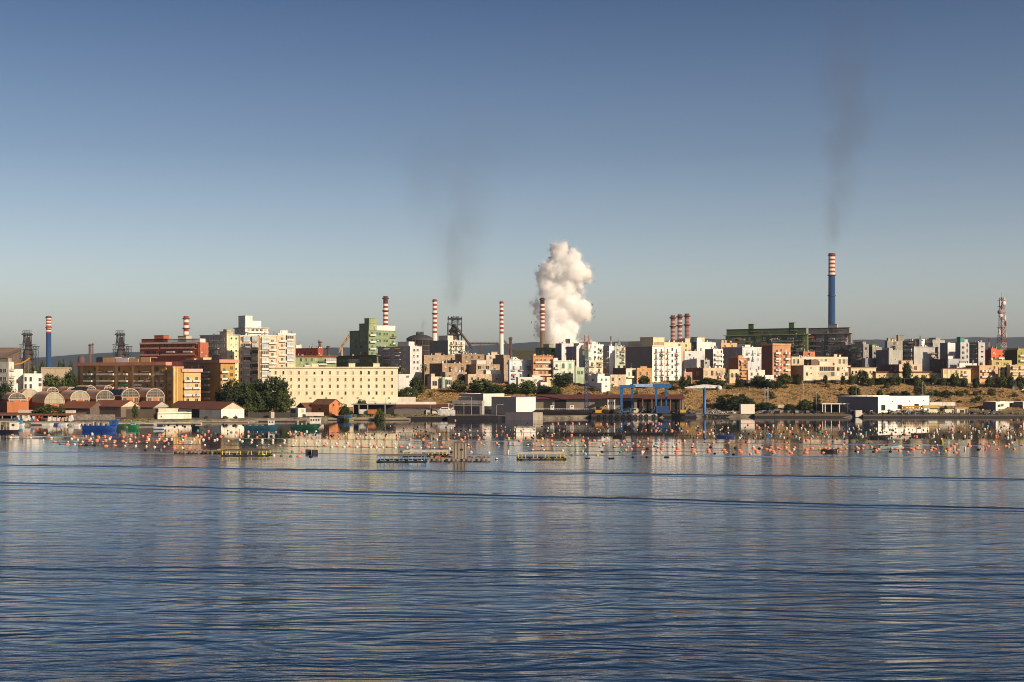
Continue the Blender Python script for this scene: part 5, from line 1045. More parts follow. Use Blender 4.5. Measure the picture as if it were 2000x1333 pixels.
shed('long rust-roofed shipyard shed running behind the blue gantry', 1046, 1337, 772.5, 779, 728, 12, (.15, .055, .045), (.21, .18, .15), [(1084, 1106, 782), (1218, 1237, 783), (1245, 1332, 781)], [1255, 1273, 1291, 1309, 1328])
shed('low white-walled shed with a dark red roof line below the retaining wall', 757, 884, 792, 796, 704, 8, (.15, .055, .045), (.60, .53, .46), [(812, 822, 799), (832, 844, 798.5)])
slab('quay_wall', 'dark low concrete wall in front of the white-walled shed', 770, 836, 800, 812, 690, 1, (.14, .12, .12), 'wall')
slab('quay_wall', 'short sunlit concrete block at the end of the dark low wall', 832, 839, 801, 812, 689, 1.5, (.5, .46, .4), 'wall')
# white warehouse on the centre quay
bld('warehouse', 'grey-shaded lower warehouse wing with a dark base, left of the white warehouse', 883, 942, 946, 783, 708, 62, (.38, .355, .35), 'warehouse', L=[('w', [897], [806], 5, 3), ('s', [0], [791], 1, 1, (.08, .05, .05)), ('d', [912], [802], 50, 16, (.05, .045, .06))], ant=0)
bld('warehouse', 'upper white and grey storey behind the white warehouse', 897, 944, 985, 769.5, 722, 50, (.66, .62, .56), 'warehouse', lw=(.34, .315, .31), ant=0)
bld('warehouse', 'plain white warehouse with a grey left wall standing on the quay', 960, 1008, 1046, 777, 696, 46, (.74, .69, .62), 'warehouse', lw=(.36, .335, .32), R=[('w', [1039], [786], 1.5, 1.5)], ant=0, cor=((.6, .55, .48), .2, .3), dirt=.2)
def pontoon(label, px0, px1, yt, yw, dep, col, name='pontoon', cat='pontoon', rz=0, extra=None):
    Y = wy(yw); a, b = P(px0, yt, Y), P(px1, yt, Y); m = MB(); m.box(0, 0, -a.z-1, b.x-a.x, dep, 0)
    o = m.build(name, plaster(col, .5), None, a, rz); return tag(o, label, cat)
pontoon('dark concrete caisson with a paler end, below the white warehouse', 987, 1041, 806, 821, 9, (.07, .065, .085), 'caisson', 'caisson')  # side of the caisson, its shade put into the darker concrete colour
pontoon('pale sunlit end block of the concrete caisson', 1040.5, 1060, 806.3, 821, 8.5, (.50, .44, .36), 'caisson', 'caisson')  # end of the same caisson, its sunlight put into the paler colour
pontoon('low black barge moored left of centre below the shed', 796, 888, 815, 820, 8, (.025, .02, .022), 'barge', 'barge')
pontoon('long low black barge moored in front of the warehouses', 874, 972, 813, 821, 7, (.02, .017, .02), 'barge', 'barge')
pontoon('pale quay edge between the long black barge and the caisson', 966, 1000, 814, 820.5, 6, (.5, .43, .34), 'quay', 'quay')
# quays
def quay(label, px0, px1, yt, yw, dep, col, tyres=(), name='quay'):
    Y = wy(yw); a, b = P(px0, yt, Y), P(px1, yt, Y)
    root = empty(name, (a.x, Y, 0), 0, label, 'quay'); W_ = b.x-a.x
    m = MB(); n = max(1, int(W_/5)); 
    for i in range(n): m.box(W_*i/n, .0+.12*(i % 2), -1.5, W_*(i+1)/n-.06, dep, a.z+.06*((i*7) % 3))
    m.build('quay_edge', plaster(col, .5), root)
    w_ = MB(); w_.box(-.02, -.22, -1.4, W_+.02, -.01, a.z*.48); w_.build('waterline_band', paint(tuple(c*.16 for c in col), .5), root)  # darker strip low on the quay face, along the waterline
    for px in tyres:
        t = MB(); x = (px-px0)*Y/F
        for k in range(10): a0, a1 = 2*pi*k/10, 2*pi*(k+1)/10; t.bar((.75*cos(a0), 0, .75*sin(a0)), (.75*cos(a1), 0, .75*sin(a1)), .26, 0, 6)
        link('tyre_fender', t.mesh('tyre_fender', [paint((.015, .015, .015))]), root, (x, -.3, a.z*.5))
quay('dark stone quay running left under the dry hillside parking', 1474, 1668, 809, 815.6, 5, (.13, .095, .075))
quay('dark stone quay running right to the photo edge', 1686, 2100, 810.5, 816, 5, (.12, .095, .08))
quay('white concrete quay under the white boom crane', 1357, 1476, 807.5, 814, 14, (.64, .58, .50))
quay('dark quay under the blue gantry, right part', 1284, 1357, 809, 816, 12, (.06, .05, .05))
quay('pale quay stretch with four black tyre fenders between dark quays', 1236, 1284, 809, 817, 9, (.52, .46, .38), (1241, 1252, 1262.5, 1277))
quay('dark quay below the excavator and workboat', 1155, 1236, 810, 817.5, 10, (.06, .05, .05), (1170, 1182, 1194, 1206, 1218, 1230))
quay('pale narrow quay ledge in front of the rusty-roofed shed', 392, 484, 824, 826.3, 4, (.42, .34, .26))
quay('sunlit quay ledge in front of the white boathouse', 300, 392, 826, 829, 3, (.60, .52, .42))
quay('low stone quay beside the moored fishing boats', 484, 600, 820, 824, 5, (.30, .24, .19))
quay('weedy stone bank edge below the orange-rendered shed', 600, 800, 818, 821.5, 6, (.36, .29, .22))
quay('fish market quay edge with moored dinghies', -60, 300, 826.5, 831, 6, (.40, .35, .30))
slab('white_block', 'tall blank white concrete block at the corner of the quay', 1447, 1474, 790, 809, wy(814.5), 5, (.74, .66, .57), 'block', dirt=.15)
slab('yard_wall', 'long dark wall behind the rubble beneath the white boom crane', 1340, 1448, 790, 808, wy(811), 1, (.12, .09, .075), 'wall')
slab('quay_hut', 'small white hut with a dark window on the stone quay', 1671, 1684, 802, 815, wy(815.8), 4, (.66, .60, .52), 'hut')
slab('quay_wall', 'little dark shaded block left of the small white hut', 1661, 1671, 804, 815, wy(815.4), 3, (.10, .08, .075), 'block')
# hangar
bld('hangar', 'big white hangar with three dark doors below the dry bank', 1636, 1715, 1815, 775, 716, 40, (.80, .77, .70), 'hangar', lw=(.20, .18, .19), R=[('d', [1725], [797], 8, 11, (.015, .014, .014)), ('d', [1757], [796], 9, 9, (.02, .02, .02)), ('d', [1790], [795], 9, 8, (.015, .015, .015)), ('w', [1743, 1776, 1803], [785], 1.6, 1.6)], ant=0, dirt=.12, D=30)
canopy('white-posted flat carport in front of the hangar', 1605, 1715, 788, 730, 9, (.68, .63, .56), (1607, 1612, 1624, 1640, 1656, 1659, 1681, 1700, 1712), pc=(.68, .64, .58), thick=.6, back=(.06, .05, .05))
slab('yard_wall', 'small pale wall under the trees left of the carport', 1590, 1606, 790, 797, 748, 1, (.58, .5, .4), 'wall')
slab('yard_wall', 'short cream wall behind the bushes left of the parked cars', 1520, 1532, 791, 797, 748, 1, (.55, .45, .33), 'wall')
slab('yard_wall', 'low white wall right of the hangar', 1816, 1866, 786, 793, 752, 1, (.70, .66, .6), 'wall')
bld('site_office', 'white site office with a dark door by the right photo edge', 1920, 1945, 1991, 785, 742, 34, (.72, .68, .60), 'site office', lw=(.17, .15, .15), R=[('w', [1957], [792], 5, 4), ('d', [1974], [792], 5, 9, (.05, .05, .05)), ('w', [1951], [793], 4, 4)], ant=0)
bld('site_office', 'grey-sided site office cut by the right photo edge', 1980, 1998, 2050, 785, 744, 40, (.5, .48, .46), 'site office', lw=(.15, .14, .14), ant=0)
def box_container(label, px0, px1, yt, yb, Y, col, doors=()):
    a, b = P(px0, yb, Y), P(px1, yt, Y); root = empty('cabin', a, 0, label, 'cabin'); W_, h = b.x-a.x, b.z-a.z
    m = MB(); m.box(0, 0, -.6, W_, 3, h); n = int(W_/.6)
    for i in range(n): m.box(W_*i/n, -.06, .1, W_*i/n+.25, 0, h-.1)
    m.build('body', plaster(col, .2), root)
    for d0, d1 in doors: d = MB(); d.box((d0-px0)*Y/F, -.1, 0, (d1-px0)*Y/F, -.065, h*.8); d.build('door', paint((.05, .05, .05)), root)
box_container('white site cabin under the yellow steel truss', 1814, 1831, 800, 807.5, 722, (.72, .68, .6))
box_container('white site cabin in the middle, right of the yellow truss', 1846, 1863, 800, 807.5, 722, (.70, .68, .62), [(1860, 1862.5)])
box_container('white site cabin with a grey roller door', 1869, 1884, 799, 807.5, 722, (.68, .66, .6), [(1875, 1883)])
def truss_beam(label, px0, px1, yt, yb, Y, rz=0):
    a = P(px0, yb, Y); W_ = (px1-px0)*Y/F; h = (yb-yt)*Y/F; m = MB(); n = int(W_/h)+1
    for yy in (0, 3): 
        m.bar((0, yy, 0), (W_, yy, 0), .3); m.bar((0, yy, h), (W_, yy, h), .3)
        for k in range(n): m.bar((W_*k/n, yy, 0), (W_*(k+.5)/n, yy, h), .18); m.bar((W_*(k+.5)/n, yy, h), (W_*(k+1)/n, yy, 0), .18)
    for k in range(n+1): m.bar((W_*k/n, 0, h), (W_*k/n, 3, h), .15)
    for x in (0, W_): m.bar((x, 0, 0), (x, 0, -a.z+T(a.x, Y)), .35); m.bar((x, 3, 0), (x, 3, -a.z+T(a.x, Y)), .35)
    tag(m.build('gantry_beam', paint((.50, .28, .05)), None, a), label, 'gantry beam')
truss_beam('yellow open steel truss beam lying over the stored boats', 1762, 1802, 794, 800, 728)
def solid_beam(label, px0, px1, yt, yb, Y, posts, col=(.52, .36, .10)):
    a = P(px0, yb, Y); W_ = (px1-px0)*Y/F; h = (yb-yt)*Y/F; root = empty('gantry_beam', (a.x, Y, T(a.x, Y)), 0, label, 'gantry beam'); z = a.z-root.location.z
    m = MB(); m.box(0, 0, z, W_, 2, z+h); m.build('beam', paint(col), root)
    for px in posts: p = MB(); x = (px-px0)*Y/F; p.box(x, .2, 0, x+.5, .8, z); p.build('post', paint((.2, .25, .18)), root)
solid_beam('mustard box girder on green posts right of the open yellow truss', 1802, 1835, 792, 798, 727, (1804, 1812, 1833))
solid_beam('low mustard girder on green posts over the right site cabins', 1866, 1892, 796, 799, 726, (1867, 1884, 1889), (.42, .28, .12))
# ================================================================ CRANES, BOATS, VEHICLES
BL = (.018, .11, .30)
def gantry():
    Y = 700; s = Y/F; x = (1211-1000)*s; zg = 1.6; Z = lambda p: H-(p-HY)*s-zg; X = lambda p: (p-1211)*s
    root = empty('boat_gantry', (x, Y, zg), 0, 'bright blue four-legged travelling boat hoist on the quay', 'boat hoist'); mt = paint(BL, .45)
    D_ = 14
    for p0, p1, yy in ((1211, 1217, 0), (1237, 1241.5, D_), (1279, 1284.5, 0), (1305, 1310, D_)):
        m = MB(); m.add([(X(p0)+.5, yy, 0), (X(p1)-.5, yy, 0), (X(p1)-.5, yy+1.2, 0), (X(p0)+.5, yy+1.2, 0), (X(p0), yy, Z(758)), (X(p1), yy, Z(758)), (X(p1), yy+1.2, Z(758)), (X(p0), yy+1.2, Z(758))], [(0, 3, 2, 1), (4, 5, 6, 7), (0, 1, 5, 4), (1, 2, 6, 5), (2, 3, 7, 6), (3, 0, 4, 7)])
        m.build('leg', mt, root)
        w_ = MB(); xx = X((p0+p1)/2)
        for dx in (-1.4, 1.4): w_.bar((xx+dx, yy+.1, .8), (xx+dx, yy+1.1, .8), .8, 0, 14)
        w_.box(xx-2.2, yy, 1.3, xx+2.2, yy+1.2, 1.9, 1); w_.build('wheel_bogie', [paint((.02, .02, .02)), mt], root)
    m = MB()
    m.box(X(1210), -.4, Z(758), X(1241), .9, Z(752.5)); m.box(X(1279), -.4, Z(758), X(1311), .9, Z(751.5))
    m.bar((X(1214), .5, Z(756)), (X(1239), D_, Z(756)), .9); m.bar((X(1282), .5, Z(756)), (X(1308), D_, Z(756)), .9); m.box(X(1236), D_-.3, Z(757), X(1310), D_+1.2, Z(751), 0); m.build('top_beam', mt, root)
    m = MB(); m.box(X(1241), D_-1.6, Z(756.5), X(1280), D_-.35, Z(750.7)); m.build('cross_beam', paint((.28, .42, .60), .5), root)
    m = MB(); m.box(X(1281), -1.2, .9, X(1306), 4, Z(794)); m.build('engine_house', paint((.02, .05, .14), .5), root)
    for p0, p1 in ((1214, 1239), (1282, 1307)):
        m = MB(); m.bar((X(p0), .6, 1.6), (X(p1), D_+.6, 1.6), .5); m.build('sill_beam', mt, root)
gantry()
def boom_crane():
    Y = 705; s = Y/F; x = (1376-1000)*s; zg = 2.0; Z = lambda p: H-(p-HY)*s-zg; X = lambda p: (p-1376)*s
    root = empty('boom_crane', (x, Y, zg), 0, 'white tapered boom crane on a thick blue column at the quay', 'crane')
    m = MB(); m.lathe([(1.15, 0), (1.15, .3), (.85, .5), (.85, Z(758)), (1.0, Z(757))], 16); m.build('column', paint((.03, .12, .36), .45), root)
    m = MB(); pr = [(X(1337), Z(758.5)), (X(1337), Z(756.6)), (X(1371), Z(751.5)), (X(1383), Z(751.5)), (X(1407), Z(754)), (X(1407), Z(757)), (X(1398), Z(758.6)), (X(1345), Z(758.9))]
    m.prism([(a, b) for a, b in pr], -.8, .8); m.build('boom', paint((.66, .64, .60), .5), root)
    m = MB(); m.bar((X(1404.5), -1.5, Z(758)), (X(1404.5), 1.5, Z(758)), 4.6*s, 0, 20); m.build('winch_drum', paint((.68, .66, .62), .5), root)
    m = MB(); m.box(X(1364), -1.4, Z(762), X(1371), 0, Z(759.2)); m.build('hook_block', paint((.05, .2, .16)), root)
    m = MB(); m.bar((X(1401), 0, Z(762)), (X(1401), 0, Z(769)), .18); m.build('cable', paint((.1, .1, .1)), root)
boom_crane()
def lattice_crane():
    Y = 712; s = Y/F; x = (1145.5-1000)*s; zg = 1.6; Z = lambda p: H-(p-HY)*s-zg; w_ = 3.3*s
    root = empty('tower_mast', (x, Y, zg), 0, 'tall lattice mast, red-white on top, then green, navy blue below, by the shipyard', 'mast')
    secs = [(655, 668, (.30, .05, .04), (.55, .5, .46)), (668, 684, (.5, .42, .38), (.40, .10, .06)), (684, 703, (.02, .15, .12), (.03, .2, .15)), (703, 730, (.02, .03, .10), (.4, .4, .4)), (730, 806, (.02, .03, .09), (.06, .07, .12))]
    for y0, y1, c1, c2 in secs:
        m = MB(); n = max(2, int((y1-y0)/6))
        for k in range(n):
            za, zb = Z(y1)+(Z(y0)-Z(y1))*k/n, Z(y1)+(Z(y0)-Z(y1))*(k+1)/n; q = [(-w_, -w_), (w_, -w_), (w_, w_), (-w_, w_)]
            for i in range(4):
                a, b = q[i], q[(i+1) % 4]; m.bar((*a, za), (*a, zb), .22); m.bar((*a, za), (*b, zb), .15, 1); m.bar((*b, za), (*a, zb), .15, 1); m.bar((*a, zb), (*b, zb), .13, 1)
        m.build('mast_section', [paint(c1), paint(c2)], root)
    for dx, py in ((-7, 678), (8, 676), (9, 668), (-6, 690), (6, 684)):
        m = MB(); m.box(-.5, -.3, -1.2, .5, .3, 1.2); m.bar((0, 0, 0), (-dx*s, 0, 0), .1); link('panel_antenna', m.mesh('panel_antenna', [paint((.55, .5, .46) if dx > 0 else (.3, .2, .18))]), root, (dx*s, -.8, Z(py)))
    m = MB(); m.box(-w_-.6, -w_-.6, 0, w_+.6, w_+.6, 1.2); m.build('footing', plaster((.35, .33, .3)), root)
lattice_crane()
def lamp(label, px, yt, Y, arm=1, h0=None, col=(.35, .33, .31)):
    s = Y/F; x = (px-1000)*s; zg = T(x, Y)-.1; h = H-(yt-HY)*s-zg
    root = empty('street_lamp', (x, Y, zg), 0, label, 'street lamp', 'lamp posts along the shore')
    m = MB(); m.bar((0, 0, 0), (0, 0, h), .16, 0, 6, .10); 
    if arm: m.bar((0, 0, h), (arm, 0, h+.25), .08, 0, 5)
    m.build('post', paint(col), root)
    m = MB(); m.box(arm-.5 if arm else -.3, -.25, h+.1, arm+.5 if arm else .3, .25, h+.35); m.build('lamp_head', paint((.5, .48, .45)), root)
for lab, px, yt, Y, arm in (('street lamp in front of the grey warehouse wing', 921, 776, 700, -6), ('low street lamp by the dark base of the warehouse wing', 906, 789, 700, 0), ('lamp post before the white warehouse front', 970, 791, 694, 3),
    ('lamp post in front of the right end of the cream barracks', 753, 780, 700, 0), ('lamp post at the middle of the long retaining wall', 735, 785, 700, -4), ('tall post in front of the low white-walled shed', 840, 780, 700, 0),
    ('tall lamp post on the bank below the pale mint house', 1046, 770, 742, 0), ('lamp post left of the boom crane boom', 1355, 762, 738, 0), ('thin lamp post just above the long rust-roofed shed', 1189, 765, 735, 0), ('lamp post on the dry bank right of the boom crane', 1433, 772, 740, 0), ('second lamp post close to its twin on the dry bank', 1443, 770, 741, 0),
    ('lamp post on the dry slope below the brown tower house', 1463, 757, 742, 0), ('lamp post by the parked cars left of the small trees', 1519, 780, 736, 0), ('lamp post on the slope below the pink-cream house', 1569, 752, 742, 0), ('lamp post amid the small trees left of the carport', 1595, 768, 736, 0),
    ('tall lamp post on the slope above the hangar roof', 1672, 752, 752, 0), ('lamp post above the hangar left end', 1693, 759, 752, 0), ('lamp post on the slope above the hangar centre', 1802, 748, 756, 0), ('lamp post on the slope right of the hangar top', 1822, 750, 756, 0), ('lamp post in front of the hangar left door', 1703, 775, 728, 0)):
    lamp(lab, px, yt, Y, arm)
def pylon_pair():
    for lab, px, yt, w_ in (('grey twin-legged power pylon on the dry bank', 1500, 757, 4), ('slender dark power post beside the grey twin-legged pylon', 1494, 757, 1)):
        Y = 750; s = Y/F; x = (px-1000)*s; z = T(x, Y)-.2; h = H-(yt-HY)*s-z; m = MB(); hw = w_*s/2
        for i in (-1, 1): m.bar((i*hw, 0, 0), (i*hw*.6, 0, h), .2)
        for k in range(8): m.bar((-hw*(1-.05*k), 0, h*k/8), (hw*(1-.05*k), 0, h*(k+1)/8), .12)
        m.bar((-1.8, 0, h-.6), (1.8, 0, h-.6), .15)
        tag(m.build('power_pole', paint((.30, .28, .26)), None, (x, Y, z)), lab, 'power pole')
pylon_pair()
def jib_crane():
    Y = 760; s = Y/F; x = (53-1000)*s; zg = T(x, Y); Z = lambda p: H-(p-HY)*s-zg; X = lambda p: (p-53)*s
    root = empty('yellow_crane', (x, Y, zg), 0, 'curved orange-yellow crane jib over the white house at the far left', 'crane')
    m = MB(); pts = [(22, 711), (30, 712), (42, 710), (50, 706), (58, 700)]
    for a, b in zip(pts, pts[1:]): m.bar((X(a[0]), 0, Z(a[1])), (X(b[0]), 0, Z(b[1])), .55)
    m.build('jib', paint((.55, .27, .03)), root)
    m = MB(); lattice(m, -1.2, 1.2, -1.2, 1.2, 0, Z(708), 8, .16); m.build('mast', paint((.2, .17, .13)), root)
jib_crane()
# ---- boats
def hull_mesh(L_, Wd, h, bow=.5, col=0, draft=.35, sheer=.5):
    """bow towards +x"""
    m = MB(); n = 14; st = []
    for i in range(n+1):
        t = i/n; w_ = Wd/2*(1-max(0, (t-.55)/.45)**2.2)*(.86+.14*min(1, t/.2)); w_ = max(w_, .03)
        zt = h*(1+sheer*max(0, (t-.45)/.55)**2*.9+.06*(1-t)); x = -L_/2+L_*t; xb = x-(bow*h*max(0, (t-.8)/.2))
        st.append([(x, -w_, zt), (xb+(x-xb)*.5, -w_*.9, zt*.45), (xb, -w_*.62, -draft), (xb, w_*.62, -draft), (xb+(x-xb)*.5, w_*.9, zt*.45), (x, w_, zt), (x, w_*.82, zt-.02), (x, w_*.80, zt-.35*h*.6), (x, -w_*.80, zt-.35*h*.6), (x, -w_*.82, zt-.02)])
    k = len(st[0]); m.v = [p for s_ in st for p in s_]
    for i in range(n):
        for j in range(k):
            j2 = (j+1) % k; m.f.append([i*k+j, i*k+j2, (i+1)*k+j2, (i+1)*k+j]); m.m.append(1 if j in (5, 9, 0) and j != 0 else (2 if j in (6, 7, 8) else 0)); m.sm.append(False)
    m.f += [list(range(k)), list(range(n*k, n*k+k))]; m.m += [0, 0]; m.sm += [False, False]
    return m
def boat(name, label, px, yw, Lp, h, hull, rim=(.6, .58, .55), inner=(.3, .25, .2), rz=0, wd=.3, cat='boat', Y=None, z=0, group=None, bow=.5, sheer=.5):
    Y = Y or wy(yw); L_ = Lp*Y/F/max(.3, abs(cos(rz)))
    root = empty(name, ((px-1000)/F*Y, Y, z), rz, label, cat, group)
    m = hull_mesh(L_, L_*wd, h, bow, sheer=sheer); m.build('hull', [paint(hull, .4), paint(rim, .5), paint(inner)], root)
    root['L'] = L_; return root
def cabin(root, x0, x1, w_, z0, z1, col, nwin=3, roof=None, mast=0):
    b = MB(); b.box(x0, -w_/2, z0, x1, w_/2, z1); b.build('cabin', paint(col, .5), root)
    r_ = MB(); r_.box(x0-.2, -w_/2-.2, z1, x1+.3, w_/2+.2, z1+.12); r_.build('cabin_roof', paint(roof or col, .5), root)
    for i in range(nwin):
        ww = (x1-x0)/(nwin+.6)*.6; x = x0+(x1-x0)*(i+.6)/(nwin+.2); hh = (z1-z0)*.3; g = MB()
        g.box(x-ww/2, -w_/2-.03, z1-hh*1.7, x+ww/2, w_/2+.03, z1-hh*.7); g.build('window', glass(), root)
    if mast: m = MB(); m.bar((x0, 0, z1), (x0, 0, z1+mast), .07); m.bar((x0, 0, z1+mast*.8), (x0-2, 0, z1), .03); m.build('mast', paint((.4, .38, .35)), root)
b = boat('fishing_boat', 'dark green trawler with a white wheelhouse moored left of the orange-rendered shed', 601, 838, 56, 1.7, (.012, .06, .035), wd=.28, bow=1.2, sheer=.35)
cabin(b, 1.0, 5.4, 2.6, 2.2, 4.6, (.66, .62, .56), 4, mast=1.6)
m = MB()
for i in range(7): m.box(-5.3+i*.9, -.9+.2*(i % 3), 1.6, -4.6+i*.9, .8, 2.5+.5*((i*5) % 3), i % 2)
m.bar((-5.4, 0, 2), (-5.4, 0, 5.4), .09); m.bar((-5.4, -1.4, 4.4), (-5.4, 1.4, 4.4), .09); m.build('deck_gear', [paint((.05, .05, .05)), paint((.35, .32, .28))], b)
b = boat('fishing_boat', 'teal wooden fishing boat with a small white wheelhouse near the pines', 512, 839, 68, 1.5, (.015, .07, .11), wd=.24, bow=1.0, sheer=.7, inner=(.03, .1, .12))
cabin(b, 2.6, 5.0, 2.0, 1.7, 3.7, (.66, .62, .55), 2, mast=1.0)
m = MB(); m.box(-7.5, -1.6, 1.0, 1.5, 1.6, 1.15); 
for i in range(6): m.box(-6.6+i*1.3, -.9, 1.15, -5.9+i*1.3, .5, 1.7+.2*(i % 2), i % 2)
m.bar((.8, 0, 1.2), (.8, 0, 4.2), .08); m.build('deck_gear', [paint((.04, .06, .07)), paint((.2, .22, .2))], b)
b = boat('work_barge', 'long bright blue work barge with a deckhouse at its right end', 195.5, 841, 66, 1.8, (.01, .045, .22), (.015, .07, .28), (.1, .12, .2), wd=.26, bow=.2, sheer=.1)
cabin(b, 4.6, 7.0, 3, 2.2, 3.9, (.015, .09, .38), 1)
m = MB(); r_ = random.Random(4)
for i in range(16): x = -6.8+i*.7; m.box(x, -1.0, 2.0, x+.5, .6, 2.6+r_.random()*1.0, i % 3)
m.build('deck_cargo', [paint((.5, .5, .5)), paint((.05, .06, .1)), paint((.25, .2, .18))], b)
b = boat('fishing_boat', 'small green fishing boat with a little wheelhouse moored left', 262, 838, 22, 1.5, (.015, .14, .05), wd=.32); cabin(b, -1.2, .6, 1.4, 1.4, 2.9, (.25, .35, .3), 2, mast=.8)
b = boat('fishing_boat', 'dull dark green open boat behind the small green fishing boat', 238, 835, 22, 1.3, (.03, .07, .035), wd=.3)
b = boat('motor_boat', 'white speedboat with a blue waterline near the boathouse', 314, 839, 27, 1.0, (.55, .56, .58), wd=.32, bow=1.2); 
m = MB(); m.add([(-1.5, -.9, .95), (1.8, -.8, .95), (1.8, .8, .95), (-1.5, .9, .95), (-1.2, -.6, 1.9), (.4, -.5, 1.9), (.4, .5, 1.9), (-1.2, .6, 1.9)], [(0, 3, 2, 1), (4, 5, 6, 7), (0, 1, 5, 4), (1, 2, 6, 5), (2, 3, 7, 6), (3, 0, 4, 7)]); m.build('cabin', glass(), b)
m = MB(); m.box(-2.9, -1.02, 0, 1.5, 1.02, .3); m.build('blue_stripe', paint((.03, .08, .2)), b)
b = boat('excursion_boat', 'canopied boat with a white cabin and black hull at the left photo edge', 12, 845, 52, 1.0, (.02, .02, .025), wd=.3, sheer=.2); cabin(b, 1.8, 4.6, 2.6, 1.0, 3.9, (.74, .7, .64), 1)
m = MB(); m.box(-6.5, -1.6, 4.3, 4.0, 1.6, 4.45)
for x in (-6.3, -4, -1.6, .8): m.bar((x, -1.5, 1), (x, -1.5, 4.3), .07); m.bar((x, 1.5, 1), (x, 1.5, 4.3), .07)
for i, x in enumerate((-6, -4.8, -3.4, -2)): m.box(x, -1.0, 1.1, x+.7, .2, 2.6+.4*(i % 2), 1+i % 2)
m.build('canopy', [paint((.6, .56, .5)), paint((.15, .35, .5)), paint((.03, .03, .03))], b)
b = boat('fishing_boat', 'white-hulled boat with a light blue cabin by the fish market quay', 40, 833, 18, 1.0, (.6, .6, .6), wd=.34); cabin(b, -1.2, .8, 1.3, .9, 2.6, (.06, .28, .48), 1)
boat('dinghy', 'white dinghy with a dark waterline below the round bush', 94, 832.5, 23, 1.0, (.6, .56, .5), wd=.3)
small = [(70, 830, 12, (.6, .58, .55), 'white dinghy crowded against the market quay, left of the long white one'), (110, 831, 10, (.05, .07, .18), 'navy dinghy between the white dinghies at the market quay'), (118, 833, 9, (.4, .42, .5), 'pale blue dinghy moored beside the navy dinghy'), (127, 831.5, 11, (.62, .6, .57), 'white dinghy near the market quay end'), (139, 832.5, 9, (.3, .28, .26), 'grey dinghy left of the white motor dinghies'), (151, 833.5, 14, (.64, .62, .58), 'white motor dinghy left of the blue barge bow'), (158, 830, 12, (.66, .62, .56), 'white cabin dinghy behind the blue barge stern'), (146, 829, 9, (.5, .5, .48), 'off-white dinghy moored behind the white motor dinghy'), (232, 829, 12, (.6, .55, .5), 'cream dinghy half hidden behind the green boats'), (215, 828, 10, (.62, .6, .58), 'white dinghy behind the blue barge deckhouse')]
for px, yw, Lp, c, lab in small: boat('dinghy', lab, px, yw, Lp, .9, c, wd=.34, group='dinghies moored at the fish market')
# stalls and crates on the market quay
r_ = random.Random(9)
CC = [((.62, .6, .58), 'white'), ((.05, .2, .45), 'blue'), ((.45, .07, .05), 'red'), ((.08, .08, .08), 'black'), ((.5, .4, .25), 'tan')]
ORD = ['first', 'second', 'third', 'fourth', 'fifth', 'sixth', 'seventh', 'eighth', 'ninth', 'tenth', 'eleventh', 'twelfth', 'thirteenth', 'fourteenth', 'fifteenth', 'sixteenth', 'seventeenth', 'eighteenth', 'nineteenth', 'twentieth']
def ordn(i): return ORD[i] if i < 20 else (ORD[i-20] and 'twenty-'+ORD[i-20] if i < 29 else ['thirtieth', 'thirty-first', 'thirty-second', 'thirty-third', 'thirty-fourth', 'thirty-fifth', 'thirty-sixth', 'thirty-seventh', 'thirty-eighth', 'thirty-ninth', 'fortieth', 'forty-first', 'forty-second', 'forty-third', 'forty-fourth', 'forty-fifth', 'forty-sixth', 'forty-seventh', 'forty-eighth', 'forty-ninth', 'fiftieth'][min(i-29, 20)])
cnt = {}
for i in range(34):
    c, cn = CC[r_.choice([0, 0, 0, 1, 2, 3, 4])]; px = 28+i*3.4; Y = 600+r_.uniform(3, 16); x = (px-1000)/F*Y; m = MB(); h = r_.uniform(1.0, 2.6); w_ = r_.uniform(.7, 1.6)
    m.box(-w_/2, 0, 0, w_/2, 1, h*.5); m.box(-w_/2+.12, .1, h*.5, w_/2-.2, .8, h); m.box(-w_/2-.05, -.05, h*.46, w_/2+.05, 1.05, h*.5+.05)
    k = cnt[cn] = cnt.get(cn, -1)+1
    tag(m.build('fish_crate_stack', paint(c), None, (x, Y, 1.5)), '%s stack of fish crates on the market quay, %s %s one from the left' % (cn, ordn(k), cn), 'crate stack', 'crate stacks on the fish market quay')
b = boat('yacht', 'white motor yacht propped on land in front of the low shed', 868, 0, 42, 2.4, (.62, .61, .60), rz=pi, wd=.28, Y=686, z=2.0, bow=1.6, sheer=.3)
m = MB(); m.add([(-3.0, -1.3, 2.2), (3.2, -1.2, 2.4), (3.2, 1.2, 2.4), (-3.0, 1.3, 2.2), (-2.4, -1, 3.9), (1.2, -1, 4.0), (1.2, 1, 4.0), (-2.4, 1, 3.9)], [(0, 3, 2, 1), (4, 5, 6, 7), (0, 1, 5, 4), (1, 2, 6, 5), (2, 3, 7, 6), (3, 0, 4, 7)]); m.build('cabin', paint((.68, .66, .64), .4), b)
m = MB(); m.box(-2.0, -1.22, 3.0, 1.6, 1.22, 3.5); m.build('window', glass(), b)
m = MB(); m.box(-2.4, -1, 4.3, -2.1, -.8, 6.2); m.box(-2.4, .8, 4.3, -2.1, 1, 6.2); m.box(-2.6, -1, 6.0, -1.6, 1, 6.2); m.bar((-4.6, -1, 2.5), (-4.8, -1, 5.2), .07); m.bar((-4.8, -1, 5.2), (-3.4, -1, 5.2), .07); m.build('radar_arch', paint((.6, .6, .6)), b)
m = MB()
for x in (-3.5, 0, 3.2): m.bar((x, -1.3, -.6), (x, -1.2, .6), .14); m.bar((x, 1.3, -.6), (x, 1.2, .6), .14)
m.build('cradle', paint((.2, .12, .08)), b)
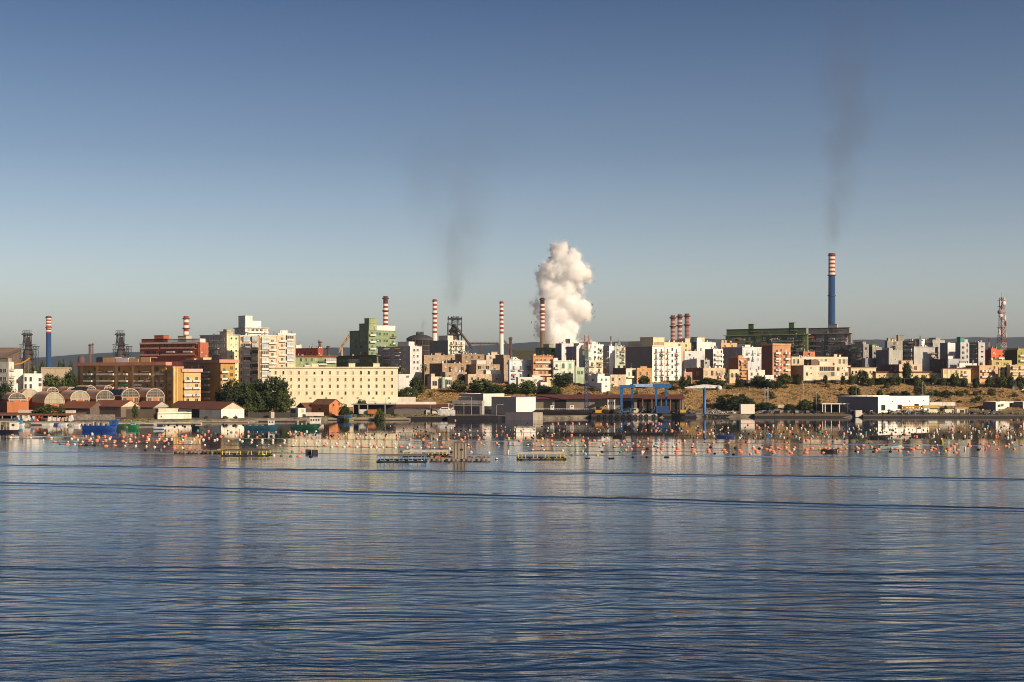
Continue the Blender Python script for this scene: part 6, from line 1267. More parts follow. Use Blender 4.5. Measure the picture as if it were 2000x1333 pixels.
# workboats and a ferry-like hull on the slip
b = boat('workboat', 'long black hull with a white rail sloping up the slipway right of the warehouse', 1104, 0, 120, 1.8, (.025, .02, .025), rz=.0, wd=.12, Y=705, z=2.2, rim=(.55, .55, .55), bow=1)
m = MB()
for i in range(30): x = -15.5+i*.95; m.bar((x, -1.9, 1.8), (x, -1.9, 2.7), .06)
m.bar((-15.6, -1.9, 2.7), (12, -1.9, 2.5), .07); m.build('railing', paint((.6, .6, .6)), b)
cabin(b, -7.8, -6.0, 1.8, 2.0, 4.3, (.70, .68, .66), 1); cabin(b, 2.4, 4.6, 2.0, 2.2, 4.6, (.66, .64, .62), 1, roof=(.3, .06, .05))
b = boat('workboat', 'dark tug with a tall white wheelhouse behind the yellow excavator', 1193, 0, 34, 2.2, (.03, .025, .025), wd=.3, Y=706, z=2.0)
cabin(b, -1.8, 2.2, 2.6, 2.4, 7.4, (.74, .72, .68), 3, mast=3.5)
def truck(label, px, Y, body, bw, cab=None, rz=0, z=None, name='truck'):
    x = (px-1000)/F*Y; z = T(x, Y) if z is None else z; root = empty(name, (x, Y, z), rz, label, name)
    m = MB(); m.box(-bw/2, -1.2, .9, bw/2-1.6, 1.2, 3.2); m.build('load_body', paint(body), root)
    m = MB(); m.box(bw/2-1.5, -1.15, .7, bw/2, 1.15, 2.6); m.box(bw/2-.9, -1.18, 1.7, bw/2+.02, 1.18, 2.4, 1); m.build('cab', [paint(cab or body), glass()], root)
    for wx in (-bw/2+.8, bw/2-1): w_ = MB(); w_.bar((wx, -1.25, .5), (wx, 1.25, .5), .5, 0, 12); w_.build('wheel', paint((.02, .02, .02)), root)
def excavator(label, px, Y, c, flip=1):
    x = (px-1000)/F*Y; root = empty('excavator', (x, Y, 1.8), 0 if flip > 0 else pi, label, 'excavator')
    m = MB(); m.box(-2.2, -1.4, 0, 2.2, -.8, .9); m.box(-2.2, .8, 0, 2.2, 1.4, .9); m.build('track', paint((.03, .03, .03)), root)
    m = MB(); m.box(-2.0, -1.2, .95, 1.2, 1.2, 2.4); m.build('body', paint(c), root)
    m = MB(); m.box(.2, -1.15, 2.4, 1.3, -.1, 3.5); m.build('cab', glass(), root)
    m = MB(); m.bar((1, 0, 2), (3.5, 0, 5.0), .3); m.bar((3.5, 0, 5.0), (5.2, 0, 2.6), .25); m.build('arm', paint(c), root)
    m = MB(); m.box(4.8, -.6, 1.8, 5.6, .6, 2.6); m.build('bucket', paint((.05, .05, .05)), root)
excavator('yellow excavator on the dark quay beside the tug', 1170, 700, (.55, .30, .03), 1)
excavator('second yellow machine under the blue boat hoist right legs', 1335, 704, (.5, .33, .04), 1)
truck('white van-bodied truck under the left half of the blue boat hoist', 1241, 712, (.6, .56, .5), 6, (.55, .3, .05))
truck('lime green tanker truck on the weedy shore', 684, 662, (.30, .50, .08), 7, (.25, .4, .1))
truck('orange lorry parked under the dark shelter right of the weedy shore', 730, 682, (.45, .16, .05), 6, (.5, .2, .05))
truck('small white truck left of the orange lorry', 712, 684, (.6, .57, .52), 5)
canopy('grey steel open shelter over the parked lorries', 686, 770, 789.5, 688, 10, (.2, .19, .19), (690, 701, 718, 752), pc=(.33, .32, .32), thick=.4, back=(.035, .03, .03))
boat('rowing_boat', 'small blue boat hauled out beside the lime green truck', 683, 0, 12, 1.0, (.04, .1, .25), wd=.3, Y=655, z=1.7)
boat('rowing_boat', 'upturned dark boats pile on the weedy shore', 668, 0, 16, 1.0, (.03, .03, .04), wd=.3, Y=654, z=1.6)
# parked cars
def car_proto():
    root = empty('parked_car', (0, 0, 0))
    m = MB(); pr = [(-2.2, .35), (2.2, .35), (2.25, .8), (1.3, .98), (.6, 1.5), (-1.3, 1.52), (-2.0, 1.05), (-2.25, .9)]
    m.prism(pr, -.85, .85); me = m.fixn(m.mesh('body', [paint((.1, .1, .1), .3)])); link('body', me, root)
    g = MB(); g.prism([(1.15, 1.0), (.55, 1.42), (-1.25, 1.44), (-1.8, 1.05)], -.87, .87); link('windows', g.fixn(g.mesh('windows', [glass()])), root)
    for x in (-1.35, 1.35):
        w_ = MB(); w_.bar((x, -.9, .33), (x, .9, .33), .33, 0, 12); link('wheels', w_.mesh('wheels', [paint((.015, .015, .015))]), root)
    return root
car0 = car_proto(); CARM = {}
carc = [((.03, .03, .035), 'black'), ((.58, .57, .55), 'white'), ((.22, .22, .23), 'grey'), ((.02, .035, .10), 'dark blue'), ((.3, .04, .03), 'red'), ((.42, .42, .43), 'silver')]
def parked(px, Y, ci, lab, rz=0, first=[True], z=None, group='cars parked by the quay'):
    c = car0 if first[0] else copy_tree(car0); first[0] = False
    col, nm = carc[ci]
    for ch in c.children:
        if ch.name.startswith('body'):
            if ci not in CARM: me = ch.data.copy(); me.materials.clear(); me.materials.append(paint(col, .3)); CARM[ci] = me
            ch.data = CARM[ci]
    x = (px-1000)/F*Y; c.location = (x, Y, (T(x, Y)+.05) if z is None else z); c.rotation_euler = (0, 0, rz); tag(c, lab, 'car', group)
r_ = random.Random(12); cnt = {}
for i in range(17):
    ci = r_.choice([0, 0, 1, 2, 3, 5, 0, 2]); k = cnt[ci] = cnt.get(ci, -1)+1
    parked(1484+i*7.2+r_.uniform(-1, 1), 722+r_.uniform(-2, 2), ci, '%s car left of the carport, %s %s one from the left' % (carc[ci][1], ordn(k), carc[ci][1]), r_.choice([0, pi, 1.3]))
cnt = {}
for i in range(15):
    ci = r_.choice([0, 3, 3, 2, 5, 1, 0]); k = cnt[ci] = cnt.get(ci, -1)+1
    parked(1692+i*9.6+r_.uniform(-2, 2), 724+r_.uniform(-2, 2), ci, '%s car before the hangar, %s %s one from the left' % (carc[ci][1], ordn(k), carc[ci][1]), r_.choice([0, pi, .5]), group='cars parked before the hangar')
for px, ci, lab in ((1577, 0, 'black car parked below the leftmost white garage doors'), (1585, 2, 'grey car parked between the garages of the pink-cream house'), (1595, 0, 'black car parked under the small garage window'), (1606, 3, 'dark blue car left of the middle garage doors'), (1628, 0, 'black car right of the middle garage doors'), (1636, 2, 'grey car parked left of the last garage doors'), (1655, 5, 'silver car at the right end of the garage house')):
    parked(px, 803, ci, lab, 0, group='cars parked by the garages')
# rubble by the boom crane
r_ = random.Random(8)
m = MB()
for i in range(150):
    px = 1387+r_.random()*50; Y = 706+r_.random()*4; s_ = r_.uniform(.15, .55); h = 2.6*math.exp(-((px-1398)/11)**2)+1.2*math.exp(-((px-1428)/10)**2)
    M_ = Matrix.Translation(((px-1000)/F*Y, Y, 2.1+r_.random()*h)) @ Matrix.Rotation(r_.random()*3, 4, Vector((r_.random(), r_.random(), 1)))
    m.box(-s_, -s_*.6, -s_*.4, s_, s_*.6, s_*.4, i % 3, M_)
tag(m.build('rubble', [plaster((.5, .45, .38)), plaster((.3, .2, .14)), plaster((.6, .56, .5))]), 'heap of pale broken rubble behind the white quay', 'rubble', kind='stuff')
for k, (px0, px1, seed, lab) in enumerate(((1218, 1280, 1, 'machine parts and scrap stacked between the blue hoist legs'), (1312, 1358, 2, 'rusty scrap and tackle right of the blue hoist'), (1690, 1760, 3, 'boat gear and drums stored along the quay before the hangar'), (1765, 1812, 5, 'old nets and gear stored under the yellow truss'), (1062, 1150, 6, 'dark boat parts and cradles heaped along the slipway'), (1146, 1212, 7, 'dark winches and drums around the tug and yellow excavator'), (1240, 1278, 8, 'blue-black machinery beneath the blue hoist cross beam'), (1892, 1960, 9, 'odds and ends of boat gear right of the last site cabin'))):
    r_ = random.Random(seed); m = MB()
    hz_ = 4.2 if 1000 < px0 < 1330 else 2.4
    for i in range(int(1.3*(px1-px0))):
        px = px0+r_.random()*(px1-px0); Y = 708+r_.random()*6; s_ = r_.uniform(.2, .8); z = 1.8+r_.random()*r_.random()*hz_*(.5+.5*sin(px*.35+seed))
        m.box(-s_, -s_*.6, -s_*.5, s_, s_*.6, s_*.5, i % 4, Matrix.Translation(((px-1000)/F*Y, Y, z)) @ Matrix.Rotation(r_.random()*3, 4, 'Z'))
    tag(m.build('scrap_heap', [paint((.10, .05, .035)), paint((.03, .03, .03)), paint((.30, .28, .25) if px0 > 1600 else (.13, .11, .10)), paint((.04, .09, .18))]), lab, 'scrap', kind='stuff')
m = MB(); p0 = P(1663, 802, 712); m.bar((0, 0, 0), (-6.5, 0, 4.8), .22); m.box(-.8, -.8, -1.4, .8, .8, .3); tag(m.build('derrick', paint((.05, .045, .045)), None, p0), 'small black derrick boom leaning left by the small white hut', 'derrick')
# ================================================================ TREES AND SCRUB
T_ = [  # label, px, top row, width, Y, leaf
 ('dark crown filling the middle of the pine group, behind the others', 506, 741, 58, 700, 'dark'),
 ('dark bushy tree low in the left half of the pine group', 462, 760, 50, 682, 'dark'),
 ('large dark round tree on the left of the pine group by the cream barracks', 452, 737, 42, 700, 'dark'),
 ('tall dark tree in the middle of the pine group', 478, 745, 48, 690, 'dark'),
 ('lower dark tree beneath the middle of the pine group', 492, 762, 46, 676, 'dark'),
 ('biggest bushy dark-olive tree in front of the left end of the cream barracks', 538, 733, 62, 692, 'dark'),
 ('broad olive-green lower tree at the right end of the pine group', 553, 762, 46, 680, 'mid'),
 ('dark low tree tucked under the biggest bushy tree', 518, 762, 50, 684, 'dark'),
 ('narrow dark tree standing right of the ochre block with glazed balconies', 432, 757, 26, 708, 'dark'),
 ('dim small tree between the white gable shed and the pine group', 484, 786, 26, 664, 'mid'),
 ('green tree right of the wide low white house', 100, 728, 44, 800, 'mid'),
 ('darker green tree close left of the long ochre block', 138, 722, 36, 790, 'dark'),
 ('low green tree in front of the beige flat-roofed hall', 116, 734, 46, 770, 'mid'),
 ('green tree at the left photo edge below the white apartment block', 8, 745, 44, 722, 'dark'),
 ('small dark pine on the horizon just left of the blue chimney', 82, 702, 12, 1500, 'dark'),
 ('small dark pine on the horizon right of the blue chimney', 117, 704, 12, 1500, 'dark'),
 ('small dark pine behind the beige hall roof', 124, 703, 9, 1480, 'dark'),
 ('small dark pine on the horizon beside the short brown stack', 139, 705, 10, 1500, 'dark'),
 ('wide low dark tree line left of the blue chimney foot', 60, 713, 40, 1300, 'mid'),
 ('spreading round dark-green tree over the fish market roof', 95, 791, 66, 648, 'mid'),
 ('slim ragged tree before the dark shed wall left of the boathouse', 264, 789, 13, 628, 'mid'),
 ('small tree on the roofline between the two rusty sheds', 334, 787, 10, 650, 'mid'),
 ('dark leafy tree in front of the low white house right of the barracks', 814, 735, 32, 752, 'dark'),
 ('wide low shrubby tree beneath the tree by the low white house', 796, 756, 44, 745, 'mid'),
 ('broad dark tree on the bank left of centre, above the warehouse wing', 940, 739, 56, 768, 'mid'),
 ('round dark tree on the bank right of the broad dark tree', 968, 752, 38, 762, 'dark'),
 ('green tree on the bank below the pale blue house', 1002, 748, 34, 764, 'dark'),
 ('leafy tree on the bank under the long white terrace house', 1030, 741, 40, 766, 'mid'),
 ('low green tree on the bank right of the square white hut', 1082, 753, 36, 760, 'mid'),
 ('dark tree on the bank below the orange brick house', 1062, 752, 30, 766, 'dark'),
 ('large dark round-topped tree below the pale mint house', 1096, 728, 50, 784, 'dark'),
 ('brownish dry tree left of the broad dark tree on the bank', 896, 741, 34, 772, 'olive'),
 ('round tree in front of the large white block', 1258, 733, 26, 780, 'dark'),
 ('dark tree at the right foot of the large white block', 1335, 734, 20, 784, 'dark'),
 ('small round tree beside the pink stub house', 1346, 733, 10, 790, 'mid'),
 ('dark spreading tree below the row of beige houses', 1378, 737, 44, 786, 'dark'),
 ('dark shrubby tree left of the palm before the arcaded house', 1402, 740, 34, 784, 'mid'),
 ('round dark tree right of the palm before the arcaded house', 1444, 738, 20, 790, 'dark'),
 ('large dark tree left of the brown tower house foot', 1484, 733, 40, 788, 'dark'),
 ('dark tree directly in front of the brown tower house', 1504, 741, 30, 784, 'dark'),
 ('green tree right of the brown tower house foot', 1532, 729, 32, 796, 'mid'),
 ('olive tree left of the pink-cream house', 1556, 729, 22, 800, 'dark'),
 ('low dark tree on the slope edge below the brown tower house', 1520, 742, 18, 786, 'dark'),
 ('spreading dark tree low on the bank below the boom crane arm', 1424, 770, 64, 742, 'dark'),
 ('lower dark tree right of the spreading tree behind the yard wall', 1456, 774, 42, 741, 'dark'),
 ('wide dark bushy tree behind the white concrete block', 1496, 786, 46, 738, 'dark'),
 ('round green tree left of the carport', 1572, 780, 34, 742, 'mid'),
 ('small dark tree between the round green tree and the carport', 1595, 776, 20, 745, 'dark'),
 ('low dark bushy tree left of the round green tree', 1542, 789, 26, 736, 'dark'),
 ('dark conical tree before the cream terrace house', 1685, 721, 24, 802, 'dark'),
 ('tall dark cypress-like tree before the pinkish cube house', 1772, 704, 22, 803, 'dark'),
 ('little tree in front of the left end of the long cream terrace', 1664, 733, 14, 800, 'mid'),
 ('dark round tree on the slope below the cream terrace house', 1668, 753, 26, 772, 'dark'),
 ('small tree left of the balcony of the right cream terrace house', 1865, 727, 20, 798, 'mid'),
 ('low tree before the middle of the long cream terrace', 1804, 732, 12, 800, 'mid'),
 ('green tree in front of the golden flats', 1955, 734, 26, 798, 'mid'),
 ('low tree in front of the cream flats at the right edge', 1994, 734, 24, 798, 'mid'),
 ('round tree behind the parked lorries below the cream barracks', 706, 779, 24, 704, 'mid'),
 ('bushy tree right of the orange-rendered shed', 672, 789, 26, 662, 'dark'),
 ('round bush-like tree on the weedy shore beneath the shelter', 742, 798, 22, 660, 'mid'),
 ('brown-leaved tree on the slope above the hangar right end', 1796, 741, 26, 770, 'olive'),
]
for lab, px, yt, w, Y, lf in T_:
    tree(lab, px, yt, w, Y, lf, trunk=.02, group='trees of the waterfront town')
palm('fan palm in front of the grey block left of the stone quarter', 828.5, 709, 776, 16)
palm('palm half hidden behind the right end of the cream barracks', 785, 713, 775, 17)
palm('palm standing before the arcaded cream house', 1419, 725, 792, 11)
for i, (px, w, lab) in enumerate(((1646, 12, 'small tree at the right corner of the pink-cream house'), (1700, 16, 'round dark shrub-tree right of the conical tree'), (1722, 18, 'low spreading tree before the left end of the long terrace'), (1742, 14, 'low dark tree beside the first shade roof'), (1755, 12, 'small tree between two shade roofs'), (1790, 16, 'low tree right of the cypress-like tree'), (1822, 14, 'small dark tree before the end of the long terrace'), (1842, 14, 'low tree at the left of the right terrace house'), (1884, 14, 'low tree below the terrace balcony'), (1906, 16, 'low tree in front of the brown side wall'), (1932, 18, 'dark low tree below the orange-pink flats'), (1974, 16, 'dark low tree between golden and cream flats'), (1612, 10, 'little bush-tree before the garage doors'), (1560, 14, 'dark low tree at the left corner of the pink-cream house'))):
    tree(lab, px, 732+(i*5) % 6, w, 797+(i % 3), ['dark', 'mid', 'dark'][i % 3], trunk=.02, group='trees of the waterfront town')
r_ = random.Random(31)
# scrub on the bank, each placed clear of the buildings; named by the thing above it
marks = [(800, 'the low white house'), (860, 'the mint-striped narrow house'), (905, 'the arched stone house'), (950, 'the ruined stone house'), (1010, 'the pale blue house'), (1060, 'the orange brick house'), (1105, 'the pale mint house'), (1150, 'the lattice mast'), (1185, 'the white cube house'), (1235, 'the dark end wall'), (1300, 'the large white block'), (1345, 'the pink stub house'),
         (1390, 'the row of beige houses'), (1430, 'the arcaded house'), (1475, 'the low white-pink house'), (1525, 'the brown tower house'), (1575, 'the pink-cream garage house'), (1630, 'the dark loggias'), (1685, 'the cream terrace house'), (1740, 'the long cream terrace'), (1790, 'the tall cypress-like tree'), (1840, 'the right terrace house'), (1880, 'the terrace balcony'), (1920, 'the orange-pink flats'), (1960, 'the golden flats'), (1995, 'the right photo edge flats')]
adj = {'mid': 'green', 'dark': 'dark green', 'olive': 'greyish olive', 'dry': 'dry brown'}
for mx_, nm in marks:
    used = set()
    for k in range(4 if mx_ > 860 else 2):
        px = mx_+r_.uniform(-24, 24); lv = r_.choice([('high on the bank', 782, 798), ('halfway down the bank', 762, 776), ('low on the bank', 750, 758)])
        lf = r_.choice(['mid', 'dark', 'olive', 'dry', 'olive']); key = (lv[0], lf)
        if key in used: continue
        used.add(key); Y = r_.uniform(lv[1], lv[2]); w = r_.uniform(7, 19)
        x = (px-1000)/F*Y; z = T(x, Y); top = HY-(z+r_.uniform(1.2, 3.0)-H)*F/Y
        bush('%s shrub %s below %s' % (adj[lf], lv[0], nm), px, top, w, Y, lf)
# the dark scrub belt under the right terrace
for i, (px, w, lf, lab) in enumerate(((1748, 26, 'olive', 'wide grey-olive bush above the hangar centre'), (1768, 22, 'dark', 'dark bush above the hangar, right of the wide grey-olive one'), (1826, 28, 'mid', 'big green bush right of the hangar roof end'), (1850, 30, 'dark', 'big dark bush above the low white wall'), (1874, 24, 'mid', 'green spreading bush right of the big dark bush'), (1718, 16, 'dark', 'small dark bush above the hangar left end'), (1936, 16, 'olive', 'olive bush above the site office'), (1905, 14, 'mid', 'small green bush right of the spreading bush'))):
    Y = 776; x = (px-1000)/F*Y; z = T(x, Y); bush(lab, px, HY-(z+r_.uniform(2.6, 4.2)-H)*F/Y, w, Y, lf)
for px, w, lab in ((402, 10, 'green bush against the white wall of the rusty-roofed shed'), (440, 14, 'low bush below the left of the white gable wall'), (460, 10, 'low bush below the right of the white gable wall'), (700, 14, 'weedy bush right of the lime green truck'), (722, 16, 'weedy bush on the shore left of the round bush-like tree'), (770, 18, 'low weeds bush on the shore by the dark low wall'), (652, 8, 'small bush at the door of the orange-rendered shed')):
    Y = shore(px)+6; bush(lab, px, HY-(1.4+1.6-H)*F/Y, w, Y, 'mid')
# dry grass: one mass over the bank
m = MB(); r_ = random.Random(77)
for i in range(15000):
    u = r_.uniform(780, 2080); Y = r_.uniform(742, 806); x = (u-1000)/F*Y; z = T(x, Y)
    if z < 3.0: continue
    s_ = r_.uniform(.2, .6); a = r_.uniform(0, pi); dx, dy = cos(a)*s_, sin(a)*s_; h = r_.uniform(.12, .5)
    m.add([(x-dx, Y-dy, z-.1), (x+dx, Y+dy, z-.1), (x+dx*1.2, Y+dy*1.2-.2, z+h), (x-dx*1.1, Y-dy, z+h*.8)], [(0, 1, 2, 3)], r_.choice([0, 0, 0, 1, 2]))
o = link('dry_grass', m.mesh('dry_grass', [plaster((.36, .23, .10)), plaster((.27, .18, .08)), plaster((.18, .14, .06))])); tag(o, 'dry straw-coloured grass over the bank', 'grass', kind='stuff')
m = MB()
for i in range(3500):
    u = r_.choice([r_.uniform(600, 860), r_.uniform(225, 300), r_.uniform(1476, 2050)]); Y = shore(u)+r_.uniform(4, 14); x = (u-1000)/F*Y; z = T(x, Y, False)
    s_ = r_.uniform(.2, .6); a = r_.uniform(0, pi); dx, dy = cos(a)*s_, sin(a)*s_; h = r_.uniform(.2, .8)
    m.add([(x-dx, Y-dy, z-.1), (x+dx, Y+dy, z-.1), (x+dx, Y+dy-.2, z+h), (x-dx, Y-dy, z+h*.8)], [(0, 1, 2, 3)], r_.choice([0, 0, 1]))
o = link('shore_weeds', m.mesh('shore_weeds', [plaster((.12, .13, .03)), plaster((.28, .2, .09))])); tag(o, 'low green and brown weeds along the shore', 'weeds', kind='stuff')
# ================================================================ MUSSEL FARM
FL = """24,851,O 59,851,O 95,852,O 131,852,d 144,854,O 168,853,o 192,855,O 205,853,o 216,855,O 241,854,o 21,856,w 60,856,w 100,857,w 140,858,w 152,860,w 177,858,w 214,858,w 85,862,S 107,864,O 133,864,w 161,864,w 180,865,K 201,865,K 223,866,K 246,866,K 174,861,O 189,861,O 206,861,O 224,862,O 240,862,O 117,868,d 132,869,O 146,869,w 157,869,O 169,870,k 184,871,k 194,870,d 207,872,O 224,871,O 244,872,w 87,846,o 180,848,w 200,848,k 233,850,d
255,851,O 264,855,o 279,853,o 291,851,O 288,855,o 290,859,w 254,859,w 255,863,O 271,863,O 287,862,O 266,867,K 287,866,K 307,866,K 329,867,K 351,868,K 373,869,K 306,862,O 311,859,w 313,855,o 317,851,O 321,862,O 325,859,w 265,872,w 286,873,w 302,874,w 321,873,w 284,880,k 314,880,d 337,852,o 336,855,o 335,859,w 349,849,d 356,854,O 363,852,o 361,855,o 357,861,w 355,858,g 351,863,O 374,864,w 383,856,o 379,859,w 389,864,Y 397,860,w 400,870,w 392,854,O 386,852,w 408,857,o 412,851,d 419,861,w 424,859,w 431,854,O 426,850,k 436,852,d 446,862,w 461,852,w 470,855,o 468,860,w 473,863,w 485,852,w 492,860,w 491,865,w 340,876,O 356,876,w 370,876,O 330,842,o 343,844,y 356,843,o 386,842,g 395,845,g 407,843,o 421,846,g 452,845,g 462,845,o 473,848,o 485,844,o 400,850,o 371,846,d 322,833,k 329,831,k 341,834,k 346,831,k 357,832,k 361,834,k 375,832,k 379,831,k 436,830,k 437,832,k 442,831,k 456,832,k 459,831,k 475,831,k
502,855,o 512,861,K 512,865,w 502,872,K 525,871,K 533,861,K 533,866,w 547,872,K 556,861,K 555,866,w 572,872,K 577,857,o 578,862,w 576,866,w 596,873,K 596,867,w 600,862,w 611,858,o 617,867,w 624,862,w 622,873,K 644,858,o 635,871,O 638,867,w 648,874,w 657,867,w 659,872,O 666,858,o 672,874,w 679,867,w 684,872,O 698,858,o 697,874,w 701,868,w 708,872,O 722,869,w 724,875,w 726,858,w 732,872,O 744,869,w 748,875,w 675,848,y 644,846,o 566,844,o 567,848,o 588,847,o 577,844,w 599,844,w 617,844,w 526,881,g 552,882,g 571,883,g 591,883,O 535,891,w 550,891,d 568,892,d 584,892,O 515,890,w 607,893,k 530,853,k
752,859,o 776,859,o 801,859,o 826,860,O 839,866,O 853,860,w 865,865,O 875,860,O 901,860,O 905,865,o 934,860,o 939,866,o 970,866,o 974,871,K 945,870,K 915,870,K 885,870,K 914,875,O 921,876,R 920,884,w 955,885,w 735,875,w 757,873,O 771,868,w 772,875,w 783,873,O 799,869,w 795,875,w 808,874,O 822,876,w 835,874,O 848,876,w 861,874,O 878,877,w 848,883,w 785,882,d 812,882,d 882,884,k 992,886,S 970,898,K 871,901,k 742,904,T 795,903,k 824,902,K 779,849,o 812,848,o 808,850,y 858,849,w 881,837,w 889,822,R 896,849,w 908,855,o 970,851,o 990,851,o 993,857,y 713,846,o 936,856,o
1004,867,o 1005,871,K 1016,862,O 1031,871,K 1029,856,O 1041,868,o 1050,862,O 1059,858,Y 1059,872,K 1077,862,O 1078,868,o 1088,872,K 1099,865,O 1108,862,O 1105,868,o 1109,871,K 1113,872,K 1124,865,O 1138,862,O 1142,871,y 1143,873,K 1151,865,O 1160,862,O 1172,874,K 1178,867,o 1183,864,O 1179,870,K 1200,874,K 1207,866,O 1214,870,o 1218,863,O 1227,874,K 1236,867,o 1245,871,O 1249,864,o 1257,874,K 1264,878,k 1265,867,o 1278,872,K 1040,880,K 1062,880,w 1099,881,w 1138,882,y 1176,883,k 1212,884,g 1222,880,o 1233,878,o 1255,883,O 1254,885,w 1117,890,d 1143,888,b 1167,890,y 1148,896,T 1194,896,T 1236,894,k 1263,894,k 1103,897,k 1065,898,k 1018,899,k 1090,828,o 1079,828,o 1104,828,o 1118,828,o 1131,828,o 1145,829,w 1173,829,o 1185,829,o 1200,829,o 1213,829,o 1226,829,o 1229,828,o 1245,828,o 1260,828,o 1275,828,o 1116,851,o 1078,851,o
1287,828,o 1291,829,o 1280,832,o 1307,829,o 1324,828,o 1340,829,o 1265,858,o 1286,875,K 1280,872,K 1293,878,O 1284,882,o 1291,885,w 1297,865,O 1295,868,O 1316,874,w 1325,878,O 1321,882,O 1322,886,O 1323,868,o 1328,865,o 1336,862,K 1353,869,o 1360,865,O 1352,874,K 1355,879,O 1354,883,O 1358,887,y 1384,869,o 1393,866,o 1388,874,k 1384,880,O 1385,884,O 1396,887,k 1423,866,O 1414,880,O 1417,884,O 1436,876,k 1433,888,k 1444,880,O 1447,884,O 1466,888,o 1461,866,O 1471,874,w 1472,877,O 1478,881,O 1479,885,O 1486,875,O 1483,877,k 1497,878,O 1302,894,T 1342,843,O 1374,844,O 1366,847,O 1392,847,w 1400,851,b 1429,852,b 1362,834,b 1312,842,O 1281,842,O 1261,841,o 1411,835,o 1394,835,o 1474,844,o 1476,852,b 1447,852,b 1444,856,w 1474,856,O 1483,836,w 1494,832,o 1477,831,o 1461,831,o
1535,865,O 1576,861,O 1618,869,O 1647,869,O 1686,870,O 1702,874,o 1506,874,O 1504,880,O 1510,882,O 1512,886,O 1518,876,o 1523,878,O 1535,875,y 1539,881,O 1541,883,O 1545,886,O 1552,875,o 1550,879,w 1575,879,O 1575,882,O 1574,885,O 1586,876,O 1601,879,y 1612,876,O 1619,877,o 1634,880,w 1640,876,O 1640,883,O 1608,885,O 1653,877,o 1673,874,o 1676,877,O 1671,882,k 1675,884,w 1685,877,o 1711,881,o 1706,883,k 1716,878,O 1708,877,k 1741,877,o 1739,883,k 1478,831,o 1494,832,o 1510,832,w 1527,831,O 1543,832,w 1567,832,o 1581,832,o 1601,832,o 1637,832,o 1656,832,o 1676,833,w 1482,836,o 1500,836,o 1518,836,o 1536,837,w 1547,837,w 1565,837,w 1599,837,o 1658,838,b 1677,838,o 1711,838,w 1508,844,o 1525,849,o 1542,844,O 1578,845,w 1601,845,g 1613,845,o 1661,846,w 1648,848,o 1681,849,w 1742,847,w 1691,847,g 1506,852,b 1502,849,b 1523,852,b 1554,853,b 1586,853,b 1617,853,b 1647,853,b 1473,856,o 1531,856,w 1561,857,w 1583,857,o 1684,853,w
1751,878,O 1757,881,o 1761,875,O 1773,884,o 1779,877,O 1783,879,O 1791,876,O 1794,871,y 1805,881,o 1803,885,O 1821,876,O 1818,880,O 1826,878,O 1830,870,o 1826,864,w 1841,866,Y 1833,885,o 1846,882,y 1853,877,O 1853,880,O 1860,872,O 1867,868,O 1864,878,S 1871,879,O 1866,885,O 1893,868,o 1893,872,O 1885,879,S 1917,868,O 1916,877,o 1911,879,k 1925,877,R 1930,872,O 1943,869,y 1949,878,o 1964,872,O 1970,869,o 1970,874,y 1981,878,o 1997,871,O 1976,865,w 1940,865,w 1725,832,o 1739,840,w 1768,834,o 1767,840,w 1768,850,o 1768,859,o 1745,863,w 1758,852,g 1790,853,o 1798,835,w 1812,842,o 1823,853,w 1829,840,w 1830,844,w 1861,833,O 1854,838,o 1860,840,w 1894,833,b 1900,837,o 1884,853,w 1860,856,w 1896,856,w 1911,843,w 1923,839,w 1929,833,b 1945,853,o 1933,845,o 1946,842,w 1952,843,S 1962,833,o 1968,856,w 1974,854,w 1993,833,O 1993,849,w 1974,821,o 1980,821,k 1987,820,o 1995,821,k"""
KIND = {'O': ('oblong orange', (.70, .24, .15)), 'o': ('round orange', (.70, .29, .20)), 'w': ('whitish', (.62, .58, .50)), 'K': ('white-topped black', (.6, .57, .5)), 'k': ('black', (.015, .015, .015)), 'd': ('algae-green', (.12, .14, .09)),
        'g': ('sea-green', (.04, .30, .18)), 'y': ('yellow', (.62, .42, .06)), 'Y': ('upright yellow', (.62, .42, .04)), 'S': ('upright cream', (.62, .54, .42)), 'R': ('upright orange', (.55, .13, .04)), 'b': ('light blue', (.22, .45, .60)), 'T': ('black tyre', (.015, .015, .015))}
FM = {}
def float_mesh(k):
    if k in FM: return FM[k]
    c = KIND[k][1]; m = MB()
    if k == 'T':
        for i in range(14):
            a, b = 2*pi*i/14, 2*pi*(i+1)/14; m.bar((1.0*cos(a), .55*sin(a), .1), (1.0*cos(b), .55*sin(b), .1), .34, 0, 6)
    else:
        sx, sz, n = {'O': (.95, .5, 12), 'k': (.7, .5, 10)}.get(k, (.62, .55, 12))
        up = k in 'YSR'
        if up: pr = [(.05, -.6), (.3, -.5), (.38, 0), (.36, 1.2), (.2, 1.7), (.06, 1.9)]
        else: pr = [(.05, -.45), (.42, -.35), (.6, -.05), (.58, .18), (.42, .42), (.2, .54), (.12, .58), (.1, .72), (.03, .73)]
        mats = [1 if (k == 'K' and z < .02) else 0 for _, z in pr]
        m.lathe(pr, n, mats=mats)
        m.v = [(x*sx/.6 if not up else x, y, z*(sz/.5) if not up else z) for x, y, z in m.v]
    me = m.mesh('mussel_float', [plaster(c, .30), paint((.015, .015, .015))]); FM[k] = me; return me
L_ = []
for tok in FL.split():
    x, y, k = tok.split(','); L_.append((int(x), int(y), k))
L_ = list(dict.fromkeys(L_)); L_.sort(key=lambda t: -t[1]); near, rest = L_[:300], L_[300:]
def band(y): return 'closest band of the farm' if y >= 881 else 'second band of the farm' if y >= 871 else 'third band of the farm' if y >= 864 else 'fourth band of the farm'
near.sort(); cnt = {}; rf = random.Random(2)
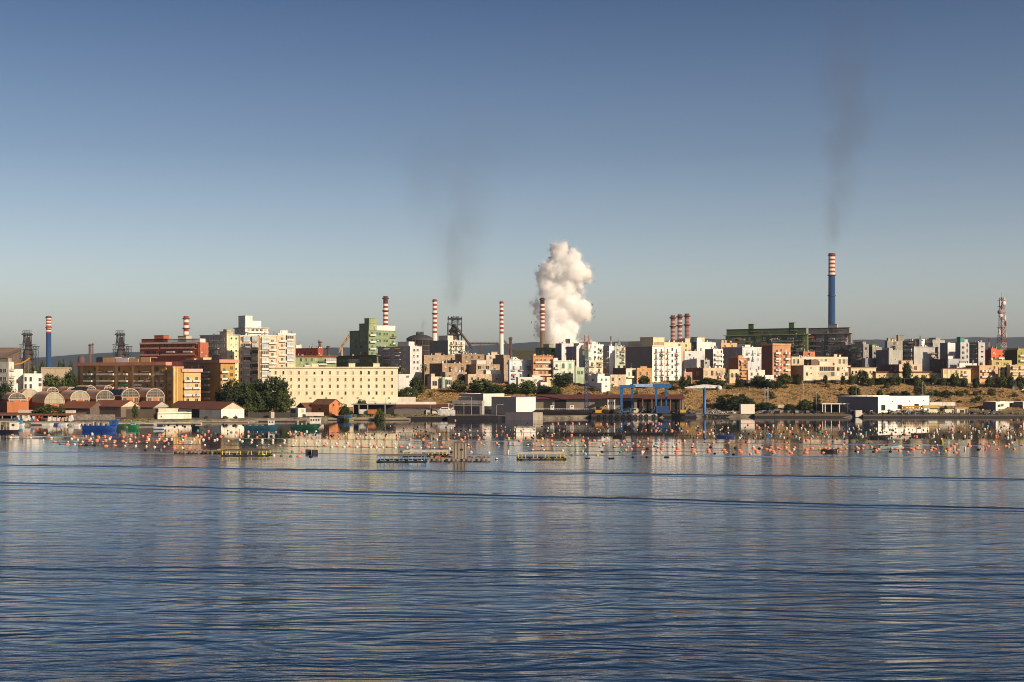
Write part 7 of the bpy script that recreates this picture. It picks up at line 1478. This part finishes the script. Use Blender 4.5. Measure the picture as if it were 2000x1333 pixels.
for x, y, k in near:
    b_ = band(y); i = cnt[(b_, k)] = cnt.get((b_, k), -1)+1; Y = wy(y+rf.uniform(-.3, .3)); nm = KIND[k][0]
    o = link('mussel_float', float_mesh(k), None, ((x-1000)/F*Y, Y, .04), rf.uniform(-.4, .4)); s_ = rf.uniform(.8, 1.12)*(.72 if k != 'T' else .62); o.scale = (s_, s_, s_*rf.uniform(.72, .95))
    if k in 'YSR': o.rotation_euler = (rf.uniform(-.15, .15), rf.uniform(-.3, .3), 0)
    tag(o, '%s float in the %s, %s such from the left' % (nm, b_, ordn(i)), 'float', 'floats of the mussel farm')
m = MB(); mats = [plaster(KIND[k][1], .3) for k in 'Owkgybd']; mi = {'O': 0, 'o': 0, 'R': 0, 'w': 1, 'K': 1, 'S': 1, 'k': 2, 'T': 2, 'g': 3, 'y': 4, 'Y': 4, 'b': 5, 'd': 6}
for x, y, k in rest:
    Y = wy(y+rf.uniform(-.3, .3)); X = (x-1000)/F*Y; s_ = rf.uniform(.75, 1.0); base = len(m.v); n = 8
    pr = [(.1, -.4), (.55, -.1), (.55, .2), (.3, .48), (.05, .5)]
    m.lathe([(r*s_, z*s_+.1) for r, z in pr], n, 0, 0, mi=mi[k]); m.v[base:] = [((vx*1.3 if k == 'O' else vx)+X, vy+Y, vz) for vx, vy, vz in m.v[base:]]
# smaller clutter of far floats and mussel socks between the stakes
for i in range(620):
    y = rf.choice([rf.gauss(838, 5), rf.gauss(851, 4), rf.gauss(846, 5)]); x = rf.uniform(500, 2040) if y > 843 else rf.uniform(740, 2040); y = min(866, max(827, y)); Y = wy(y); X = (x-1000)/F*Y; s_ = rf.uniform(.3, .7); base = len(m.v)
    if x < 640 and y < 842: continue
    m.lathe([(r*s_, z*s_+.1) for r, z in [(.1, -.4), (.55, -.1), (.5, .3), (.05, .5)]], 6, mi=rf.choice([1, 2, 2, 2, 6, 6, 6, 0, 1])); m.v[base:] = [(vx*1.2+X, vy+Y, vz*rf.uniform(.8, 1.0)) for vx, vy, vz in m.v[base:]]
o = link('far_floats', m.mesh('far_floats', mats)); tag(o, 'countless small far floats among the mussel stakes', 'floats', kind='stuff')
# float lines: dark ropes lying along each row
def rope(label, pts, r=.10, name='mooring_rope', col=(.03, .03, .03), z=.03, sag=0):
    m = MB(); P_ = []
    for px, py in pts: Y = wy(py); P_.append(Vector(((px-1000)/F*Y, Y, z)))
    for a, b in zip(P_, P_[1:]):
        n = max(1, int((b-a).length/8)) if sag else 1
        for k in range(n):
            p, q = a.lerp(b, k/n), a.lerp(b, (k+1)/n); m.bar(p, q, r, 0, 5)
    tag(m.build(name, paint(col)), label, 'rope', 'float lines of the mussel farm')
for lab, pts in (('float rope of the upper left orange row', [(10, 852), (130, 852.5), (250, 852), (330, 852)]), ('float rope under the left whitish row', [(12, 857), (150, 858), (300, 856), (480, 856)]), ('float rope through the left oblong orange row', [(100, 864.5), (250, 866.5), (380, 869), (560, 872), (760, 875), (900, 877)]),
    ('float rope through the right black and white row', [(990, 871), (1150, 873), (1300, 875), (1420, 876)]), ('float rope through the closest yellow and black floats', [(1030, 880), (1140, 882), (1300, 883), (1420, 881)]), ('float rope under the right end orange cluster', [(1480, 879), (1620, 880), (1720, 878), (1830, 879)]), ('float rope at the lower left fringe of the farm', [(115, 869), (220, 872), (245, 873)])):
    rope(lab, pts, .04)
# stakes
SM = {}
def stake_mesh(i):
    if i in SM: return SM[i]
    r = random.Random(i+50); m = MB(); h = 1.6+r.random()*1.3
    m.bar((0, 0, -.8), (r.uniform(-.15, .15), 0, h), .11, 0, 6, .07)
    if i % 3: m.bar((-.5, .3, -.6), (.25, 0, h*.8), .08, 0, 5)
    if i % 4 == 1: m.bar((.6, -.2, -.5), (-.15, .1, h*.9), .08, 0, 5)
    if i % 2: m.lathe([(.05, .5), (.34, .7), (.4, 1.0), (.3, 1.5), (.05, 1.6)], 7, mi=1)
    if i % 5 == 2: m.bar((0, 0, h*.9), (.7, .1, h*1.1), .05)
    me = m.fixn(m.mesh('mooring_stake', [plaster((.13, .10, .075), .5), plaster((.05, .045, .03), .4)])); SM[i] = me; return me
rows_ = [('back row left of the warehouses', 752, 1075, 838, 15.5), ('second stake row below the cream barracks reflection', 640, 1110, 854, 15), ('stake row in front of the warehouse reflections', 960, 1290, 846, 15), ('back row before the white boom crane quay', 1395, 1700, 836, 23), ('right-hand back row near the hangar reflection', 1705, 1990, 842, 16), ('front right stake row', 1215, 1700, 861, 16.5), ('far right middle stake row', 1800, 1990, 853, 18), ('scattered stakes left of the trawler', 268, 500, 846, 19)]
rs = random.Random(44)
for nm, x0, x1, y, dx in rows_:
    x = x0; i = 0
    while x < x1:
        yy = y+rs.uniform(-1.5, 2); Y = wy(yy); o = link('mooring_stake', stake_mesh(rs.randrange(16)), None, ((x-1000)/F*Y, Y, 0), rs.uniform(0, 6)); o.scale = (.8, .8, rs.uniform(.55, .95))
        o.rotation_euler = (rs.uniform(-.12, .12), rs.uniform(-.22, .22), rs.uniform(0, 6))
        tag(o, 'wooden stake, %s from the left in the %s' % (ordn(i), nm), 'stake', 'stakes of the mussel farm'); i += 1; x += dx*1.3*rs.uniform(.85, 1.15)
def hline(label, x0, x1, y, z, r=.05): 
    Y = wy(y); m = MB(); a, b = (x0-1000)/F*Y, (x1-1000)/F*Y; n = max(2, int((b-a)/4))
    for k in range(n): p, q = a+(b-a)*k/n, a+(b-a)*(k+1)/n; m.bar((p, Y, z-.1*(k % 2)), (q, Y, z-.1*((k+1) % 2)), r, 0, 5)
    tag(m.build('stake_wire', paint((.05, .045, .04))), label, 'wire', 'wires between the stakes')
for a in (('wire strung along the back stake row left of the warehouses', 752, 1078, 838.5, 1.9), ('wire strung along the stakes below the cream barracks reflection', 638, 1110, 854.5, 1.8), ('wire over the stakes in front of the warehouse reflections', 860, 1290, 846, 1.5), ('long wire over the back stakes before the boom crane quay', 1395, 1850, 836, 1.9), ('wire along the front right stakes', 1215, 1800, 861.5, 1.9), ('wire along the far right back stakes', 1705, 1858, 842, 1.9), ('pale wire low over the water right of the warehouses', 960, 1300, 832, .9)):
    hline(*a)
pontoon('long thin black floating boom in front of the blue hoist reflection', 1095, 1318, 845.5, 849.3, 1.6, (.012, .011, .012), 'floating_boom', 'boom')
# open boats among the floats
def skiff(label, px, yw, Lp, h, c, rz=0, inner=(.03, .03, .03), rim=None, gear=0):
    b = boat('rowing_boat', label, px, yw, Lp, h, c, rim or tuple(min(1, x*1.5+.01) for x in c), inner, rz=rz, wd=.26, cat='rowing boat', sheer=.5)
    L = b['L']; m = MB()
    for x in (-.25, .05, .3): m.box(L*x-.15, -L*.1, h*.6, L*x+.15, L*.1, h*.66)
    m.build('thwart', paint((.2, .15, .1)), b)
    if gear:
        m = MB(); r = random.Random(gear)
        for i in range(5): x = L*r.uniform(-.35, .3); m.box(x-.3, -.4, h*.5, x+.3, .4, h*r.uniform(1.1, 1.7), i % 2)
        m.build('gear', [paint((.04, .04, .04)), paint((.4, .35, .3) if gear != 3 else (.5, .14, .06))], b)
skiff('navy blue rowing boat below the torn black net, right of the boom crane reflection', 1417, 854.5, 36, .95, (.012, .035, .12), gear=0)
skiff('black open boat in front of the long floating boom', 1210, 853.5, 26, .9, (.015, .012, .012), gear=2)
skiff('black skiff in the middle of the close orange floats, loaded with gear', 1620, 883.5, 33, .75, (.012, .012, .012), gear=4)
skiff('dark open boat below the hangar reflection with an oar leaning out', 1719, 856.5, 42, .95, (.02, .022, .025), gear=0)
skiff('slim brown-black boat right of centre among the far stakes', 1798, 851.5, 35, .85, (.03, .02, .018))
skiff('pale turquoise rowing boat carrying orange gear at the right', 1740, 876.5, 44, .8, (.30, .42, .42), rim=(.4, .5, .5), gear=3)
skiff('little bright blue boat among the far floats', 1503, 851.5, 9, .7, (.04, .16, .35))
m = MB(); Y = wy(838); 
nx = [(1397, 826), (1400, 829), (1408, 829.5), (1414, 828.5), (1420, 829), (1426, 826.5), (1427, 828.5), (1421, 830.5), (1411, 832), (1410, 837), (1399, 837.5), (1398, 832)]
pl = [((x-1411)/F*Y, H-(y-HY)/F*Y) for x, y in nx]; m.prism(pl, -.12, .12)
for x in (1397, 1410, 1427): m.bar(((x-1411)/F*Y, 0, -.5), ((x-1411)/F*Y, 0, 2.3 if x != 1427 else 2.4), .08)
tag(m.build('hanging_net', paint((.012, .012, .012)), None, ((1411-1000)/F*Y, Y, 0)), 'torn black net hung between stakes above the navy rowing boat', 'net')
# rafts
def raft(label, px0, px1, yd, Y, railc, deckc=(.03, .03, .03), hh=1.7, posts=5, dep=5, top=(.5, .46, .4), rz=0):
    a = (px0-1000)/F*Y; W_ = (px1-px0)/F*Y; root = empty('work_raft', (a, Y, 0), rz, label, 'raft', 'work rafts of the mussel farm')
    m = MB(); m.box(-.4, 0, .05, W_+.4, .6, .28); m.box(-.4, dep-.7, .1, W_+.4, dep, .45)
    for k in range(posts+1): x = W_*k/posts; m.box(x-.3, .7, .12, x+.3, dep-.7, .4)
    m.build('float_deck', plaster(deckc), root)
    m = MB()
    for k in range(posts):
        xs = W_*(k+.5)/posts
        for dx in (-.6, .45):
            m.bar((xs+dx*1.0, .3, .4), (xs+dx*.8, .3, hh), .11, 0, 6)
    for x in (0, W_): m.bar((x, .3, .4), (x, .3, hh), .12, 0, 6); m.bar((x, dep-.3, .4), (x, dep-.3, hh), .12, 0, 6)
    m.build('railing', paint(railc, .5), root)
    m = MB(); 
    for y in (.3, dep-.3): m.bar((-.2, y, hh), (W_+.2, y, hh), .15, 0, 5)
    m.bar((-.1, .3, hh), (-.1, dep-.3, hh), .1); m.bar((W_+.1, .3, hh), (W_+.1, dep-.3, hh), .1); m.build('top_rail', paint(top), root)
    return root
YE = (.60, .46, .03)
raft('yellow-posted raft alone in front of the steam reflection', 1012, 1103, 898, wy(898.5), YE, posts=4, hh=1.5, dep=7)
raft('yellow-posted raft at the left, joined to the wooden raft', 434, 520, 891, wy(891.5), YE, posts=4, hh=1.5, dep=7, top=(.12, .09, .06))
raft('light blue railed raft left of the wooden hut', 738, 829, 903, wy(903), (.08, .25, .55), posts=5, hh=1.6, dep=6, top=(.15, .12, .1))
raft('pale railed raft with a few yellow posts behind the blue railed raft', 788, 872, 892, wy(892), (.50, .40, .10), posts=4, hh=1.3, dep=5)
def wood_raft(label, px0, px1, yw, dep, hut=None):
    Y = wy(yw); a = (px0-1000)/F*Y; W_ = (px1-px0)/F*Y; root = empty('work_raft', (a, Y, 0), 0, label, 'raft', 'work rafts of the mussel farm'); r = random.Random(int(px0))
    m = MB(); n = int(W_/.5)
    for i in range(n): m.box(W_*i/n, -.15+r.random()*.2, .55, W_*(i+1)/n-.06, dep, .72+r.random()*.12, i % 2)
    m.build('deck', [plaster((.20, .14, .10)), plaster((.28, .21, .16))], root)
    m = MB()
    for i in range(int(W_/1.3)): x = 1.3*i+.4; m.bar((x, -.05, .05), (x+.7, .0, .1), .36+.12*r.random(), i % 3, 8)
    m.build('pontoon_drum', [paint((.03, .025, .02)), paint((.10, .05, .03)), paint((.2, .15, .11))], root)
    m = MB()
    for i in range(int(W_*1.2)): x = r.uniform(.2, W_-.4); s_ = r.uniform(.15, .4); m.box(x, r.uniform(0, dep-1), .7, x+s_*1.6, dep*.6, .75+s_, i % 3)
    m.build('gear', [paint((.05, .04, .035)), paint((.35, .3, .24)), paint((.4, .12, .06))], root)
    if hut:
        h0, h1, zt = hut; x0, x1 = (h0-px0)/F*Y, (h1-px0)/F*Y; m = MB(); k = int((x1-x0)/.3)
        m.box(x0+.05, .1, .6, x1-.05, 3.2, zt-.1, 1)
        for i in range(k): m.box(x0+(x1-x0)*i/k, 0, .3, x0+(x1-x0)*(i+1)/k-.03, .1, zt-r.random()*.25, i % 3)
        m.build('hut', [plaster((.30, .25, .20), .5), plaster((.14, .11, .09), .5), plaster((.38, .33, .27), .5)], root)
        m = MB(); m.box(x0+1.9, -.06, 2.6, x0+2.7, 0, 3.1); m.build('window', paint((.03, .02, .02)), root)
wood_raft('weathered brown raft carrying a tall grey wooden hut', 838, 958, 900, 5, (884, 911, 4.7))
wood_raft('low wooden raft heaped with gear at the left, ending at yellow posts', 338, 440, 885.5, 4)
for lab, px, yw in (('black plastic crate tilted in the water, left of its pair', 602.5, 886), ('black plastic crate afloat right of the tilted one', 615, 886.5)):
    Y = wy(yw); m = MB(); m.box(-.75, -.6, -.2, .75, .6, 1.0)
    for z in (.2, .6): m.box(-.8, -.64, z, .8, .64, z+.12)
    tag(m.build('floating_crate', paint((.02, .02, .02)), None, ((px-1000)/F*Y, Y, .1), .3), lab, 'crate')
for o in S.objects:                                   # keep every label within sixteen words
    l = o.get('label')
    if l and len(l.split()) > 16: o['label'] = ' '.join(l.split()[:16])
# ---------------------------------------------------------------- haze: the dusty sea air between here and the plant
hz = MB(); hz.box(-6900, -400, -4, 6900, 10200, 560)
hmat = bpy.data.materials.new('haze'); hmat.use_nodes = True; t = hmat.node_tree
t.nodes.remove(t.nodes['Principled BSDF']); v = t.nodes.new('ShaderNodeVolumePrincipled')
v.inputs['Density'].default_value = 3.2e-5; v.inputs['Color'].default_value = (.58, .74, 1, 1); v.inputs['Anisotropy'].default_value = .2
t.links.new(v.outputs[0], t.nodes['Material Output'].inputs['Volume'])
tag(hz.build('haze', hmat), 'thin pale dusty air over the bay and the city', 'haze', kind='stuff')
